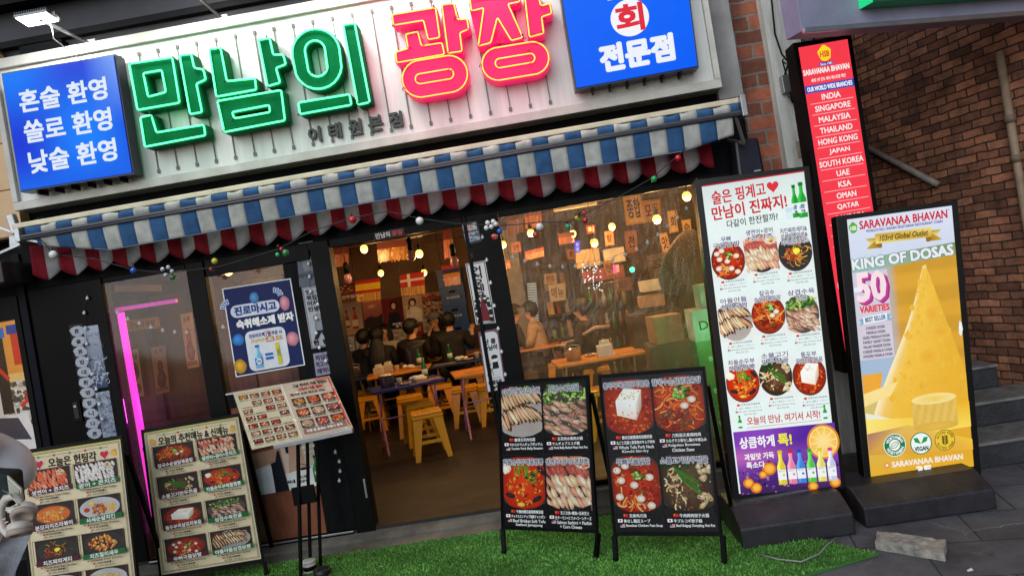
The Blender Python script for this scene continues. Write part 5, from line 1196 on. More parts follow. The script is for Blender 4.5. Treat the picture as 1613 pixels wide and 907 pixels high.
part(lambda g: g.lathe([(.046, .082), (.046, .09), (.036, .092)], (tp_.x, tp_.y, 0), 20), 'rim', mat('tin_rim', S(226, 222, 214), .35), tin, bevel=0)
ap = PZ(508, 905, .012)
g = MB(); g.lathe([(.05, .0125), (.055, .02), (.055, .055), (.035, .056), (.03, .03)], (ap.x, ap.y, 0), 24)
g.build('ashtray', mat('ashtray_black', S(26, 25, 27), .45), label='round black weight standing beside the paint tin', cat='ashtray')

# broken paving slab
sl = [PZ(1378, 851, .05), PZ(1487, 869, .05), PZ(1489, 847, .05), PZ(1382, 835, .05)]
sl = [Vector((p.x, p.y, 0)) for p in sl]
rs = random.Random(4); g = MB(); N = 10; top = []; bot = []
for j in range(N+1):
    for i in range(N+1):
        a, b = i/N, j/N; p = sl[0]*((1-a)*(1-b))+sl[1]*(a*(1-b))+sl[2]*(a*b)+sl[3]*((1-a)*b)
        e = (i in (0, N) or j in (0, N)); k = rs.uniform(-.004, .004)
        crack = -.012 if abs(a-.62-.25*b) < .05 else 0
        top.append(p+Vector((k if e else 0, rs.uniform(-.004, .004) if e else 0, .046+(.010+rs.uniform(-.004, .004) if a < .6-.2*b and not e else 0)+crack))); bot.append(p+Vector((k if e else 0, 0, .002)))
m_ = (N+1)**2; fs = []
for j in range(N):
    for i in range(N): k = j*(N+1)+i; fs += [(k, k+1, k+N+2, k+N+1), (m_+k+N+1, m_+k+N+2, m_+k+1, m_+k)]
bd = [i for i in range(N+1)]+[j*(N+1)+N for j in range(1, N+1)]+[N*(N+1)+i for i in range(N-1, -1, -1)]+[j*(N+1) for j in range(N-1, 0, -1)]
for a, b in zip(bd, bd[1:]+bd[:1]): fs.append((a, m_+a, m_+b, b))
g.add(top+bot, fs)
g.build('stone_slab', mat('broken_slab', S(170, 164, 150), .85, noise=.5, nscale=14, bump=.7, bscale=50, col2=S(104, 104, 106)), label='broken piece of pale paving slab lying on the dark pavement', cat='stone')
pp = PZ(1528, 899, 0); g = MB(); g.add([(pp.x-.014, pp.y-.008, .004), (pp.x+.014, pp.y-.004, .006), (pp.x+.012, pp.y+.008, .012), (pp.x-.012, pp.y+.006, .005), (pp.x-.014, pp.y-.008, .003), (pp.x+.014, pp.y-.004, .003), (pp.x+.012, pp.y+.008, .003), (pp.x-.012, pp.y+.006, .003)], [(0, 1, 2, 3), (7, 6, 5, 4), (0, 4, 5, 1), (1, 5, 6, 2), (2, 6, 7, 3), (3, 7, 4, 0)])
g.build('paper_scrap', M_plastic_w, label='small white paper scrap on the dark pavement', cat='litter')
# ------------------------------------------------------------------ stickers and posters on the shop front
def poster(name, px, y, w, h, base, draw, label, cat='poster', m=None, group=None, thick=.002):
    ct = Ct(*quad_px(px, y), w, h, base, thick=thick); draw(ct); over(ct)
    return ct.build(name, m or M_paper, label=label, cat=cat, group=group)
INK = S(24, 24, 30)
def p_blue(ct):
    n2 = S(22, 36, 92)
    ct.rect(0, 0, 100, 135, WHITE); ct.rect(1.5, 1.5, 98.5, 133.5, n2)
    ct.rrect(7, 28, 78, 47, 9, S(220, 226, 238)); ct.text('진로마시고', 13, 31, 73, 43.5, S(30, 60, 140), 1.0)
    ct.text('숙취해소제 받자', 13, 51, 95, 64, WHITE, 1.0)
    for cx, cy, s_ in ((6, 30, -1), (73, 23, 1)):
        for k in range(4):
            a = -1.57+s_*(.15+.42*k); ct.line([(cx+5*math.cos(a), cy+5*math.sin(a)), (cx+13*math.cos(a), cy+13*math.sin(a))], 3.6, S(230, 236, 246)); ct.line([(cx+5.5*math.cos(a), cy+5.5*math.sin(a)), (cx+12*math.cos(a), cy+12*math.sin(a))], 2, S(60, 110, 190))
    ct.blob(44, 21, 7, 9, S(90, 150, 210), j=.05, n=14); ct.blob(86, 36, 7, 12, S(226, 150, 170), j=.06, n=14)   # plain soft shapes in the places of the mascots
    ct.blob(12, 80, 9, 9, S(60, 140, 220), j=.05, n=14); ct.blob(89, 92, 9, 11, S(230, 150, 165), j=.05, n=14); ct.blob(9, 120, 9, 11, S(236, 170, 50), j=.05, n=14)
    ct.rrect(22, 70, 80, 131, 9, S(226, 230, 238)); ct.text('진로이즈백 1병 주문 시', 28, 75, 75, 81, S(30, 50, 120), .35); ct.text('모닝이즈백 1개 증정', 30, 83, 74, 88.5, S(206, 170, 30), .35)
    ct.line([(50, 90), (76, 88.5)], .9, S(210, 30, 50))
    for k in range(12): a = k*math.pi/6; b = a+math.pi/6; ct.line([(55+5*math.cos(a), 78+4.4*math.sin(a)), (55+5*math.cos(b), 78+4.4*math.sin(b))], .8, S(210, 30, 50)); ct.line([(58+5*math.cos(a), 86+4*math.sin(a)), (58+5*math.cos(b), 86+4*math.sin(b))], .8, S(210, 30, 50))
    bottle(ct, 37, 93, 127, S(120, 180, 220), S(40, 80, 170), S(40, 110, 190), 11); ct.ell(37, 117, 4, 5, S(230, 240, 246), n=14); ct.text('진로', 34.5, 115, 39.5, 119, S(30, 60, 140), .2)
    for yy in (107, 113): ct.rect(47, yy, 58, yy+3.6, S(40, 100, 190))
    ct.poly([(63, 94), (68.5, 93), (70, 126), (64.5, 127)], S(216, 206, 50)); ct.text('모닝', 64.6, 103, 68.6, 114, S(40, 100, 60), .2)
poster('drink_poster', [(349.6, 454.8), (457.7, 438.2), (480.6, 574.7), (371.7, 594)], -.004, 100, 135, WHITE, p_blue, 'dark blue soju poster with bottle and yellow stick on the framed window', thick=.003)
def p_woman(ct):
    ct.grid(0, 0, 100, 100, lambda a, b: tuple(S(232, 214, 196)[i]*(1-.15*a) for i in range(3)), 6, 6)
    ct.poly([(0, 40), (30, 35), (34, 100), (0, 100)], S(236, 240, 244)); ct.poly([(22, 0), (44, 0), (46, 60), (30, 62)], S(196, 152, 128)); ct.poly([(28, 8), (42, 6), (46, 100), (26, 100)], S(26, 30, 46))
    ct.poly([(4, 0), (40, 0), (34, 30), (0, 38)], S(202, 158, 134)); ct.blob(62, 6, 12, 18, S(26, 22, 24), j=.1)
    ct.poly([(56, 0), (72, 0), (76, 60), (50, 62)], S(206, 166, 142)); ct.poly([(46, 62), (100, 52), (100, 100), (46, 100)], S(246, 246, 244))
    ct.blob(72, 58, 8, 3, INK); ct.line([(60, 50), (70, 46), (76, 52)], 1.2, INK)
    ct.text('면허네', 40, 78, 56, 86, INK, .5); ct.text('부드러운', 60, 72, 78, 79, INK, .4); ct.text('깨끗함', 60, 82, 76, 88, INK, .4)
    bottle(ct, 90, 34, 92, S(30, 110, 50), S(20, 80, 36), S(40, 120, 60), 13); ct.text('참이슬', 85.5, 68, 94.5, 76, WHITE, .3)
    ct.text('깨끗함을', 74, 8, 92, 15, WHITE, .4); ct.text('마시다', 76, 20, 90, 27, WHITE, .4)
poster('drink_poster', [(392, 716), (503, 690), (515.5, 761.5), (406, 780)], .004, 100, 78, S(200, 190, 180), lambda ct: (setattr(ct, 'h', 100), p_woman(ct)), 'white soju poster with a bare-armed figure and green bottle behind the stand legs', thick=.003)
def dude(ct, x, y, s_, c=INK):
    ct.ell(x, y, 5*s_, 5.4*s_, S(235, 235, 232), n=14); ct.poly([(x-5.4*s_, y+.5*s_), (x-5*s_, y-5*s_), (x, y-7*s_), (x+5.4*s_, y-4.6*s_), (x+5*s_, y)], c); ct.ell(x-1.8*s_, y+1.2*s_, .7*s_, .7*s_, c, n=8); ct.ell(x+1.8*s_, y+1.2*s_, .7*s_, .7*s_, c, n=8)
    ct.poly([(x-4.4*s_, y+6*s_), (x+4.4*s_, y+6*s_), (x+5.4*s_, y+18*s_), (x-5.4*s_, y+18*s_)], c)
def st_hello(ct):
    ct.rect(0, 0, 30, 97, S(216, 214, 214)); ct.frame(1, 1, 29, 96, 1.2, INK)
    for i, ch in enumerate('어서오세요'): ct.text(ch, 8, 7+i*10, 21, 15.6+i*10, INK, .8)
    ct.poly([(15, 56), (18, 57), (25, 93), (5, 93)], S(110, 30, 40))
    for x, y in ((6, 62), (24, 60), (5, 74), (25, 72), (6, 86), (25, 84), (10, 56), (20, 56)): dude(ct, x, y, .55)
poster('wall_sticker', [(733, 415.6), (764, 410.4), (781, 508), (750, 511)], -.0125, 30, 97, WHITE, st_hello, 'white door sticker with a column of bold black welcome letters and dark red carpet', 'sticker', M_vinyl, 'stickers on the doorway pillars')
def st_guest(ct):
    ct.rect(0, 0, 30, 97, S(120, 84, 100)); ct.rrect(2, 3, 28, 96, 8, S(214, 214, 216)); ct.rect(2, 20, 28, 96, S(214, 214, 216))
    ct.text('난 쿨', 7, 14, 24, 22, INK, .5); ct.text('손님이', 5, 24, 25, 32, INK, .6); dude(ct, 19, 46, .9); dude(ct, 9, 56, .6, S(120, 120, 124)); ct.line([(5, 62), (14, 62)], 1, INK); ct.line([(6, 62), (5, 72)], .7, INK); ct.line([(13, 62), (14, 72)], .7, INK)
    ct.text('어서와 손님은 처음이지', 6, 76, 24, 78, INK); ct.text('너땜으로', 5, 80, 25, 86.5, INK, .5); ct.text('늦어', 8, 88, 21, 94, INK, .5)
poster('wall_sticker', [(753, 523), (784, 517), (797.5, 612), (767, 618)], -.0125, 30, 97, WHITE, st_guest, 'white arched sticker with a cartoon waiter beside seated figure, under the welcome sticker', 'sticker', M_vinyl, 'stickers on the doorway pillars')
def st_cards(ct):
    ct.rect(0, 0, 30, 40, S(60, 60, 72)); 
    for i, c in enumerate((S(40, 80, 170), S(200, 40, 50), S(40, 140, 70))): ct.rrect(2+i*8.6, 3, 10+i*8.6, 16, 1.5, S(220, 224, 230)); ct.rect(3+i*8.6, 4.5, 9+i*8.6, 14.5, c); ct.text('JCB'[i], 4+i*8.6, 6, 8+i*8.6, 13, WHITE, .4)
    ct.rect(1, 19, 28, 36, S(170, 180, 196))
    for k in range(14): ct.blob(3+RG.random()*23, 21+RG.random()*13, 2.4, 1.6, jit(RG.choice([S(90, 110, 140), S(200, 200, 206), S(120, 60, 60)])))
poster('wall_sticker', [(726, 352), (751, 348), (759, 380), (734, 386)], -.0125, 30, 40, WHITE, st_cards, 'three coloured payment card stickers at the top of the doorway pillar', 'sticker', M_vinyl, 'stickers on the doorway pillars')
def st_life(ct):
    ct.rect(0, 0, 34, 97, S(168, 172, 180)); ct.frame(1, 1, 33, 96, .8, INK)
    for i, t in enumerate(('인  생', '뭐있나', '어차피', '인생은')): ct.text(t, 5, 5+i*9, 29, 12.4+i*9, INK, .55)
    ct.ell(17, 50, 7, 6, S(190, 194, 200), S(120, 124, 130), 16); ct.poly([(12, 57), (24, 55), (27, 70), (12, 70)], S(140, 146, 156)); ct.poly([(12, 70), (27, 70), (30, 82), (25, 83), (20, 74), (13, 84), (7, 84)], INK); ct.line([(22, 58), (31, 54)], 3, S(150, 154, 162))
    ct.text('한  방', 5, 85, 29, 93, INK, .7)
poster('wall_sticker', [(475, 452.6), (510, 448), (523, 544), (491, 549)], -.001, 34, 97, WHITE, st_life, 'grey sticker with four rows of black letters over a striding figure', 'sticker', M_vinyl, 'stickers on the doorway pillars')
def st_eat(ct):
    ct.rect(0, 0, 30, 38, S(150, 146, 168))
    for i, t in enumerate(('적당히', '먹고가면', '왜먹나')): ct.text(t, 3, 4+i*11, 27, 12.5+i*11, S(54, 44, 66), .5)
poster('wall_sticker', [(493, 557), (520.6, 552.6), (527.5, 587), (498, 592.6)], -.001, 30, 38, WHITE, st_eat, 'small lilac grey sticker with three rows of letters beside the menu stand', 'sticker', M_vinyl, 'stickers on the doorway pillars')
def st_grey(ct):
    ct.rect(0, 0, 30, 46, S(92, 100, 114)); ct.rect(8, 0, 30, 22, S(126, 132, 142)); ct.rect(0, 26, 30, 32, S(60, 66, 78))
    for k in range(20): ct.blob(RG.random()*30, RG.random()*46, 2, 1.2, jit(S(100, 108, 120)))
poster('wall_sticker', [(467.6, 407), (497, 403), (503, 448), (472, 452)], -.001, 30, 46, S(90, 96, 108), st_grey, 'worn grey blank stickers above the sticker with the striding figure', 'sticker', M_vinyl, 'stickers on the doorway pillars')
poster('wall_sticker', [(470, 383), (492, 379), (494, 391), (474, 395)], -.001, 30, 16, S(96, 100, 110), lambda ct: ct.text('일도', 9, 3, 21, 13, INK, .5), 'small grey sticker at the pillar top under the scalloped cloth', 'sticker', M_vinyl, 'stickers on the doorway pillars')
# stencilled strips on the black panel at the left
def st_stencil(ct):
    ct.rect(0, 0, 22, 180, S(20, 20, 24))
    for i in range(11):
        y = 4+i*16; ct.blob(11, y+6.5, 11, 8.2, S(176, 182, 194), j=.12, n=11, hi=1.1, lo=.9)
        ct.text('혼술혼밥대환영합니다'[i % 10], 7.5, y+3.5, 14.5, y+10, S(20, 20, 26), .4)
poster('stencil_strip', [(108, 512), (130, 509), (163, 690), (140, 694)], -.002, 22, 180, BLACK, st_stencil, 'black strip of white stencilled blocks on the dark panel', 'sticker', M_vinyl, 'prints on the dark left panel')
def st_scrib(seed, dark, wh):
    def d(ct):
        r = random.Random(seed); ct.rect(0, 0, 33, 100, wh, dark)
        for k in range(110):
            x = r.uniform(3, 30); y = r.uniform(4 if seed == 1 else 2, 97); 
            if seed == 1 and y < 45 and r.random() < .7: continue
            a = r.uniform(0, 6.3); pts = [(x, y)]
            for _ in range(3): x += 2.4*math.cos(a); y += 2.4*math.sin(a); a += r.uniform(-1.2, 1.2); pts.append((min(32, max(1, x)), min(99, max(1, y))))
            ct.line(pts, .7, S(60, 70, 96) if seed == 2 else S(214, 220, 232) if y > 50 else S(70, 80, 104))
    return d
poster('tree_print', [(131, 514.6), (163, 510), (177.6, 607.7), (144, 613.5)], -.002, 33, 100, WHITE, st_scrib(1, S(50, 66, 104), S(176, 184, 200)), 'pale print fading to blue with thin branches, upper one beside the stencilled strip', 'sticker', M_vinyl, 'prints on the dark left panel')
poster('tree_print', [(147.5, 619), (179.5, 613.5), (193, 700), (160, 706)], -.002, 33, 100, WHITE, st_scrib(2, S(150, 160, 180), S(166, 174, 190)), 'pale print covered in fine blue scribble, lower one beside the stencilled strip', 'sticker', M_vinyl, 'prints on the dark left panel')
poster('alarm_sticker', [(50, 402.5), (68, 399.5), (70, 414.5), (52, 417.5)], -.022, 30, 24, S(30, 40, 66), lambda ct: (ct.frame(1, 1, 29, 18, 1, S(170, 180, 200)), ct.text('ADT', 4, 4, 27, 15, S(190, 196, 210), .6), ct.rect(3, 20, 27, 22, S(140, 150, 170))), 'small dark blue security sticker near the red scalloped cloth end', 'sticker', M_vinyl)

# ------------------------------------------------------------------ neighbour at the left: lit shop window and cream tiled wall
nsh = empty('neighbour_shop', (-4.4, .1, 0), 'brightly lit neighbouring shop window with packed goods at the left edge', 'shop window')
part(lambda g: (g.box(-5.6, -3.861, .16, .22, 2.02, 2.7), g.box(-3.905, -3.861, -.03, .159, 0, 2.2), g.box(-5.6, -3.906, -.02, .158, 0, .25), g.box(-5.6, -3.906, -.02, .158, 2.03, 2.2)), 'frame', M_frame, nsh)
ct = Ct(Vector((-4.75, .15, 2.03)), Vector((-3.906, .15, 2.03)), Vector((-3.906, .15, .25)), Vector((-4.75, .15, .25)), 85, 178, S(206, 200, 190), thick=.004)
ct.rect(0, 0, 85, 40, S(226, 150, 60)); ct.rect(66, 8, 80, 34, S(206, 50, 30)); ct.rect(0, 40, 85, 46, S(236, 190, 110))
zb = ct.z
ct.clip = (0, 46, 85, 178)
for k in range(260): ct.blob(RG.uniform(56, 85), RG.uniform(46, 150), RG.uniform(1, 3.4), RG.uniform(1, 2.6), jit(RG.choice([S(190, 170, 140), S(120, 90, 60), S(220, 220, 214), S(90, 70, 50), S(160, 60, 40), S(60, 60, 60)])))
ct.clip = None
ct.rect(52, 4, 62, 12, S(40, 110, 190)); ct.rect(64, 3, 74, 10, S(30, 60, 150)); ct.rect(76, 3, 84, 10, S(230, 230, 236)); ct.rect(51, 12, 60, 70, BLACK)
ct.poly([(30, 76), (70, 70), (76, 112), (62, 136), (30, 138)], S(222, 220, 222)); ct.poly([(30, 70), (62, 74), (70, 92), (56, 90), (30, 80)], S(60, 56, 70)); ct.text('주문제작', 60, 104, 74, 108, INK, .2); ct.text('맞춤 선물', 58, 110, 73, 114, INK, .2)
for pts in ([(40, 18), (60, 44)], [(66, 66), (74, 60)], [(77, 86), (66, 140)], [(66, 142), (80, 156)]): ct.line(pts, 3, S(206, 44, 30))
ct.rect(30, 142, 64, 178, S(230, 230, 228)); ct.text('IN', 34, 146, 84, 176, BLACK, 3)
ct.build('window_display', print_mat('shop_display_print', .75, .4, .1), nsh)  # glow on the goods print stands in for the shop's own lighting
part(lambda g: g.box(-3.990, -3.955, .10, .13, .95, 1.45), 'light_tube', glow_mat('cool_tube', (.75, 1, .92), 1.6), nsh)
part(lambda g: g.box(-4.9, -3.906, .02, .025, .25, 2.03), 'pane', M_glass, nsh, bevel=0)
cw = empty('cream_wall', (-4.2, -.1, 2.6), 'warm cream tiled wall beside the left end of the signboard', 'wall')
mt = mat('cream_tile', S(214, 176, 130), .4, noise=.2, nscale=2)
part(lambda g: [g.box(-5.6, -3.68, -.10, .02, 2.62+.34*k, 2.62+.34*k+.334) for k in range(4)], 'tile_course', mt, cw, bevel=.003)
part(lambda g: g.box(-5.6, -3.69, -.09, .025, 2.61, 4.0), 'backing', mat('tile_backing', S(120, 100, 80), .8), cw, bevel=0)
nbk = empty('awning_bracket', (-3.8, -.3, 2.3), 'grey folding bracket of the neighbouring awning at the left edge', 'bracket')
a_, b_, c_ = P(17, 338, -.3), P(27, 368, -.3), P(0, 404, -.35)
part(lambda g: (g.bar(a_, b_, .05, .05), g.bar(b_+Vector((-.02, 0, -.01)), b_+Vector((-.03, 0, -.10)), .07, .03)), 'joint', M_alu, nbk, bevel=.006)
part(lambda g: (g.bar(c_+Vector((-.3, 0, -.05)), c_+Vector((.16, 0, .06)), .02), g.bar(P(-40, 345, -.3), b_, .02)), 'arm', M_alu, nbk)
part(lambda g: g.box(-4.6, -3.70, -.34, -.02, 2.27, 2.42), 'cassette', mat('cassette_dark', S(44, 42, 46), .5), nbk, bevel=.01)
# ------------------------------------------------------------------ dining furniture
M_yel = mat('yellow_plastic', S(232, 160, 30), .26, noise=.08, nscale=10); M_bluet = mat('blue_table_top', S(34, 40, 120), .35, noise=.15, nscale=6); M_yelt = mat('yellow_table_top', S(222, 140, 40), .4, noise=.2, nscale=6)
M_navt = mat('navy_table_top', S(28, 40, 70), .4, noise=.15); M_pinkleg = mat('pink_tube', S(206, 140, 170), .35, .3); M_steel = mat('steel', S(176, 172, 168), .28, .9); M_brass = mat('beige_tube', S(186, 150, 110), .4, .3)
def lp(g, name, m, parent, bevel=.0, **k): return g.build(name, m, parent, bevel=bevel, **k)
def stool_proto():
    t = empty('stool', (0, 0, 0), 'x', 'stool')
    H = .46; a = .135; b = .185
    g = MB(); g.box(-.15, .15, -.15, .15, H-.022, H); g.box(-.155, .155, -.155, .155, H-.06, H-.0225); lp(g, 'seat', M_yel, t, .012, seg=3)
    g = MB(); g.box(-.04, .04, -.012, .012, H-.003, H+.0015); lp(g, 'hand_slot', M_dark, t)
    for sx in (-1, 1):
        for sy in (-1, 1):
            g = MB(); th = .005
            # corner leg: two tapering flanges meeting at the corner
            p0 = Vector((sx*.150, sy*.150, H-.06)); p1 = Vector((sx*b, sy*b, 0)); w0, w1 = .10, .05
            for ax in (Vector((-sx, 0, 0)), Vector((0, -sy, 0))):
                nrm = Vector((0, -sy, 0)) if ax.x else Vector((-sx, 0, 0)); q = [p0, p0+ax*w0, p1+ax*w1, p1]
                g.hexa(q, [p+nrm*th for p in q])
            lp(g, 'leg', M_yel, t, .003)
    for k in range(4):
        g = MB(); z = .16; r = .150+(b-.150)*(1-(z/(H-.06)))-.004; M = Matrix.Rotation(k*math.pi/2, 4, 'Z'); g.M = M
        g.box(-r+.05, r-.05, -r, -r+.006, z, z+.035); lp(g, 'stretcher', M_yel, t, .003)
    return t
STOOL = stool_proto(); _st = [0]
def stool(x, y, rz, label, z=FZ):
    o = STOOL if _st[0] == 0 else copy_tree(STOOL); _st[0] = 1
    o.location = (x, y, z); o.rotation_euler.z = R(rz); tag(o, label, 'stool', 'yellow plastic stools in the dining room'); return o
def table(x, y, rz, top, leg, label, w=.9, d=.6):
    t = empty('table', (0, 0, 0), label, 'table', 'folding tables in the dining room')
    g = MB(); g.box(-w/2, w/2, -d/2, d/2, .672, .70); lp(g, 'table_top', top, t, .006)
    for sx in (-1, 1):
        for sy in (-1, 1):
            g = MB(); x0 = sx*(w/2-.10); g.tube([(x0, -sy*d*.30, .672), (x0+sx*.02, sy*.02, .36), (x0+sx*.03, sy*d*.40, .03), (x0+sx*.03, sy*d*.43, .0)], .0125, 8); lp(g, 'leg', leg, t)
        g = MB(); x0 = sx*(w/2-.08); g.tube([(x0, -d*.36, .13), (x0, d*.36, .13)], .009, 8); lp(g, 'leg_brace', leg, t)
    g = MB(); g.tube([(-w/2+.08, 0, .36), (w/2-.08, 0, .36)], .009, 8); lp(g, 'cross_bar', leg, t)
    t.location = (x, y, FZ); t.rotation_euler.z = R(rz); return t
table(-1.66, 2.60, 20, M_bluet, M_pinkleg, 'blue topped folding table with pink legs behind the nearest stool', .78, .55)
table(-2.02, 4.12, 12, M_yelt, M_brass, 'yellow topped folding table behind the blue table', .84, .55)
table(-1.25, 4.15, 4, M_navt, M_brass, 'navy topped folding table holding a white cup', .74, .5)
table(-.86, 2.78, 12, M_yelt, M_pinkleg, 'yellow topped folding table with pink legs beside the door pillar', .6, .6)
table(-2.85, 4.15, 8, M_navt, M_brass, 'dark folding table with a steel pail at the left of the doorway', .8, .55)
table(-1.7, 5.15, 6, M_yelt, M_brass, 'yellow table ringed by the seated guests before the back wall', 1.3, .55)
table(-.32, 4.45, 0, M_yelt, M_brass, 'yellow table between the man in beige and his companion', .8, .55)
table(.42, 2.3, 6, M_yelt, M_brass, 'yellow table under the green lamp inside the wide window', .9, .6)
for a in ((-1.38, 2.02, 14, 'nearest yellow stool, standing in the open floor of the doorway'), (-1.60, 2.75, 20, 'yellow stool tucked under the blue table directly behind the nearest stool'), (-1.80, 3.36, 12, 'yellow stool between the blue table and the yellow table'), (-2.45, 4.02, 10, 'yellow stool under the dark table at the left of the doorway'), (-1.14, 3.42, 6, 'yellow stool in front of the navy table'), (-1.52, 4.0, 5, 'yellow stool under the front edge of the navy table, left of the one in front'), (-.82, 3.3, 10, 'yellow stool behind the yellow table by the door pillar'), (-2.75, 3.45, 6, 'yellow stool half hidden by the doorway post'),
          (-2.02, 4.68, 4, 'stool under the guest with long hair'), (-1.62, 4.68, 4, 'stool under the guest in the leather jacket'), (-1.16, 4.62, 4, 'stool under the guest with raised hand'), (-2.62, 4.8, 4, 'stool under the guest at the dark table'), (-1.95, 5.62, 4, 'stool under the guest in white'), (-1.3, 5.62, 4, 'stool under the guest in the grey cap'),
          (.02, 4.45, 4, 'stool under the man in beige'), (-.66, 4.45, 4, 'stool under the man facing the one in beige'),
          (.35, 1.75, 10, 'yellow stool before the table inside the wide window'), (.72, 1.72, -6, 'yellow stool right of the other at the wide window')): stool(*a)
stool(.72, 1.72, -6, 'yellow stool stacked upside on the other at the wide window', FZ+.06)
TZ = FZ+.70
def put(kind, x, y, label, z=TZ, s=1.0, rz=0):
    t = empty(kind, (0, 0, 0), label, kind.replace('_', ' '))
    if kind == 'napkin_box':
        g = MB(); g.box(-.06, .06, -.05, .05, 0, .09); lp(g, 'box', mat('napkin_box', S(206, 196, 180), .5), t, .004)
        g = MB()
        for k in range(5): g.prism([(-.04+.015*k, -.01, .09), (-.01+.015*k, .015, .09), (-.002+.012*k, .02, .13), (-.035+.016*k, -.015, .125)], (0, .003, 0))
        lp(g, 'napkins', mat('tissue', S(232, 226, 220), .8), t)
    elif kind == 'steel_pail':
        g = MB(); g.lathe([(.075, 0), (.085, .12), (.09, .125), (.084, .122), (.074, .01)], n=20); lp(g, 'body', M_steel, t)
        g = MB(); g.tube([(-.088, 0, .12)]+[(-.09*math.cos(a), .0, .12+.04*math.sin(a)) for a in (.5, 1, 1.57, 2.1, 2.6)]+[(.088, 0, .12)], .004, 6); lp(g, 'handle', M_steel, t)
    elif kind == 'paper_cup':
        g = MB(); g.lathe([(.026, 0), (.034, .075), (.036, .077), (.033, .074), (.025, .004)], n=16); lp(g, 'cup', mat('paper_cup', S(226, 216, 200), .6), t)
    elif kind == 'tissue_bundle':
        g = MB(); rr = random.Random(int(x*100))
        for k in range(7): g.sphere((rr.uniform(-.06, .06), rr.uniform(-.03, .03), .02+rr.uniform(0, .025)), (rr.uniform(.03, .05), .03, .022), 8, 5)
        lp(g, 'tissue', mat('tissue', S(232, 226, 220), .8), t)
    elif kind == 'soju_bottle':
        g = MB(); g.lathe([(.032, 0), (.033, .01), (.033, .13), (.014, .17), (.013, .215)], n=14); lp(g, 'glass', mat('green_bottle_glass', S(20, 96, 44), .12), t)
        g = MB(); g.lathe([(.0335, .05), (.0335, .11)], n=14); lp(g, 'label_band', mat('bottle_label', S(206, 214, 206), .5), t)
        g = MB(); g.lathe([(.0145, .2155), (.0145, .228)], n=12); lp(g, 'cap', M_steel, t)
    elif kind == 'side_dish':
        g = MB(); g.lathe([(.035, 0), (.06, .02), (.062, .024), (.055, .018), (.03, .008)], n=18); lp(g, 'dish', M_plastic_w, t)
        g = MB(); rr = random.Random(int(abs(y)*77))
        for k in range(9): g.sphere((rr.uniform(-.03, .03), rr.uniform(-.03, .03), .02), (.014, .012, .009), 6, 4)
        lp(g, 'food', mat('red_side_food', S(170, 60, 30), .4, noise=.3), t)
    elif kind == 'menu_sheet':
        g = MB(); g.box(-.14, .14, -.05, .05, 0, .004); lp(g, 'sheet', mat('menu_sheet', S(190, 130, 110), .5, noise=.4, nscale=30), t)
    t.location = (x, y, z+.0005); t.rotation_euler.z = R(rz); t.scale = (s, s, s); return t
put('steel_pail', -1.84, 2.55, 'steel pail with wire handle on the blue table'); put('paper_cup', -1.70, 2.50, 'white paper cup beside the pail on the blue table'); put('tissue_bundle', -1.52, 2.62, 'crumpled white tissues on the blue table'); put('menu_sheet', -1.40, 2.58, 'red printed menu sheet on the blue table', rz=20)
put('napkin_box', -2.28, 4.05, 'napkin box at the left end of the yellow table'); put('napkin_box', -2.2, 4.25, 'napkin box behind the other on the yellow table'); put('paper_cup', -2.05, 4.1, 'white cup on the yellow table'); put('tissue_bundle', -1.9, 4.12, 'white tissues on the yellow table')
put('tissue_bundle', -1.2, 4.1, 'white tissues on the navy table'); put('paper_cup', -1.0, 4.12, 'white cup near the door pillar on the navy table'); put('menu_sheet', -1.42, 4.02, 'menu sheet on the navy table', rz=6); put('menu_sheet', -.86, 2.62, 'menu sheet on the yellow table by the door pillar', rz=14)
put('steel_pail', -2.62, 4.1, 'steel pail on the dark table at the left', s=1.15)
put('napkin_box', -.45, 4.35, 'napkin box before the man in beige'); put('paper_cup', -.25, 4.4, 'cup before the man in beige'); put('steel_pail', .18, 2.2, 'pink lit pail on the table inside the wide window'); put('napkin_box', .5, 2.15, 'green lit napkin box on the table inside the wide window', s=1.3); put('menu_sheet', .75, 2.2, 'menu sheet under the green lamp', rz=10)
put('soju_bottle', -1.78, 4.28, 'green soju bottle on the yellow table'); put('soju_bottle', -1.36, 4.22, 'green soju bottle at the left end of the navy table'); put('side_dish', -1.72, 4.05, 'small red side dish on the yellow table'); put('side_dish', -1.1, 4.02, 'small red side dish on the navy table')
put('soju_bottle', -1.45, 2.72, 'green soju bottle on the blue table'); put('side_dish', -1.62, 2.44, 'small red side dish at the front of the blue table'); put('soju_bottle', -.12, 4.5, 'green soju bottle between the man in beige and his companion'); put('side_dish', .36, 2.35, 'small red side dish on the table inside the wide window')
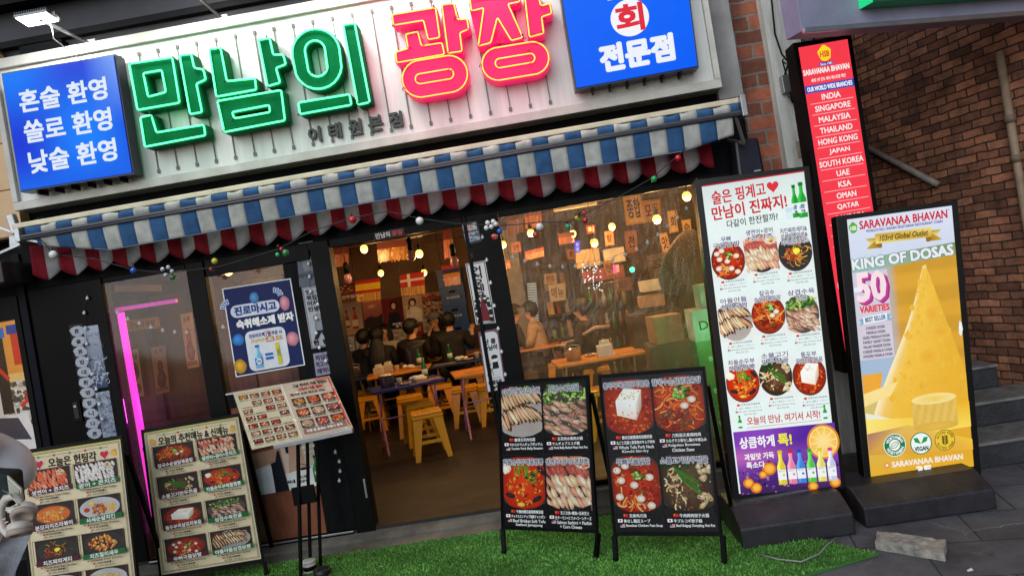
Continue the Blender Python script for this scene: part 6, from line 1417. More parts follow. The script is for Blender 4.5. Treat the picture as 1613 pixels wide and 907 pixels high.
# blue crates stacked against the back wall
def crate_proto(m, word, ink):
    t = empty('crate', (0, 0, 0), 'x', 'crate'); w, d, h = .36, .28, .275
    g = MB()
    g.box(-w/2, w/2, -d/2, -d/2+.012, 0, h); g.box(-w/2, w/2, d/2-.012, d/2, 0, h); g.box(-w/2, -w/2+.012, -d/2+.012, d/2-.012, 0, h); g.box(w/2-.012, w/2, -d/2+.012, d/2-.012, 0, h); g.box(-w/2+.012, w/2-.012, -d/2+.012, d/2-.012, 0, .012)
    g.box(-w/2-.006, w/2+.006, -d/2-.006, -d/2-.0002, .0, .03); g.box(-w/2-.006, w/2+.006, -d/2-.006, -d/2-.0002, h-.03, h); lp(g, 'body', m, t)
    g = MB(); g.box(-.05, .05, -d/2-.004, -d/2-.0004, h-.085, h-.05); lp(g, 'hand_hole', M_black, t)
    ct = Ct(Vector((-.12, -d/2-.003, .15)), Vector((.12, -d/2-.003, .15)), Vector((.12, -d/2-.003, .09)), Vector((-.12, -d/2-.003, .09)), 40, 10, tuple(c for c in ink[1]), thick=.002); ct.n = Vector((0, -1, 0)); ct.text(word, 3, 1.5, 37, 8.5, ink[0], .35); ct.build('print', M_vinyl, t)
    return t
M_crb = mat('blue_crate', S(24, 70, 140), .4, noise=.15); M_crg = mat('green_crate', S(16, 120, 60), .35, noise=.15)
cp = crate_proto(M_crb, '하이트진로', (S(190, 206, 226), S(24, 70, 140))); cx_ = P(*(500+640/3.0233, 340+330/3.0233), 5.75)
ordn = ('bottom', 'second', 'third', 'fourth', 'fifth', 'sixth', 'seventh')
for k in range(7):
    o = cp if k == 0 else copy_tree(cp); o.location = (cx_.x+.01*(k % 2), 5.72, FZ+.278*k+.001); tag(o, ordn[k]+' blue bottle crate counted up the stack by the back wall', 'crate', 'blue crates stacked at the back wall')
cg = crate_proto(M_crg, '참이슬', (S(190, 220, 190), S(16, 120, 60)))
for k in range(3):
    o = cg if k == 0 else copy_tree(cg); o.location = (1.38, 1.15, FZ+.278*k+.001); tag(o, ordn[k]+' green bottle crate counted up the stack inside the wide window', 'crate', 'green crates inside the wide window')
def carton(x, y, z, w, d, h, c, label, word=None, rz=0):
    t = empty('carton', (0, 0, 0), label, 'box', 'cardboard cartons inside the wide window')
    g = MB(); g.box(-w/2, w/2, -d/2, d/2, 0, h); lp(g, 'box', mat('cardboard_'+str(int(c[0]*1000)), c, .75, noise=.2), t, .004)
    g = MB(); g.box(-w/2-.001, w/2+.001, -.025, .025, h, h+.0015); lp(g, 'tape', mat('tape', S(190, 160, 110), .3), t)
    if word:
        ct = Ct(Vector((-w*.42, -d/2-.001, h*.7)), Vector((w*.42, -d/2-.001, h*.7)), Vector((w*.42, -d/2-.001, h*.3)), Vector((-w*.42, -d/2-.001, h*.3)), 60, 20, c, thick=.0008); ct.n = Vector((0, -1, 0)); ct.text(word, 4, 3, 56, 17, S(30, 40, 30), .3); ct.build('print', M_vinyl, t)
    t.location = (x, y, z); t.rotation_euler.z = R(rz)
zc_ = FZ+.278*3+.002
carton(1.38, 1.12, zc_, .38, .3, .27, S(196, 196, 186), 'pale carton lit green with dark letters on the green crates', 'DIAM'); carton(1.46, 1.16, zc_+.272, .32, .26, .2, S(188, 190, 178), 'pale carton lit green on top of the lettered one', 'A')
carton(1.04, 1.55, zc_-.02, .26, .28, .25, S(170, 130, 90), 'brown carton left of the green lit cartons', None, 8)
g = MB(); g.box(.85, 1.24, 1.36, 1.76, FZ, zc_-.022); g.build('side_counter', M_wood, label='dark wooden side counter carrying the brown carton', cat='counter', bevel=.006)
# folding screen, cabinet and back room things seen through the wide window
def z7(x, y): return 500+x/3.0233, 340+y/3.0233
def z8(x, y): return 740+x/2.834, 280+y/2.834
def z6(x, y): return 300+x/3.627, 350+y/3.627
def pz(f, pts): return [f(*p) for p in pts]
pc = P(*z8(205, 500), 5.4); g = MB(); g.box(pc.x-.17, pc.x+.13, 5.3, 5.6, FZ, CEIL); g.build('interior_pillar', mat('pillar_white', S(190, 180, 170), .7, noise=.2), label='pale square pillar behind the two seated men', cat='pillar', bevel=.006)
wq = quad_px(pz(z8, [(252, 470), (298, 466), (312, 640), (268, 645)]), BACK-.02)
lw = empty('back_window', wq[3], 'narrow pale lit window with blind slats in the back wall', 'window')
part(lambda g: g.slab(wq, (0, -1, 0), .03), 'frame', M_alu, lw)
def _sl(g):
    for k in range(16):
        a = wq[0].lerp(wq[3], (k+.5)/16); b = wq[1].lerp(wq[2], (k+.5)/16); g.bar(a+Vector((.01, -.012, 0)), b+Vector((-.01, -.012, 0)), .012, .02)
part(_sl, 'blind', glow_mat('blind_lit', (.85, .9, .8), .35), lw, bevel=0)
cbq = quad_px(pz(z8, [(330, 400), (440, 388), (470, 700), (352, 712)]), 4.6)
x0, x1 = cbq[3].x, cbq[2].x+.1
cab = empty('shelf_cabinet', ((x0+x1)/2, 4.7, FZ), 'brown open shelf cabinet with signs behind the plastic sheet', 'cabinet')
part(lambda g: (g.box(x0, x0+.03, 4.6, 4.95, FZ, 1.85), g.box(x1-.03, x1, 4.6, 4.95, FZ, 1.85), g.box(x0+.03, x1-.03, 4.93, 4.95, FZ, 1.85)), 'carcass', M_wood, cab)
for k in range(6): part(lambda g: g.box(x0+.031, x1-.031, 4.6, 4.929, FZ+.05+k*.33, FZ+.075+k*.33), 'shelf', M_wood, cab)
rr = random.Random(8)
for k in range(5):
    for j in range(3):
        x = x0+.09+j*.11; z = FZ+.0755+k*.33; w = rr.uniform(.05, .09); h = rr.uniform(.12, .22)
        g = MB(); 
        if j == 1: g.lathe([(.03, 0), (.03, .12), (.012, .16), (.012, .2)], (x, 4.75, z), 10); nm = 'bottle'
        else: g.box(x-w/2, x+w/2, 4.68, 4.80, z, z+h); nm = 'small_box'
        g.build(nm, mat('goods_%d' % (k*3+j), S(rr.randint(60, 210), rr.randint(50, 170), rr.randint(40, 120)), .5), label=('%s %s on shelf %s of the brown cabinet, %s' % (rr.choice(['small dim', 'dim warm', 'dull']), 'bottle' if j == 1 else 'packet', ordn[k], ('left', 'middle', 'right')[j])), cat=nm.replace('_', ' '), bevel=.003)
for (pts, y, base, txt, ink, lab) in (
    ([(680, 72), (760, 62), (785, 200), (700, 212)], 2.6, S(206, 150, 80), '종합', S(60, 40, 24), 'tan board lettered in two dark syllables near the window top'),
    ([(762, 104), (850, 96), (858, 188), (778, 200)], 2.7, S(196, 140, 76), '모둠', S(110, 40, 24), 'tan board beside the one lettered in two syllables'),
    ([(520, 215), (556, 211), (560, 246), (524, 250)], 3.4, S(196, 60, 40), '회', S(240, 200, 150), 'small red hanging board with one pale syllable'),
    ([(330, 430), (385, 424), (390, 470), (336, 476)], 4.55, S(190, 150, 110), '진로', S(60, 40, 40), 'beige notice on the shelf cabinet'),
    ([(350, 478), (425, 468), (432, 545), (360, 555)], 4.55, S(206, 186, 150), '메뉴', S(120, 80, 60), 'cream notice board under the beige notice on the cabinet'),
    ([(590, 372), (640, 366), (660, 430), (612, 438)], 3.2, S(190, 130, 70), '안주', S(90, 40, 20), 'slanted tan paper above the fairy lights'),
    ([(845, 250), (880, 244), (900, 330), (862, 336)], 2.2, S(210, 150, 90), '맛', S(90, 40, 20), 'narrow tan paper left of the dark cloth'),
    ([(945, 190), (985, 184), (992, 262), (955, 268)], 2.0, S(200, 150, 90), '술', S(70, 40, 20), 'tan paper beside the window post')):
    poster('menu_paper', pz(z8, pts), y, 40, 40, base, lambda ct: (ct.frame(1, 1, 39, 39, .8, tuple(c*.6 for c in base)), ct.text(txt, 6, 8, 34, 32, ink, .9)), lab, 'paper sign', group='paper signs inside the wide window')
# dark cloth hanging at the right of the window
g = MB(); n = 16; vs = []
hc = P(*z8(935, 390), 1.35); prof = [(-.05, .22), (.10, .34), (.24, .36), (.30, .2), (.28, 0), (.30, -.2), (.16, -.3), (.05, -.26), (-.06, -.34), (-.2, -.3), (-.28, -.12), (-.2, .0), (-.17, .12)]
for dy, sc in ((-.06, .86), (-.02, 1), (.04, 1), (.08, .8)): vs += [(hc.x+px_*sc*.8, hc.y+dy+.02*math.sin(px_*20), hc.z+pz_*sc*.9) for px_, pz_ in prof]
k = len(prof); fs = [tuple(range(k)), tuple(range(4*k-1, 3*k-1, -1))]
for r_ in range(3):
    for i in range(k): fs.append((r_*k+i, r_*k+(i+1) % k, (r_+1)*k+(i+1) % k, (r_+1)*k+i))
g.add(vs, fs, True); g.build('dark_jacket', mat('dark_jacket_cloth', S(48, 30, 26), .9, noise=.5, nscale=14, bump=.8, bscale=30), label='large dark brown bundle of cloth hanging beside the window post', cat='cloth', sub=2)
g = MB(); g.tube([(hc.x+.05, hc.y, hc.z+.3), (hc.x+.05, hc.y+.1, CEIL-.01)], .006, 6); g.build('cloth_rope', M_black, label='thin rope holding the dark cloth bundle', cat='rope')
# wooden partition in the left bay with framed pictures
pw = empty('wood_partition', (-3.2, 1.3, FZ), 'brown wooden partition behind the left window bay', 'partition')
part(lambda g: g.box(-4.6, -2.25, 1.2, 1.26, FZ, CEIL), 'panel', mat('partition_wood', S(96, 62, 40), .5, noise=.5, nscale=4, stretch=(3, 1, .2)), pw)
part(lambda g: [g.box(x, x+.07, 1.17, 1.1995, FZ, 2.1) for x in (-4.0, -3.62, -3.16, -2.75, -2.36)], 'batten', M_wood, pw)
part(lambda g: (g.box(-4.6, -2.25, 1.15, 1.1990, 2.1005, 2.2), g.box(-4.6, -2.25, 1.14, 1.169, .9, .98)), 'rail', M_wood, pw)
def zL(x, y): return 180+x/3.24, 420+y/3.24
def p_frame(ct):
    ct.rect(0, 0, 40, 100, S(70, 46, 30)); ct.rect(3, 3, 37, 97, S(186, 160, 120)); ct.text('만남', 8, 10, 32, 22, S(60, 40, 24), .5); ct.ell(20, 46, 12, 18, S(120, 90, 60), S(90, 64, 40), 20); ct.blob(20, 42, 6, 8, S(60, 40, 30)); ct.blob(20, 58, 9, 8, S(150, 120, 90)); ct.ell(20, 80, 13, 10, S(150, 120, 80), S(110, 80, 50), 16)
poster('framed_picture', pz(zL, [(55, 420), (125, 408), (160, 665), (85, 682)]), 1.16, 40, 100, S(70, 46, 30), p_frame, 'tall framed picture with an oval portrait behind the left window bay', 'picture', group='pictures in the left window bay', thick=.012)
def p_old(c1, c2):
    def d(ct):
        ct.rect(0, 0, 40, 100, c1); ct.text('소주', 8, 6, 32, 16, S(110, 60, 30), .5); ct.blob(20, 44, 9, 16, c2, j=.2); ct.blob(20, 70, 13, 20, tuple(v*.7 for v in c2), j=.2); ct.rect(4, 88, 36, 95, S(90, 60, 40)); ct.text('좋은날', 7, 89, 33, 94, c1, .2)
    return d
poster('old_poster', pz(zL, [(185, 412), (260, 400), (282, 635), (215, 652)]), 1.16, 40, 100, S(170, 130, 80), p_old(S(176, 138, 90), S(110, 60, 40)), 'brown faded poster with a red figure in the left window bay', 'poster', group='pictures in the left window bay', thick=.01)
poster('old_poster', pz(zL, [(335, 245), (395, 232), (432, 510), (375, 520)]), 1.0, 40, 100, S(206, 160, 100), p_old(S(210, 166, 110), S(190, 90, 50)), 'orange tinted poster beside the window frame in the left bay', 'poster', group='pictures in the left window bay', thick=.01)
poster('yellow_board', pz(zL, [(58, 275), (225, 255), (232, 310), (66, 332)]), 1.10, 60, 20, S(206, 160, 60), lambda ct: (ct.text('만남의 광장', 8, 5, 52, 15, S(70, 40, 20), .4)), 'yellow name board under the pink strip in the left bay', 'board', thick=.012)
poster('cream_board', pz(zL, [(0, 95), (235, 92), (240, 125), (0, 128)]), 1.0, 60, 10, S(206, 176, 130), lambda ct: None, 'plain cream board near the top of the left bay', 'board', thick=.012)
# magenta light strip
nq0, nq1 = P(190, 492, .12), P(240, 838, .12)
sn = empty('light_strip', (nq0.x, .12, FZ), 'glowing magenta light strip running down the left window bay', 'light strip')
part(lambda g: g.box(nq0.x-.021, nq0.x+.021, .10, .14, nq1.z, nq0.z), 'tube', glow_mat('magenta_light', (1, .04, .62), 1.1), sn, bevel=.006)
tq0, tq1 = P(178, 494, .16), P(262, 494, .5)
part(lambda g: g.prism([(nq0.x-.09, .10, nq0.z+.012), (nq0.x+.34, .3, nq0.z+.012), (nq0.x+.34, .34, nq0.z+.012), (nq0.x-.09, .14, nq0.z+.012)], (0, 0, .03)), 'crossbar', glow_mat('magenta_bar', (.8, .06, .55), .28), sn)
l = bpy.data.lights.new('magenta_glow', 'POINT'); l.energy = 3; l.color = (1, .08, .65); l.shadow_soft_size = .1; lo = bpy.data.objects.new('magenta_glow', l); COL.objects.link(lo); lo.location = (nq0.x+.12, .25, 1.2)

# ------------------------------------------------------------------ posters on the back wall of the dining room
YB = BACK-.006
def bp(name, pts, base, draw, lab): poster(name, pz(z7, pts), YB, 40, 56, base, draw, lab, 'poster', group='posters on the back wall', thick=.004)
def pb_bottles(ct):
    ct.grid(0, 0, 40, 56, lambda a, b: tuple(S(150, 130, 120)[i]*(1-b)+S(206, 170, 130)[i]*b for i in range(3)), 4, 6)
    bottle(ct, 13, 14, 44, S(150, 60, 40), S(120, 40, 30), S(220, 190, 160), 9); bottle(ct, 27, 10, 48, S(160, 60, 44), S(120, 40, 40), S(226, 200, 170), 10); ct.ell(20, 50, 14, 3, S(200, 150, 90), n=14)
bp('drink_poster', [(98, 420), (205, 404), (222, 555), (112, 572)], S(180, 150, 120), pb_bottles, 'beige poster of two amber bottles on the back wall')
def pb_red(ct):
    ct.grid(0, 0, 40, 56, lambda a, b: tuple(S(206, 120, 100)[i]*(1-b)+S(120, 50, 50)[i]*b for i in range(3)), 4, 6); ct.poly([(0, 38), (14, 32), (28, 36), (40, 30), (40, 56), (0, 56)], S(50, 36, 40)); ct.blob(20, 14, 12, 6, S(226, 160, 130), j=.2)
bp('sunset_poster', [(212, 404), (300, 392), (316, 526), (228, 540)], S(190, 110, 90), pb_red, 'red dusk landscape poster on the back wall')
def pb_f1(ct):
    ct.rect(0, 0, 40, 56, S(120, 30, 30)); ct.rect(26, 0, 40, 56, S(90, 24, 26)); ct.blob(22, 14, 7, 9, S(24, 18, 20), j=.08, n=12); ct.ell(22, 15, 4, 5.6, S(226, 186, 160), n=14); ct.poly([(12, 26), (30, 26), (36, 56), (6, 56)], S(26, 24, 30)); ct.text('부드럽게', 16, 46, 38, 50, WHITE, .3); ct.text('한 잔', 22, 51, 38, 54, WHITE, .3)
bp('figure_poster', [(303, 398), (402, 384), (418, 530), (322, 542)], S(120, 30, 30), pb_f1, 'dark red poster with a figure in black on the back wall')
def pb_f2(ct):
    ct.grid(0, 0, 40, 56, lambda a, b: tuple(S(206, 170, 150)[i]*(1-b*.3) for i in range(3)), 3, 3); ct.blob(20, 13, 8, 9, S(70, 40, 30), j=.1, n=12); ct.ell(20, 15, 4.4, 5.6, S(236, 200, 176), n=14); ct.poly([(6, 30), (16, 23), (26, 23), (37, 32), (36, 56), (6, 56)], S(236, 226, 214)); ct.poly([(4, 20), (10, 18), (16, 36), (10, 40)], S(232, 196, 170)); ct.ell(12, 24, 2.6, 4, S(90, 130, 70), n=10)
bp('figure_poster', [(400, 388), (495, 374), (512, 500), (414, 514)], S(206, 170, 150), pb_f2, 'pale poster with a figure in white on the back wall')
def pb_food(ct):
    food(ct, 'sashimi', 0, 0, 40, 56, S(150, 100, 70), full=True); ct.z = ct.ztop
bp('food_poster', [(497, 368), (590, 354), (606, 470), (512, 486)], S(200, 140, 110), pb_food, 'poster of raw fish slices on the back wall beside the crates')
def pb_food2(ct): food(ct, 'eggstew', 0, 0, 40, 30, S(90, 40, 30), full=True); ct.z = ct.ztop; ct.rect(0, 30, 40, 56, S(150, 80, 60)); ct.text('안주일체', 5, 36, 35, 46, WHITE, .5)
bp('food_poster', [(98, 330), (202, 316), (212, 398), (106, 414)], S(150, 80, 60), pb_food2, 'reddish stew poster high on the back wall')
def pb_w(seed):
    def d(ct):
        ct.rect(0, 0, 40, 56, S(206, 194, 186)); r = random.Random(seed); ct.text(('이슬', '처음', '새로')[seed % 3], 6, 8, 20, 16, S(60, 60, 70), .3); bottle(ct, 27, 12, 46, S(120, 150, 140), S(90, 110, 110), S(230, 230, 230), 9); ct.text('소주 한잔', 6, 46, 26, 51, S(60, 60, 70), .2); ct.blob(10, 34, 7, 8, S(170, 150, 140), j=.3)
    return d
for i, (pts, lab) in enumerate((([(178, 578), (262, 564), (276, 650), (192, 664)], 'white soju sketch poster low on the back wall beside the long haired guest'), ([(350, 545), (420, 536), (430, 600), (360, 610)], 'white sketch poster between two guests on the back wall'), ([(500, 492), (562, 484), (572, 560), (510, 568)], 'white sketch poster beside the guest in the grey cap'), ([(108, 580), (172, 572), (180, 640), (118, 648)], 'white sketch poster at the back wall left end'))):
    bp('drink_poster', pts, S(206, 194, 186), pb_w(i), lab)
bp('red_poster', [(425, 520), (500, 508), (510, 590), (434, 600)], S(150, 50, 40), lambda ct: (ct.rect(0, 0, 40, 56, S(160, 54, 40)), ct.text('한신', 6, 10, 34, 24, S(230, 190, 120), .6)), 'plain red poster behind the guest in the leather jacket')
# posters that only show as patches through the wide window
for i, (x, z, w, h, c, t) in enumerate(((-.75, 1.3, .4, .56, S(170, 110, 70), '맥주'), (.6, 1.2, .42, .58, S(190, 130, 90), '소주'), (1.1, 1.25, .4, .6, S(150, 70, 50), '안주'), (1.62, 1.2, .4, .56, S(196, 150, 100), '회'))):
    ct = Ct(Vector((x, YB, z+h)), Vector((x+w, YB, z+h)), Vector((x+w, YB, z)), Vector((x, YB, z)), 40, 56, c, thick=.004); ct.text(t, 8, 8, 32, 24, S(60, 30, 20), .8); ct.blob(20, 40, 12, 11, tuple(v*.6 for v in c)); ct.build('old_poster', M_paper, label='%s poster lettered %s on the back wall right of the doorway' % (('brown', 'tan', 'dark red', 'ochre')[i], ('beer', 'soju', 'snacks', 'raw fish')[i]), cat='poster')

# ------------------------------------------------------------------ fringed flags hanging from the ceiling
def flagp(pts, y, draw, lab, fr=(S(226, 176, 70), S(206, 140, 60)), fh=.6):
    q = quad_px(pz(z7, pts), y); t = empty('fringed_flag', (q[0]+q[1])/2, lab, 'flag', 'fringed flags hung across the dining room')
    m0 = q[0].lerp(q[3], fh); m1 = q[1].lerp(q[2], fh)
    ct = Ct(q[0], q[1], m1, m0, 60, 40, S(160, 60, 50), thick=.002); draw(ct); ct.build('cloth', M_paper, t)
    g = MB(); n = 22; rr = random.Random(int(y*100))
    for k in range(n):
        a, b = k/n, (k+.8)/n; c = RG.choice(fr); g.col = jit(c); sl = rr.uniform(.9, 1.08); g.slab([m0.lerp(m1, a), m0.lerp(m1, b), q[3].lerp(q[2], b)*sl+m0.lerp(m1, b)*(1-sl), q[3].lerp(q[2], a)*sl+m0.lerp(m1, a)*(1-sl)], (0, -1, 0), .002)
    g.build('fringe', M_gloss, t, colattr=True)
    g = MB(); g.tube([q[0], Vector((q[0].x, y+.02, CEIL-.15)), Vector((q[1].x, y+.02, CEIL-.15)), q[1]], .003, 5); g.build('string', M_frame, t)
flagp([(178, 312), (298, 296), (302, 400), (188, 412)], 3.4, lambda ct: (ct.rect(0, 0, 60, 11, S(190, 40, 40)), ct.rect(0, 11, 60, 31, S(240, 196, 40)), ct.rect(0, 31, 60, 40, S(190, 40, 40))), 'red and yellow striped flag with a gold fringe in the doorway')
flagp([(390, 284), (508, 264), (514, 372), (402, 384)], 3.4, lambda ct: (ct.rect(0, 0, 60, 40, S(190, 46, 44)), ct.rect(18, 0, 25, 40, S(230, 214, 200)), ct.rect(0, 16, 60, 23, S(230, 214, 200))), 'red flag with a white cross and gold fringe in the doorway')
flagp([(588, 240), (672, 226), (682, 324), (610, 338)], 3.0, lambda ct: (ct.rect(0, 0, 60, 13, S(170, 40, 40)), ct.rect(0, 13, 60, 27, S(40, 44, 90)), ct.rect(0, 27, 60, 40, S(206, 130, 60))), 'red, blue and orange striped flag near the door pillar', (S(230, 160, 110), S(214, 120, 100)))
flagp([(60, 322), (100, 316), (112, 420), (76, 428)], 3.4, lambda ct: (ct.rect(0, 0, 60, 40, S(30, 110, 50)), ct.poly([(30, 6), (54, 20), (30, 34), (6, 20)], S(236, 200, 50))), 'green flag with a yellow diamond beside the left door post', (S(230, 120, 140), S(214, 150, 170)))
for i, (pts, y, lab) in enumerate((([(282, 128), (440, 106), (442, 206), (290, 222)], 2.6, 'dark pink flag with long gold fringe at the top of the doorway'), ([(40, 160), (148, 146), (150, 236), (48, 246)], 2.8, 'dull flag with gold fringe at the top left of the doorway'), ([(596, 70), (640, 62), (652, 196), (604, 204)], 2.4, 'narrow pink flag with fringe at the top right of the doorway'))):
    flagp(pts, y, lambda ct: ct.rect(0, 0, 60, 40, S(120, 60, 56)), lab, (S(226, 160, 90), S(206, 110, 130), S(190, 130, 60)), .35)
for i, (pts, y, lab) in enumerate((([(160, 150), (238, 140), (240, 240), (172, 262)], 2.6, 'dim fringed flag at the left top of the wide window'), ([(240, 140), (318, 130), (322, 215), (250, 228)], 2.8, 'dim fringed flag next to it at the top of the wide window'), ([(244, 330), (330, 308), (332, 350), (250, 370)], 3.6, 'orange fringed flag in the middle of the wide window left half'), ([(85, 388), (178, 366), (184, 402), (92, 424)], 3.6, 'pale pink fringed flag beside the door pillar in the wide window'), ([(392, 250), (468, 240), (472, 290), (400, 300)], 3.0, 'gold fringed flag behind the middle bulbs of the wide window'))):
    q_ = [(740+x/2.834, 280+yy/2.834) for x, yy in pts]; q_ = [((u-500)*3.0233, (v-340)*3.0233) for u, v in q_]
    flagp(q_, y, lambda ct: ct.rect(0, 0, 60, 40, S(150, 84, 60)), lab, (S(226, 150, 80), S(214, 120, 90)), .4)

# ------------------------------------------------------------------ warm bulbs and their light
M_bulb = glow_mat('warm_bulb', (1.0, .60, .15), 1.9, S(250, 230, 160)); M_cord = mat('bulb_cord', S(20, 18, 18), .6)
def bulb(px, y, lab, r=.040, e=9.0):
    c = P(*px, y); t = empty('hanging_bulb', c, lab, 'bulb', 'lit bulbs hanging in the dining room')
    g = MB(); g.sphere(c, (r, r, r*1.1), 14, 10); g.build('glass', M_bulb, t)
    g = MB(); g.lathe([(.016, r*.9), (.018, r*.9+.05), (.006, r*.9+.06)], c, 10); g.build('socket', M_black, t)
    g = MB(); g.tube([c+Vector((0, 0, r+.05)), Vector((c.x, c.y, CEIL-.001))], .003, 5); g.build('cord', M_cord, t)
    l = bpy.data.lights.new('bulb_light', 'POINT'); l.energy = e; l.color = (1, .56, .20); l.shadow_soft_size = .05
    lo = bpy.data.objects.new('bulb_light', l); COL.objects.link(lo); lo.location = c+Vector((0, -.03, -r-.03))
for i, (px, y, lab) in enumerate(((z7(222, 157), 2.2, 'lit bulb at the doorway top left'), (z7(485, 180), 2.2, 'lit bulb at the doorway top beside the dull bulb'), (z7(302, 272), 4.2, 'small lit bulb above the striped flag'), (z7(508, 270), 4.2, 'small lit bulb beside the white cross flag'),
    (z6(215, 275), .7, 'bright bulb behind the framed window, left one'), (z6(320, 268), 1.4, 'dimmer bulb behind the framed window, right one'),
    (z8(148, 298), 3.2, 'lit bulb beside the door pillar in the wide window'), (z8(272, 246), 2.8, 'lit bulb behind the white bauble'), (z8(460, 250), 3.4, 'lit bulb left of the green bauble'), (z8(635, 218), 3.2, 'lit bulb in the upper middle of the wide window'), (z8(555, 290), 2.0, 'lit bulb low in the middle of the wide window'), (z8(835, 185), 1.5, 'large lit bulb under the tan boards'), (z8(968, 82), 1.2, 'lit bulb in the top corner by the window post'))):
    bulb(px, y, lab, e=16.0 if px[0] > 780 else 7.0)
def dull(px, y, lab):
    c = P(*px, y); t = empty('dull_bulb', c, lab, 'bulb', 'unlit bulbs in the doorway')
    g = MB(); g.lathe([(.012, -.06), (.035, -.04), (.044, 0), (.036, .035), (.02, .06)], c, 14); g.build('glass', mat('dull_bulb_glass', S(170, 120, 140), .1, noise=.3), t)
    g = MB(); g.lathe([(.026, .05), (.03, .16), (.012, .18)], c, 10); g.build('socket', M_black, t); g = MB(); g.tube([c+Vector((0, 0, .17)), Vector((c.x, c.y, CEIL-.001))], .004, 5); g.build('cord', M_cord, t)
dull(z7(145, 300), 2.4, 'unlit pinkish bulb at the left door post'); dull(z7(447, 188), 2.0, 'unlit bulb in black socket beside a lit bulb'); dull(z7(652, 216), 2.2, 'unlit bulb above the striped flag by the door pillar')
# added area fill for the dining room, each under a made-up ceiling box
for (x, y, e) in ((-1.6, 3.4, 4), (.5, 3.2, 9), (-2.9, 2.2, 7)):
    l = bpy.data.lights.new('ceiling_fill', 'AREA'); l.energy = e; l.size = .5; l.color = (1, .62, .30); lo = bpy.data.objects.new('ceiling_fill', l); COL.objects.link(lo); lo.location = (x, y, CEIL-.16)
    g = MB(); g.box(x-.25, x+.25, y-.12, y+.12, CEIL-.14, CEIL-.001); g.build('fill_box', M_cream, label='added flat box of a ceiling fill light %s' % ('over the guests', 'over the right part of the dining room', 'behind the framed window')[[4, 9, 7].index(e)], cat='fill light box', bevel=.01)
# small coloured lights
def led(px, y, col, lab, r=.018, e=0, st=4):
    c = P(*px, y); g = MB(); g.sphere(c, r, 10, 8); g.build('coloured_light', glow_mat('led_%d_%d' % (int(c.x*100), int(c.z*100)), col, st), label=lab, cat='light')
    if e:
        l = bpy.data.lights.new('led_light', 'POINT'); l.energy = e; l.color = col; l.shadow_soft_size = .04; lo = bpy.data.objects.new('led_light', l); COL.objects.link(lo); lo.location = c+Vector((0, -.06, -.02))
led(z8(725, 410), 1.3, (.02, 1, .25), 'bright green light in the middle of the wide window', .022, 2.5, 6)
l = bpy.data.lights.new('green_glow', 'POINT'); l.energy = 7; l.color = (.03, 1, .25); l.shadow_soft_size = .06; lo = bpy.data.objects.new('green_glow', l); COL.objects.link(lo); lo.location = (1.34, .50, .95)
def tubeled(pts, y, col, lab):
    a, b = P(*z8(*pts[0]), y), P(*z8(*pts[1]), y); g = MB(); g.bar(a, b, .03, .02); g.build('neon_bar', glow_mat('neonbar_%d' % int(a.x*100), col, 1.2), label=lab, cat='light')
tubeled(((645, 390), (648, 425)), 2.6, (1, .05, .3), 'short pink light bar above the green light'); tubeled(((658, 388), (661, 420)), 2.6, (1, .2, .1), 'short red light bar beside the pink one')
poster('violet_sign', pz(z8, [(466, 284), (492, 280), (494, 332), (468, 336)]), 2.9, 20, 36, S(110, 80, 230), lambda ct: (ct.text('술', 5, 5, 15, 15, S(200, 220, 255), .6), ct.text('집', 5, 20, 15, 31, S(200, 220, 255), .6)), 'small glowing violet sign in the wide window', 'light sign', print_mat('violet_glow', 1.0, .3))
fl = empty('fairy_lights', P(*z8(550, 400), 1.6), 'cascade of cold white fairy lights behind the plastic sheet', 'fairy lights')
g = MB(); rr = random.Random(21); pts = []
for k in range(54):
    t_ = rr.random(); x = 505+rr.uniform(-10, 70)+t_*26; y = 380+t_*135+rr.uniform(-8, 8); pts.append(P(*z8(x, y), 1.6+rr.uniform(-.1, .1)))
for k in range(6): g.tube([pts[0]+Vector((.02*k, 0, .35))]+sorted(pts[k*9:k*9+9], key=lambda p: -p.z), .0015, 4)
g.build('wire', M_frame, fl)
mfl = glow_mat('cold_led', (.75, .9, 1.0), 3); pr = None
for p in pts:
    if pr is None: g = MB(); g.sphere((0, 0, 0), .0042, 6, 4); pr = g.build('led', mfl, fl); pr.data.transform(Matrix.Translation(wloc(fl))); o = pr
    else: o = pr.copy(); COL.objects.link(o); o.parent = fl
    o.location = p-wloc(fl)

# more of the crowded room behind the plastic sheet
fx = P(*z8(500, 560), 3.9).x
fr_ = empty('drinks_fridge', (fx+.3, 3.9, FZ), 'dark drinks fridge with dim bottles in the middle of the wide window', 'fridge')
part(lambda g: (g.box(fx, fx+.62, 3.75, 4.2, FZ, FZ+1.62)), 'cabinet', M_frame, fr_, bevel=.01)
part(lambda g: g.box(fx+.05, fx+.57, 3.735, 3.749, FZ+.16, FZ+1.40), 'door', mat('fridge_door', S(58, 46, 40), .15), fr_)
part(lambda g: g.box(fx+.05, fx+.57, 3.735, 3.749, FZ+1.43, FZ+1.58), 'header', mat('fridge_header', S(120, 44, 36), .4), fr_)
rr = random.Random(4)
for r_ in range(4):
    for c in range(6):
        g = MB(); x = fx+.10+c*.083; z = FZ+.2+r_*.30; g.lathe([(.028, 0), (.028, .13), (.011, .18), (.011, .23)], (x, 3.70, z), 8); g.build('bottle', mat('fridge_bottle_%d' % (c % 3), (S(40, 90, 50), S(90, 56, 30), S(130, 120, 90))[c % 3], .2), fr_)
for i, (dx, w, h, c, lab) in enumerate(((.0, .30, .22, S(176, 150, 116), 'tan carton on top of the drinks fridge'), (.33, .26, .18, S(206, 196, 180), 'white carton on top of the drinks fridge'))): carton(fx+.16+dx, 3.95, FZ+1.622, w, .26, h, c, lab)
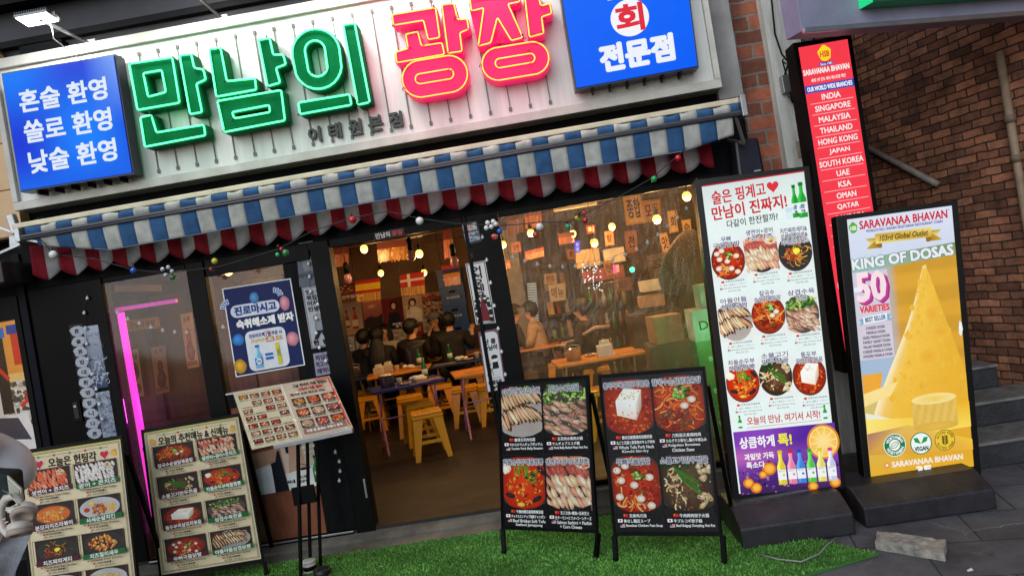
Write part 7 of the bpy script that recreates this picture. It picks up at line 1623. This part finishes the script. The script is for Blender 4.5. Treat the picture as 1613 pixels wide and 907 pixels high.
for i, (pts, c, lab) in enumerate((([(770, 452), (862, 440), (866, 505), (776, 516)], S(206, 196, 176), 'white printed carton on the stack beside the dark cloth'), ([(762, 520), (866, 508), (870, 575), (770, 588)], S(160, 124, 88), 'brown carton below the white printed one'))):
    p = P(*z8(*pts[3]), 2.4); q_ = P(*z8(*pts[1]), 2.4); carton((p.x+q_.x)/2, 2.55, p.z+.01, abs(q_.x-p.x), .3, abs(q_.z-p.z)-.03, c, lab)
sx = P(*z8(815, 590), 2.5); g = MB(); g.box(sx.x-.26, sx.x+.26, 2.36, 2.74, FZ, sx.z-.012); g.build('side_cabinet', M_wood, label='dark side cabinet carrying two cartons beside the dark cloth', cat='cabinet', bevel=.006)
hp2 = [P(*z8(505, 702), 2.9), P(*z8(560, 668), 2.9), P(*z8(625, 664), 2.9)]
g = MB(); g.tube(hp2, .022, 8); g.build('curved_rail', mat('tan_tube', S(176, 150, 120), .4), label='tan curved chair rail low in the middle of the wide window', cat='rail')
for i, (pts, y, base, txt, lab) in enumerate((([(880, 150), (925, 144), (935, 240), (892, 248)], 2.2, S(214, 160, 96), '회', 'tall tan paper hanging left of the window post'), ([(430, 320), (470, 314), (476, 360), (436, 366)], 3.0, S(150, 90, 56), '술', 'brown paper hanging near the middle bulbs'), ([(180, 290), (226, 284), (232, 330), (186, 338)], 3.8, S(170, 100, 60), '면', 'brown paper hanging left of the shelf cabinet'), ([(600, 240), (640, 234), (646, 300), (606, 306)], 3.6, S(190, 130, 80), '탕', 'tan paper hanging above the slanted one'), ([(690, 240), (745, 232), (752, 330), (698, 340)], 3.0, S(176, 110, 64), '전', 'broad tan paper above the green light'), ([(640, 450), (720, 440), (726, 500), (646, 510)], 3.4, S(110, 70, 50), '밥', 'dim brown paper under the green light'))):
    poster('menu_paper', pz(z8, pts), y, 40, 40, base, lambda ct: (ct.frame(1, 1, 39, 39, .8, tuple(c*.6 for c in base)), ct.text(txt, 10, 10, 30, 30, S(70, 36, 20), .9)), lab, 'paper sign', group='paper signs inside the wide window')
# ------------------------------------------------------------------ people
M_skin = mat('skin', S(206, 156, 126), .55, noise=.08, nscale=20)
def skin_mesh(name, nodes, m, parent=None, label=None, cat=None, group=None, sub=2, M=None):
    """nodes: list of (pos, radius(x,y), parent index); one continuous skinned surface"""
    me = bpy.data.meshes.new(name); ps = [Vector(n[0]) for n in nodes]
    if M: ps = [M @ p for p in ps]
    me.from_pydata(ps, [(i, n[2]) for i, n in enumerate(nodes) if n[2] is not None], [])
    o = bpy.data.objects.new(name, me); COL.objects.link(o)
    me.materials.append(m)
    md = o.modifiers.new('skin', 'SKIN'); md.use_smooth_shade = True; md.branch_smoothing = .6
    if not me.skin_vertices: bpy.context.view_layer.objects.active = o
    sv = me.skin_vertices[0].data
    for i, n in enumerate(nodes):
        r = n[1] if isinstance(n[1], tuple) else (n[1], n[1]); sv[i].radius = r; sv[i].use_root = (n[2] is None)
    s_ = o.modifiers.new('sub', 'SUBSURF'); s_.levels = 1; s_.render_levels = sub
    if parent is not None: o.parent = parent
    return tag(o, label, cat, group)
def lerp3(a, b, t): return tuple(a[i]+(b[i]-a[i])*t for i in range(3))
def sitting(loc, rz, label, jacket, trousers, hair, hairstyle='short', handR=(.14, .33, .80), handL=(-.14, .33, .80), elbR=(.23, .08, .78), elbL=(-.23, .08, .78), turn=0, scale=.96, cap=None, lean=.03, jm=None, group='guests seated in the dining room'):
    t = turn; hc = (0, .03+lean, 1.19)
    rot = lambda p: (hc[0]+(p[0]-hc[0])*math.cos(t)-(p[1]-hc[1])*math.sin(t), hc[1]+(p[0]-hc[0])*math.sin(t)+(p[1]-hc[1])*math.cos(t), p[2])
    N = [((0, 0, .54), (.15, .11), None), ((0, .0, .70), (.135, .10), 0), ((0, lean*.4, .88), (.14, .09), 1), ((0, lean*.8, 1.0), (.10, .065), 2), ((0, lean, 1.075), (.05, .05), 3), ((0, lean+.025, 1.13), (.06, .064), 4), ((0, lean+.03, 1.205), (.076, .09), 5), ((0, lean+.018, 1.27), (.062, .074), 6)]
    nose = len(N); N.append((rot((0, hc[1]+.098, 1.175)), (.013, .013), 5))
    for sx in (-1, 1): N.append((rot((sx*.078, hc[1]-.005, 1.185)), (.014, .02), 6))
    arms = {}
    for sx, el, ha in ((1, elbR, handR), (-1, elbL, handL)):
        i = len(N); N.append(((sx*.16, lean*.8, .975), (.05, .05), 3)); N.append((el, (.043, .043), i)); N.append((lerp3(el, ha, .8), (.029, .025), i+1)); N.append((ha, (.032, .018), i+2)); arms[sx] = (i, el, ha)
        d = Vector(ha)-Vector(el); d.normalize(); s_ = d.cross(Vector((0, 0, 1))); s_ = s_.normalized() if s_.length > .1 else Vector((1, 0, 0)); u = s_.cross(d)
        for k, (o_, l) in enumerate(((-.024, .055), (-.008, .068), (.009, .064), (.025, .05))):
            b = len(N); p0 = Vector(ha)+d*.035+s_*o_; p1 = p0+d*l*.55+u*.004; p2 = p1+d*l*.4-u*.016
            N.append((tuple(p0), (.0085, .0085), i+3)); N.append((tuple(p1), (.008, .008), b)); N.append((tuple(p2), (.0065, .0065), b+1))
        b = len(N); p0 = Vector(ha)-s_*.038*sx+d*.0; N.append((tuple(p0), (.011, .010), i+3)); N.append((tuple(p0+d*.035-s_*sx*.012), (.009, .009), b))
    for sx in (-1, 1):
        i = len(N); N += [((sx*.09, .03, .53), (.085, .08), 0), ((sx*.13, .40, .50), (.062, .06), i), ((sx*.13, .42, .28), (.05, .05), i+1), ((sx*.13, .38, .08), (.036, .036), i+2), ((sx*.14, .50, .04), (.038, .026), i+3)]
    M = Matrix.Translation(Vector(loc)) @ Matrix.Rotation(R(rz), 4, 'Z') @ Matrix.Scale(scale, 4)
    body = skin_mesh('person', N, M_skin, None, label, 'person', group)
    body.matrix_world = M
    jmat = jm or mat('cloth_%02x%02x%02x' % tuple(int(c*255) for c in jacket), jacket, .8, noise=.3, nscale=12, bump=.5, bscale=26)
    J = [((0, 0, .50), (.19, .15), None), ((0, -.005, .70), (.19, .145), 0), ((0, lean*.4, .88), (.215, .155), 1), ((0, lean*.8, 1.005), (.17, .125), 2), ((0, lean, 1.075), (.085, .085), 3)]
    for sx in (1, -1):
        _, el, ha = arms[sx]; i = len(J); J += [((sx*.175, lean*.8, .985), (.095, .095), 3), (el, (.072, .072), i), (lerp3(el, ha, .72), (.055, .052), i+1)]
    skin_mesh('jacket', J, jmat, body)
    tm = mat('cloth_%02x%02x%02x' % tuple(int(c*255) for c in trousers), trousers, .8, noise=.3, nscale=12)
    T = [((0, .0, .55), (.165, .125), None)]
    for sx in (-1, 1): i = len(T); T += [((sx*.09, .05, .53), (.098, .09), 0), ((sx*.13, .40, .505), (.076, .074), i), ((sx*.13, .42, .28), (.064, .064), i+1), ((sx*.13, .39, .11), (.055, .055), i+2)]
    skin_mesh('trousers', T, tm, body)
    sh = MB()
    for sx in (-1, 1): sh.sphere((sx*.14, .455, .035), (.048, .125, .04), 12, 8)
    s_o = sh.build('shoes', M_black, None, keep_origin=True); s_o.parent = body
    hm = mat('hair_%02x' % int(hair[0]*2000), hair, .45, noise=.3, nscale=40, stretch=(4, 4, .6), bump=.5, bscale=120)
    hb = MB(); c0 = Vector((hc[0], hc[1]-.008, 1.222)); rx, ry, rz_ = .094, .112, .105; seg, rg_ = 22, 14; vs = []; keep = []; rh = random.Random(int(loc[0]*91))
    for a_ in range(rg_+1):
        th = math.pi*a_/rg_
        for b_ in range(seg):
            ph_ = 2*math.pi*b_/seg; q = 1+.07*math.sin(ph_*5+a_*1.7+loc[0]*9)*math.sin(th)+rh.uniform(-.04, .05)
            vs.append(rot((c0.x+rx*q*math.sin(th)*math.sin(ph_), c0.y+ry*q*math.sin(th)*math.cos(ph_), c0.z+rz_*q*math.cos(th))))
    fs = []
    for a_ in range(rg_):
        for b_ in range(seg):
            ph_ = 2*math.pi*(b_+.5)/seg; front = math.cos(ph_); zc_ = math.cos(math.pi*(a_+.5)/rg_)
            lim = .42 if front > .35 else (-.25 if front > -.2 else -.86)
            if zc_ > lim: fs.append((a_*seg+b_, a_*seg+(b_+1) % seg, (a_+1)*seg+(b_+1) % seg, (a_+1)*seg+b_))
    hb.add(vs, fs, True); h_o = hb.build('hair', hm, None, keep_origin=True); h_o.parent = body
    so = h_o.modifiers.new('thick', 'SOLIDIFY'); so.thickness = .012; so.offset = -1
    if hairstyle == 'long': skin_mesh('long_hair', [((0, lean-.055, 1.20), (.085, .05), None), ((0, lean-.085, 1.06), (.115, .055), 0), ((0, lean-.135, .92), (.14, .05), 1), ((0, lean-.15, .74), (.12, .035), 2)], hm, body)
    if hairstyle == 'bob':
        for sx in (-1, 1): skin_mesh('side_hair', [(rot((sx*.085, lean+.01, 1.22)), (.03, .06), None), (rot((sx*.09, lean+.0, 1.12)), (.03, .06), 0), (rot((sx*.08, lean+.0, 1.02)), (.022, .045), 1)], hm, body)
    eye = MB()
    for sx in (-1, 1): eye.sphere(rot((sx*.03, hc[1]+.079, 1.205)), (.009, .006, .005), 8, 6)
    e_o = eye.build('eyes', BLK_EYE, None, keep_origin=True); e_o.parent = body
    mo = MB(); mo.sphere(rot((0, hc[1]+.079, 1.137)), (.02, .006, .0045), 8, 6); m_o = mo.build('mouth', mat('lips', S(150, 84, 76), .5), None, keep_origin=True); m_o.parent = body
    if cap:
        c = MB(); ctr = rot((0, lean+.02, 1.245)); prof = [(.100, 0), (.102, .03), (.09, .065), (.055, .092), (.01, .10)]
        c.lathe(prof, ctr, 20); f = Vector(rot((0, hc[1]+.16, 1.24)))-Vector(rot((0, hc[1], 1.24))); f.normalize(); s2 = Vector((0, 0, 1)).cross(f)
        pts = [Vector(ctr)+f*.09-s2*.075, Vector(ctr)+f*.145-s2*.05, Vector(ctr)+f*.158, Vector(ctr)+f*.145+s2*.05, Vector(ctr)+f*.09+s2*.075]; c.prism([p+Vector((0, 0, -.004)) for p in pts], (0, 0, .008))
        co_ = c.build('cap', mat('cap_cloth', cap, .8, noise=.2), None, keep_origin=True); co_.parent = body
    return body
BLK_EYE = mat('eye_dark', S(16, 12, 12), .25)
def headxy(px, y): p = P(*px, y); return p.x
BK = S(22, 20, 22)
leather = mat('black_leather', S(34, 24, 20), .34, noise=.4, nscale=9, bump=.5, bscale=30, coat=.2)
FP = FZ+.01
sitting((-2.62, 4.75, FP), -38, 'guest in a dark shirt at the left of the doorway, turned towards the others', S(26, 26, 30), S(30, 30, 40), S(22, 18, 18))
sitting((headxy(z7(282, 600), 4.66), 4.66, FP), 4, 'guest with long black hair seen from behind in black clothes', BK, BK, S(14, 12, 12), 'long')
sitting((headxy(z7(332, 600), 5.62), 5.62, FP), 168, 'guest in a white top facing the room beside the long haired guest', S(206, 190, 176), S(50, 50, 60), S(24, 18, 16), 'bob')
sitting((headxy(z7(452, 600), 4.66), 4.66, FP), -10, 'guest with short black hair in a dark leather jacket seen from behind, head turned', BK, BK, S(18, 15, 15), 'short', turn=-.75, jm=leather, scale=.99)
sitting((headxy(z7(576, 600), 5.62), 5.62, FP), 176, 'guest in a grey cap facing the room with a hand at the face', S(28, 26, 28), S(30, 30, 36), S(30, 24, 22), 'short', handR=(.05, .14, 1.08), elbR=(.19, .20, .84), cap=S(120, 120, 126), scale=1.0)
sitting((headxy(z7(640, 600), 4.62), 4.62, FP), 6, 'guest in black seen from behind with one open hand raised by the door pillar', S(18, 17, 19), BK, S(12, 10, 10), 'short', handR=(.30, .16, 1.02), elbR=(.27, .05, .80), scale=1.0)
sitting((headxy(z8(285, 600), 4.45), 4.45, FP), 84, 'man in a beige top seen from the side through the wide window', S(196, 160, 124), S(60, 56, 60), S(22, 18, 18), 'short', scale=.97)
sitting((headxy(z8(178, 600), 4.45), 4.45, FP), -80, 'dark haired guest facing the man in beige through the wide window', S(40, 34, 34), S(40, 40, 46), S(20, 16, 16), 'short', scale=.97)
sitting((P(*z8(520, 620), 3.3).x, 3.3, FP), 70, 'guest in dark clothes sitting low in the middle of the wide window', S(44, 34, 32), S(36, 34, 38), S(20, 16, 16), 'short', scale=.95)
stool(P(*z8(520, 620), 3.3).x, 3.3, 5, 'stool under the guest in the middle of the wide window')
# the passer-by at the left edge, seen in part
def standing_person():
    Y = -2.35; c = P(-30, 720, Y); x = c.x-.16; base = Vector((x, Y, 0)); M = Matrix.Translation(base) @ Matrix.Rotation(R(75), 4, 'Z')
    N = [((0, 0, .94), (.15, .11), None), ((0, .0, 1.10), (.13, .10), 0), ((0, .01, 1.27), (.155, .105), 1), ((0, .02, 1.38), (.12, .08), 2), ((0, .03, 1.46), (.052, .052), 3), ((0, .055, 1.52), (.062, .066), 4), ((0, .06, 1.60), (.076, .092), 5), ((0, .05, 1.67), (.062, .074), 6), ((0, .15, 1.57), (.013, .013), 5)]
    for sx in (-1, 1): N.append(((sx*.08, .05, 1.58), (.014, .02), 6))
    for sx in (1, -1):
        i = len(N); el = (sx*.26, -.06, 1.22); ha = (sx*.20, .20, 1.12); N += [((sx*.17, .01, 1.36), (.06, .06), 3), (el, (.045, .045), i), (lerp3(el, ha, .85), (.03, .026), i+1), (ha, (.034, .02), i+2)]
        for o_, l in ((-.024, .055), (-.008, .068), (.009, .064), (.025, .05)):
            b = len(N); N += [((ha[0]+o_, ha[1]+.035, ha[2]), (.009, .009), i+3), ((ha[0]+o_, ha[1]+.035+l*.5, ha[2]-.012), (.008, .008), b), ((ha[0]+o_, ha[1]+.03+l*.75, ha[2]-.04), (.0065, .0065), b+1)]
        b = len(N); N += [((ha[0]-sx*.038, ha[1], ha[2]), (.011, .01), i+3), ((ha[0]-sx*.045, ha[1]+.04, ha[2]-.01), (.009, .009), b)]
    for sx in (-1, 1):
        i = len(N); N += [((sx*.09, .0, .90), (.09, .085), 0), ((sx*.10, .02, .50), (.058, .058), i), ((sx*.10, -.02, .10), (.04, .04), i+1), ((sx*.11, .12, .035), (.04, .028), i+2)]
    body = skin_mesh('person', N, M_skin, None, 'passer-by in a white padded jacket and pale jeans cut off by the left edge', 'person'); body.matrix_world = M
    J = [((0, 0, .90), (.17, .13), None), ((0, 0, 1.04), (.20, .155), 0), ((0, 0, 1.18), (.195, .145), 1), ((0, .01, 1.30), (.19, .135), 2), ((0, .02, 1.40), (.14, .10), 3), ((0, .03, 1.47), (.085, .08), 4)]
    for sx in (1, -1):
        i = len(J); el = (sx*.27, -.06, 1.20); ha = (sx*.20, .20, 1.12); J += [((sx*.19, .01, 1.38), (.095, .095), 4), ((sx*.23, -.01, 1.32), (.086, .086), i), ((sx*.255, -.035, 1.265), (.102, .102), i+1), (el, (.088, .088), i+2), (lerp3(el, ha, .35), (.085, .085), i+3), (lerp3(el, ha, .72), (.052, .05), i+4)]
    skin_mesh('jacket', J, mat('white_padded', S(250, 251, 254), .45, noise=.02, nscale=9, bump=.9, bscale=12), body)
    T = [((0, .0, .95), (.165, .125), None)]
    for sx in (-1, 1): i = len(T); T += [((sx*.09, .0, .88), (.11, .11), 0), ((sx*.10, .02, .50), (.10, .10), i), ((sx*.105, -.01, .09), (.095, .095), i+1)]
    skin_mesh('trousers', T, mat('pale_jeans', S(176, 182, 192), .85, noise=.35, nscale=14, bump=.4, bscale=80), body)
    hb = MB(); seg, rg_ = 26, 16; vs = []; rh = random.Random(12)
    for a_ in range(rg_+1):
        th = math.pi*a_/rg_
        for b_ in range(seg):
            ph_ = 2*math.pi*b_/seg; q = 1+.05*math.sin(ph_*6+a_)*math.sin(th)+rh.uniform(-.015, .015)
            vs.append((.098*q*math.sin(th)*math.sin(ph_), .05+.116*q*math.sin(th)*math.cos(ph_), 1.625+.115*q*math.cos(th)))
    fs = []
    for a_ in range(rg_):
        for b_ in range(seg):
            front = math.cos(2*math.pi*(b_+.5)/seg); zc_ = math.cos(math.pi*(a_+.5)/rg_); lim = .42 if front > .35 else (-.35 if front > -.2 else -.93)
            if zc_ > lim: fs.append((a_*seg+b_, a_*seg+(b_+1) % seg, (a_+1)*seg+(b_+1) % seg, (a_+1)*seg+b_))
    hb.add(vs, fs, True); h_o = hb.build('hair', mat('hair_dark_brown', S(30, 22, 20), .5, noise=.3, nscale=40, stretch=(4, 4, .6), bump=.5, bscale=120), None, keep_origin=True); h_o.parent = body
    so = h_o.modifiers.new('thick', 'SOLIDIFY'); so.thickness = .014; so.offset = -1
    skin_mesh('hood', [((-.13, -.02, 1.45), (.05, .04), None), ((-.08, -.09, 1.44), (.07, .055), 0), ((0, -.12, 1.42), (.08, .07), 1), ((.08, -.09, 1.44), (.07, .055), 2), ((.13, -.02, 1.45), (.05, .04), 3)], mat('white_padded', S(250, 251, 254), .45), body)
    sh = MB()
    for sx in (-1, 1): sh.sphere((sx*.11, .07, .04), (.052, .14, .045), 12, 8)
    s_o = sh.build('shoes', M_plastic_w, None, keep_origin=True); s_o.parent = body
    e = MB()
    for sx in (-1, 1): e.sphere((sx*.03, .06+.084, 1.60), (.009, .006, .005), 8, 6)
    e_o = e.build('eyes', BLK_EYE, None, keep_origin=True); e_o.parent = body
    return body, Y
pb_, PY = standing_person()
# dark green bag with a pale phone in its pocket and headphones clipped on it
yb = PY-.24
bq2 = [P(-70, 742, yb), P(12, 746, yb), P(17, 800, yb), P(-62, 800, yb)]
bag = empty('shoulder_bag', bq2[3], 'dark green bag at the hip of the passer-by', 'bag')
part(lambda g: g.slab(bq2, (0, -1, 0), .09), 'body', mat('dark_green_cloth', S(24, 38, 38), .8, noise=.3), bag, bevel=.015)
part(lambda g: g.tube([bq2[0]+Vector((.04, .03, 0)), P(-60, 660, yb+.0), Vector((pb_.matrix_world.translation.x-.02, PY-.12, 1.44)), Vector((pb_.matrix_world.translation.x-.02, PY-.02, 1.50))], .012, 6), 'strap', mat('strap_cloth', S(30, 40, 44), .8), bag)
pq = [P(10, 748, yb-.01), P(33, 770, yb-.02), P(36, 802, yb-.02), P(14, 778, yb-.01)]
ph = empty('phone', pq[2], 'pale cream phone case sticking out of the dark green bag', 'phone')
part(lambda g: g.slab(pq, (0, -1, 0), .012), 'case', mat('phone_case', S(206, 204, 186), .35), ph, bevel=.004)
part(lambda g: g.slab([pq[0].lerp(pq[2], .12)+Vector((0, -.003, 0)), pq[1].lerp(pq[3], .12)+Vector((0, -.003, 0)), pq[2].lerp(pq[0], .12)+Vector((0, -.003, 0)), pq[3].lerp(pq[1], .12)+Vector((0, -.003, 0))], (0, -1, 0), .0028), 'back_plate', mat('phone_plate', S(180, 182, 170), .25), ph, bevel=.001)
yh = yb-.05
hp_ = empty('headphones', P(30, 800, yh), 'cream over-ear headphones hanging from the bag of the passer-by', 'headphones')
M_hp = mat('headphone_cream', S(214, 206, 196), .35); M_pad = mat('ear_pad', S(176, 160, 146), .6)
cs = [P(38, 806, yh), P(31, 832, yh-.01)]
band = [P(u, v, yh+dy) for u, v, dy in ((34, 790, .0), (22, 781, .0), (10, 784, .01), (2, 797, .02), (0, 815, .02), (4, 832, .01), (12, 841, .0), (20, 842, .0))]
part(lambda g: g.tube(band, [.009, .013, .015, .015, .015, .014, .012, .009], 10), 'headband', M_hp, hp_)
part(lambda g: [g.bar(P(3+k*4, 818+k*5, yh-.012), P(9+k*4, 816+k*5, yh-.014), .004) for k in range(2)], 'band_mark', M_plastic_w, hp_)
for i, (c, ax) in enumerate(((cs[0], Vector((.25, -.75, -.62))), (cs[1], Vector((.1, -.35, -.93))))):
    ax.normalize(); Mx = Matrix.Translation(c) @ ax.to_track_quat('Z', 'Y').to_matrix().to_4x4()
    g = MB(); g.M = Mx; g.lathe([(.030, -.024), (.040, -.018), (.043, -.004), (.042, .006)], n=24); cup = g.build('ear_cup', M_hp, hp_)
    g = MB(); g.M = Mx; g.lathe([(.041, .0065), (.044, .014), (.040, .024), (.026, .026), (.022, .012)], n=24); g.build('ear_pad', M_pad, cup)
g = MB(); g.tube([P(4, 772, yh), P(14, 776, yh-.01), P(24, 788, yh-.03), P(30, 795, yh-.03), P(22, 798, yh-.03)], .0025, 6); g.build('keychain', mat('chain_metal', S(190, 180, 160), .3, .8), label='thin metal chain looped over the headphones', cat='chain')

# ------------------------------------------------------------------ string of baubles across the awning, and strings of small globes
M_wirec = mat('string_wire', S(28, 28, 30), .6)
YS = -.40
wp = [(60, 372), (84, 400), (150, 408), (210, 425), (265, 430), (345, 420), (437, 393), (490, 365), (555, 343), (610, 333), (660, 344), (715, 352), (775, 355), (812, 354), (850, 350), (895, 350), (918, 338), (975, 310), (1030, 279), (1048, 262), (1068, 246), (1082, 232)]
bs = empty('string_wire', P(*wp[10], YS), 'thin black wire strung under the awning with baubles hanging from it', 'string light wire')
g = MB(); g.tube([P(u, v, YS+.015*math.sin(i*2.1)) for i, (u, v) in enumerate(wp)], .0035, 6); g.build('wire', M_wirec, bs)
def bauble(px, r, col, lab, spots=None, y=YS, rough=.22):
    c = P(*px, y); t = empty('bauble', c, lab, 'bauble', 'baubles on the string under the awning')
    g = MB(); g.sphere(c, r, 18, 12); g.build('ball', mat('bauble_%02x%02x%02x' % tuple(int(v*255) for v in col), col, rough, coat=.6), t)
    g = MB(); g.lathe([(r*.32, r*.92), (r*.34, r*1.18), (r*.2, r*1.22)], c, 10); g.tube([c+Vector((0, 0, r*1.2)), c+Vector((0, 0, r*1.7))], .003, 5); g.build('cap', M_black, t)
    if spots:
        g = MB(); rr = random.Random(int(px[0]))
        for k in range(16):
            a = rr.uniform(0, 6.28); b = rr.uniform(-1.1, 1.1); d = Vector((math.cos(a)*math.cos(b), math.sin(a)*math.cos(b), math.sin(b))); g.sphere(c+d*r*.93, r*.17, 8, 5)
        g.build('spots', mat('spots_%d' % int(sum(spots)*99), spots, .4), t)
wb = S(226, 226, 226); rdb = S(196, 30, 40); gnb = S(20, 130, 70); blb = S(30, 90, 190); ylb = S(206, 190, 50)
bauble((84, 401), .029, wb, 'white globe at the left end of the bauble string'); bauble((210, 426), .022, blb, 'blue bauble on the red scallops near the left end'); bauble((208, 419), .015, S(70, 30, 30), 'dark red bauble touching the blue one')
for i, (dx, dy) in enumerate(((-7, -3), (2, -6), (-2, 6), (8, 0))): bauble((263+dx, 427+dy), .0145, S(190, 194, 204), ('upper left', 'top', 'lowest', 'rightmost')[i]+' pale ball of the cluster above the green glass ball')
bauble((272, 437), .019, S(14, 90, 46), 'dark green glass ball below the pale cluster', S(30, 150, 80)); bauble((338, 411), .021, ylb, 'yellow bauble above the framed window'); bauble((333, 424), .018, S(120, 30, 30), 'dark red bauble below the yellow one')
bauble((450, 398), .024, gnb, 'larger green bauble above the window corner'); bauble((437, 401), .014, S(30, 190, 110), 'small bright green bauble of the cluster at the window corner'); bauble((443, 392), .014, rdb, 'small red bauble in the green cluster'); bauble((438, 388), .012, S(30, 30, 32), 'small black bauble of the green cluster')
bauble((555, 346), .026, rdb, 'red bauble over the doorway top left'); bauble((661, 348), .027, wb, 'white globe over the doorway')
for i, (dx, dy) in enumerate(((-6, -7), (3, -9), (-8, 1), (0, -1), (7, -5))): bauble((774+dx, 358+dy), .0165, wb, ('upper left', 'upper', 'left', 'middle', 'right')[i]+' white ball of the cluster beside the door pillar')
bauble((787, 364), .019, blb, 'blue ball in the white cluster beside the door pillar'); bauble((779, 373), .021, rdb, 'red ball with white spots under the white cluster', wb)
bauble((850, 357), .026, wb, 'white glitter ball in the wide window', S(190, 190, 190)); bauble((844, 370), .023, S(170, 50, 30), 'red and green ball hanging below the glitter ball', gnb); bauble((895, 357), .022, S(30, 130, 90), 'green netted ball in the wide window', S(120, 190, 150))
bauble((922, 347), .022, S(150, 30, 36), 'dark red ball of the red cluster', S(190, 60, 60)); bauble((921, 335), .013, rdb, 'small red ball at the top of the red cluster'); bauble((908, 343), .013, ylb, 'small yellow ball of the red cluster'); bauble((912, 336), .013, S(24, 24, 26), 'small black ball of the red cluster'); bauble((913, 347), .011, gnb, 'small green ball of the red cluster')
bauble((1030, 282), .021, S(30, 160, 90), 'green bauble at the right under the red scallops'); bauble((1068, 249), .021, rdb, 'red bauble at the right end of the string')
def globes(name, pts, y, label, r=.012, n=14):
    c0 = P(*pts[0], y); t = empty(name, c0, label, 'string lights', 'strings of small unlit globes')
    P3 = [P(u, v, y) for u, v in pts]; g = MB(); g.tube(P3, .0013, 5); g.build('wire', M_wirec, t)
    L = [0]
    for a, b in zip(P3[:-1], P3[1:]): L.append(L[-1]+(b-a).length)
    mg = mat('globe_white', S(216, 220, 226), .3); first = None
    for k in range(n):
        s_ = L[-1]*(k+.5)/n; i = max(j for j in range(len(L)-1) if L[j] <= s_); f = (s_-L[i])/(L[i+1]-L[i]); p = P3[i].lerp(P3[i+1], f)+Vector((0, -.004, -r*1.5))
        if first is None:
            g = MB(); g.sphere((0, 0, 0), r, 10, 8); g.lathe([(r*.4, r*.8), (r*.4, r*1.5)], n=8); first = g.build('globe', mg, t); first.data.transform(Matrix.Translation(wloc(t))); o = first
        else: o = first.copy(); COL.objects.link(o); o.parent = t
        o.location = p-wloc(t)
globes('globe_string', [z8(60, 290), z8(95, 303), z8(155, 330), z8(215, 352), z8(282, 372), z8(345, 384), z8(410, 388), z8(475, 384), z8(540, 374), z8(605, 366), z8(670, 340), z8(730, 318), z8(790, 278), z8(840, 242), z8(890, 200), z8(940, 154), z8(985, 106)], .03, 'string of small unlit globes sagging across the wide window', n=18)
globes('globe_string', [zL(-10, 205), zL(58, 250), zL(135, 280), zL(195, 300), zL(272, 318), zL(340, 325), zL(410, 320), zL(490, 312), zL(560, 295), zL(700, 240)], .03, 'string of small unlit globes sagging across the left window bay', n=12)
globes('globe_string', [(133, 455), (138, 465), (132, 480), (134, 505), (136, 530), (138, 560), (148, 597), (155, 620), (158, 645), (165, 668)], -.014, 'string of small unlit globes running down the stencilled strip', n=9)
globes('globe_string', [(474, 412), (489, 412), (487, 436), (489, 458), (503, 480), (496, 505), (499, 530), (505, 552), (519, 575)], -.014, 'string of small unlit globes running down the pillar left of the doorway', n=8)
globes('globe_string', [(526, 700), (529, 712), (538, 730), (532, 748), (538, 760)], -.03, 'short string of globes on the dark pillar under the menu tray', n=4)
globes('globe_string', [(757, 352), (761, 380), (767, 410), (777, 470), (784, 512), (788, 540), (792, 565), (798, 600), (803, 640)], -.016, 'string of small unlit globes running down the pillar right of the doorway', n=8)
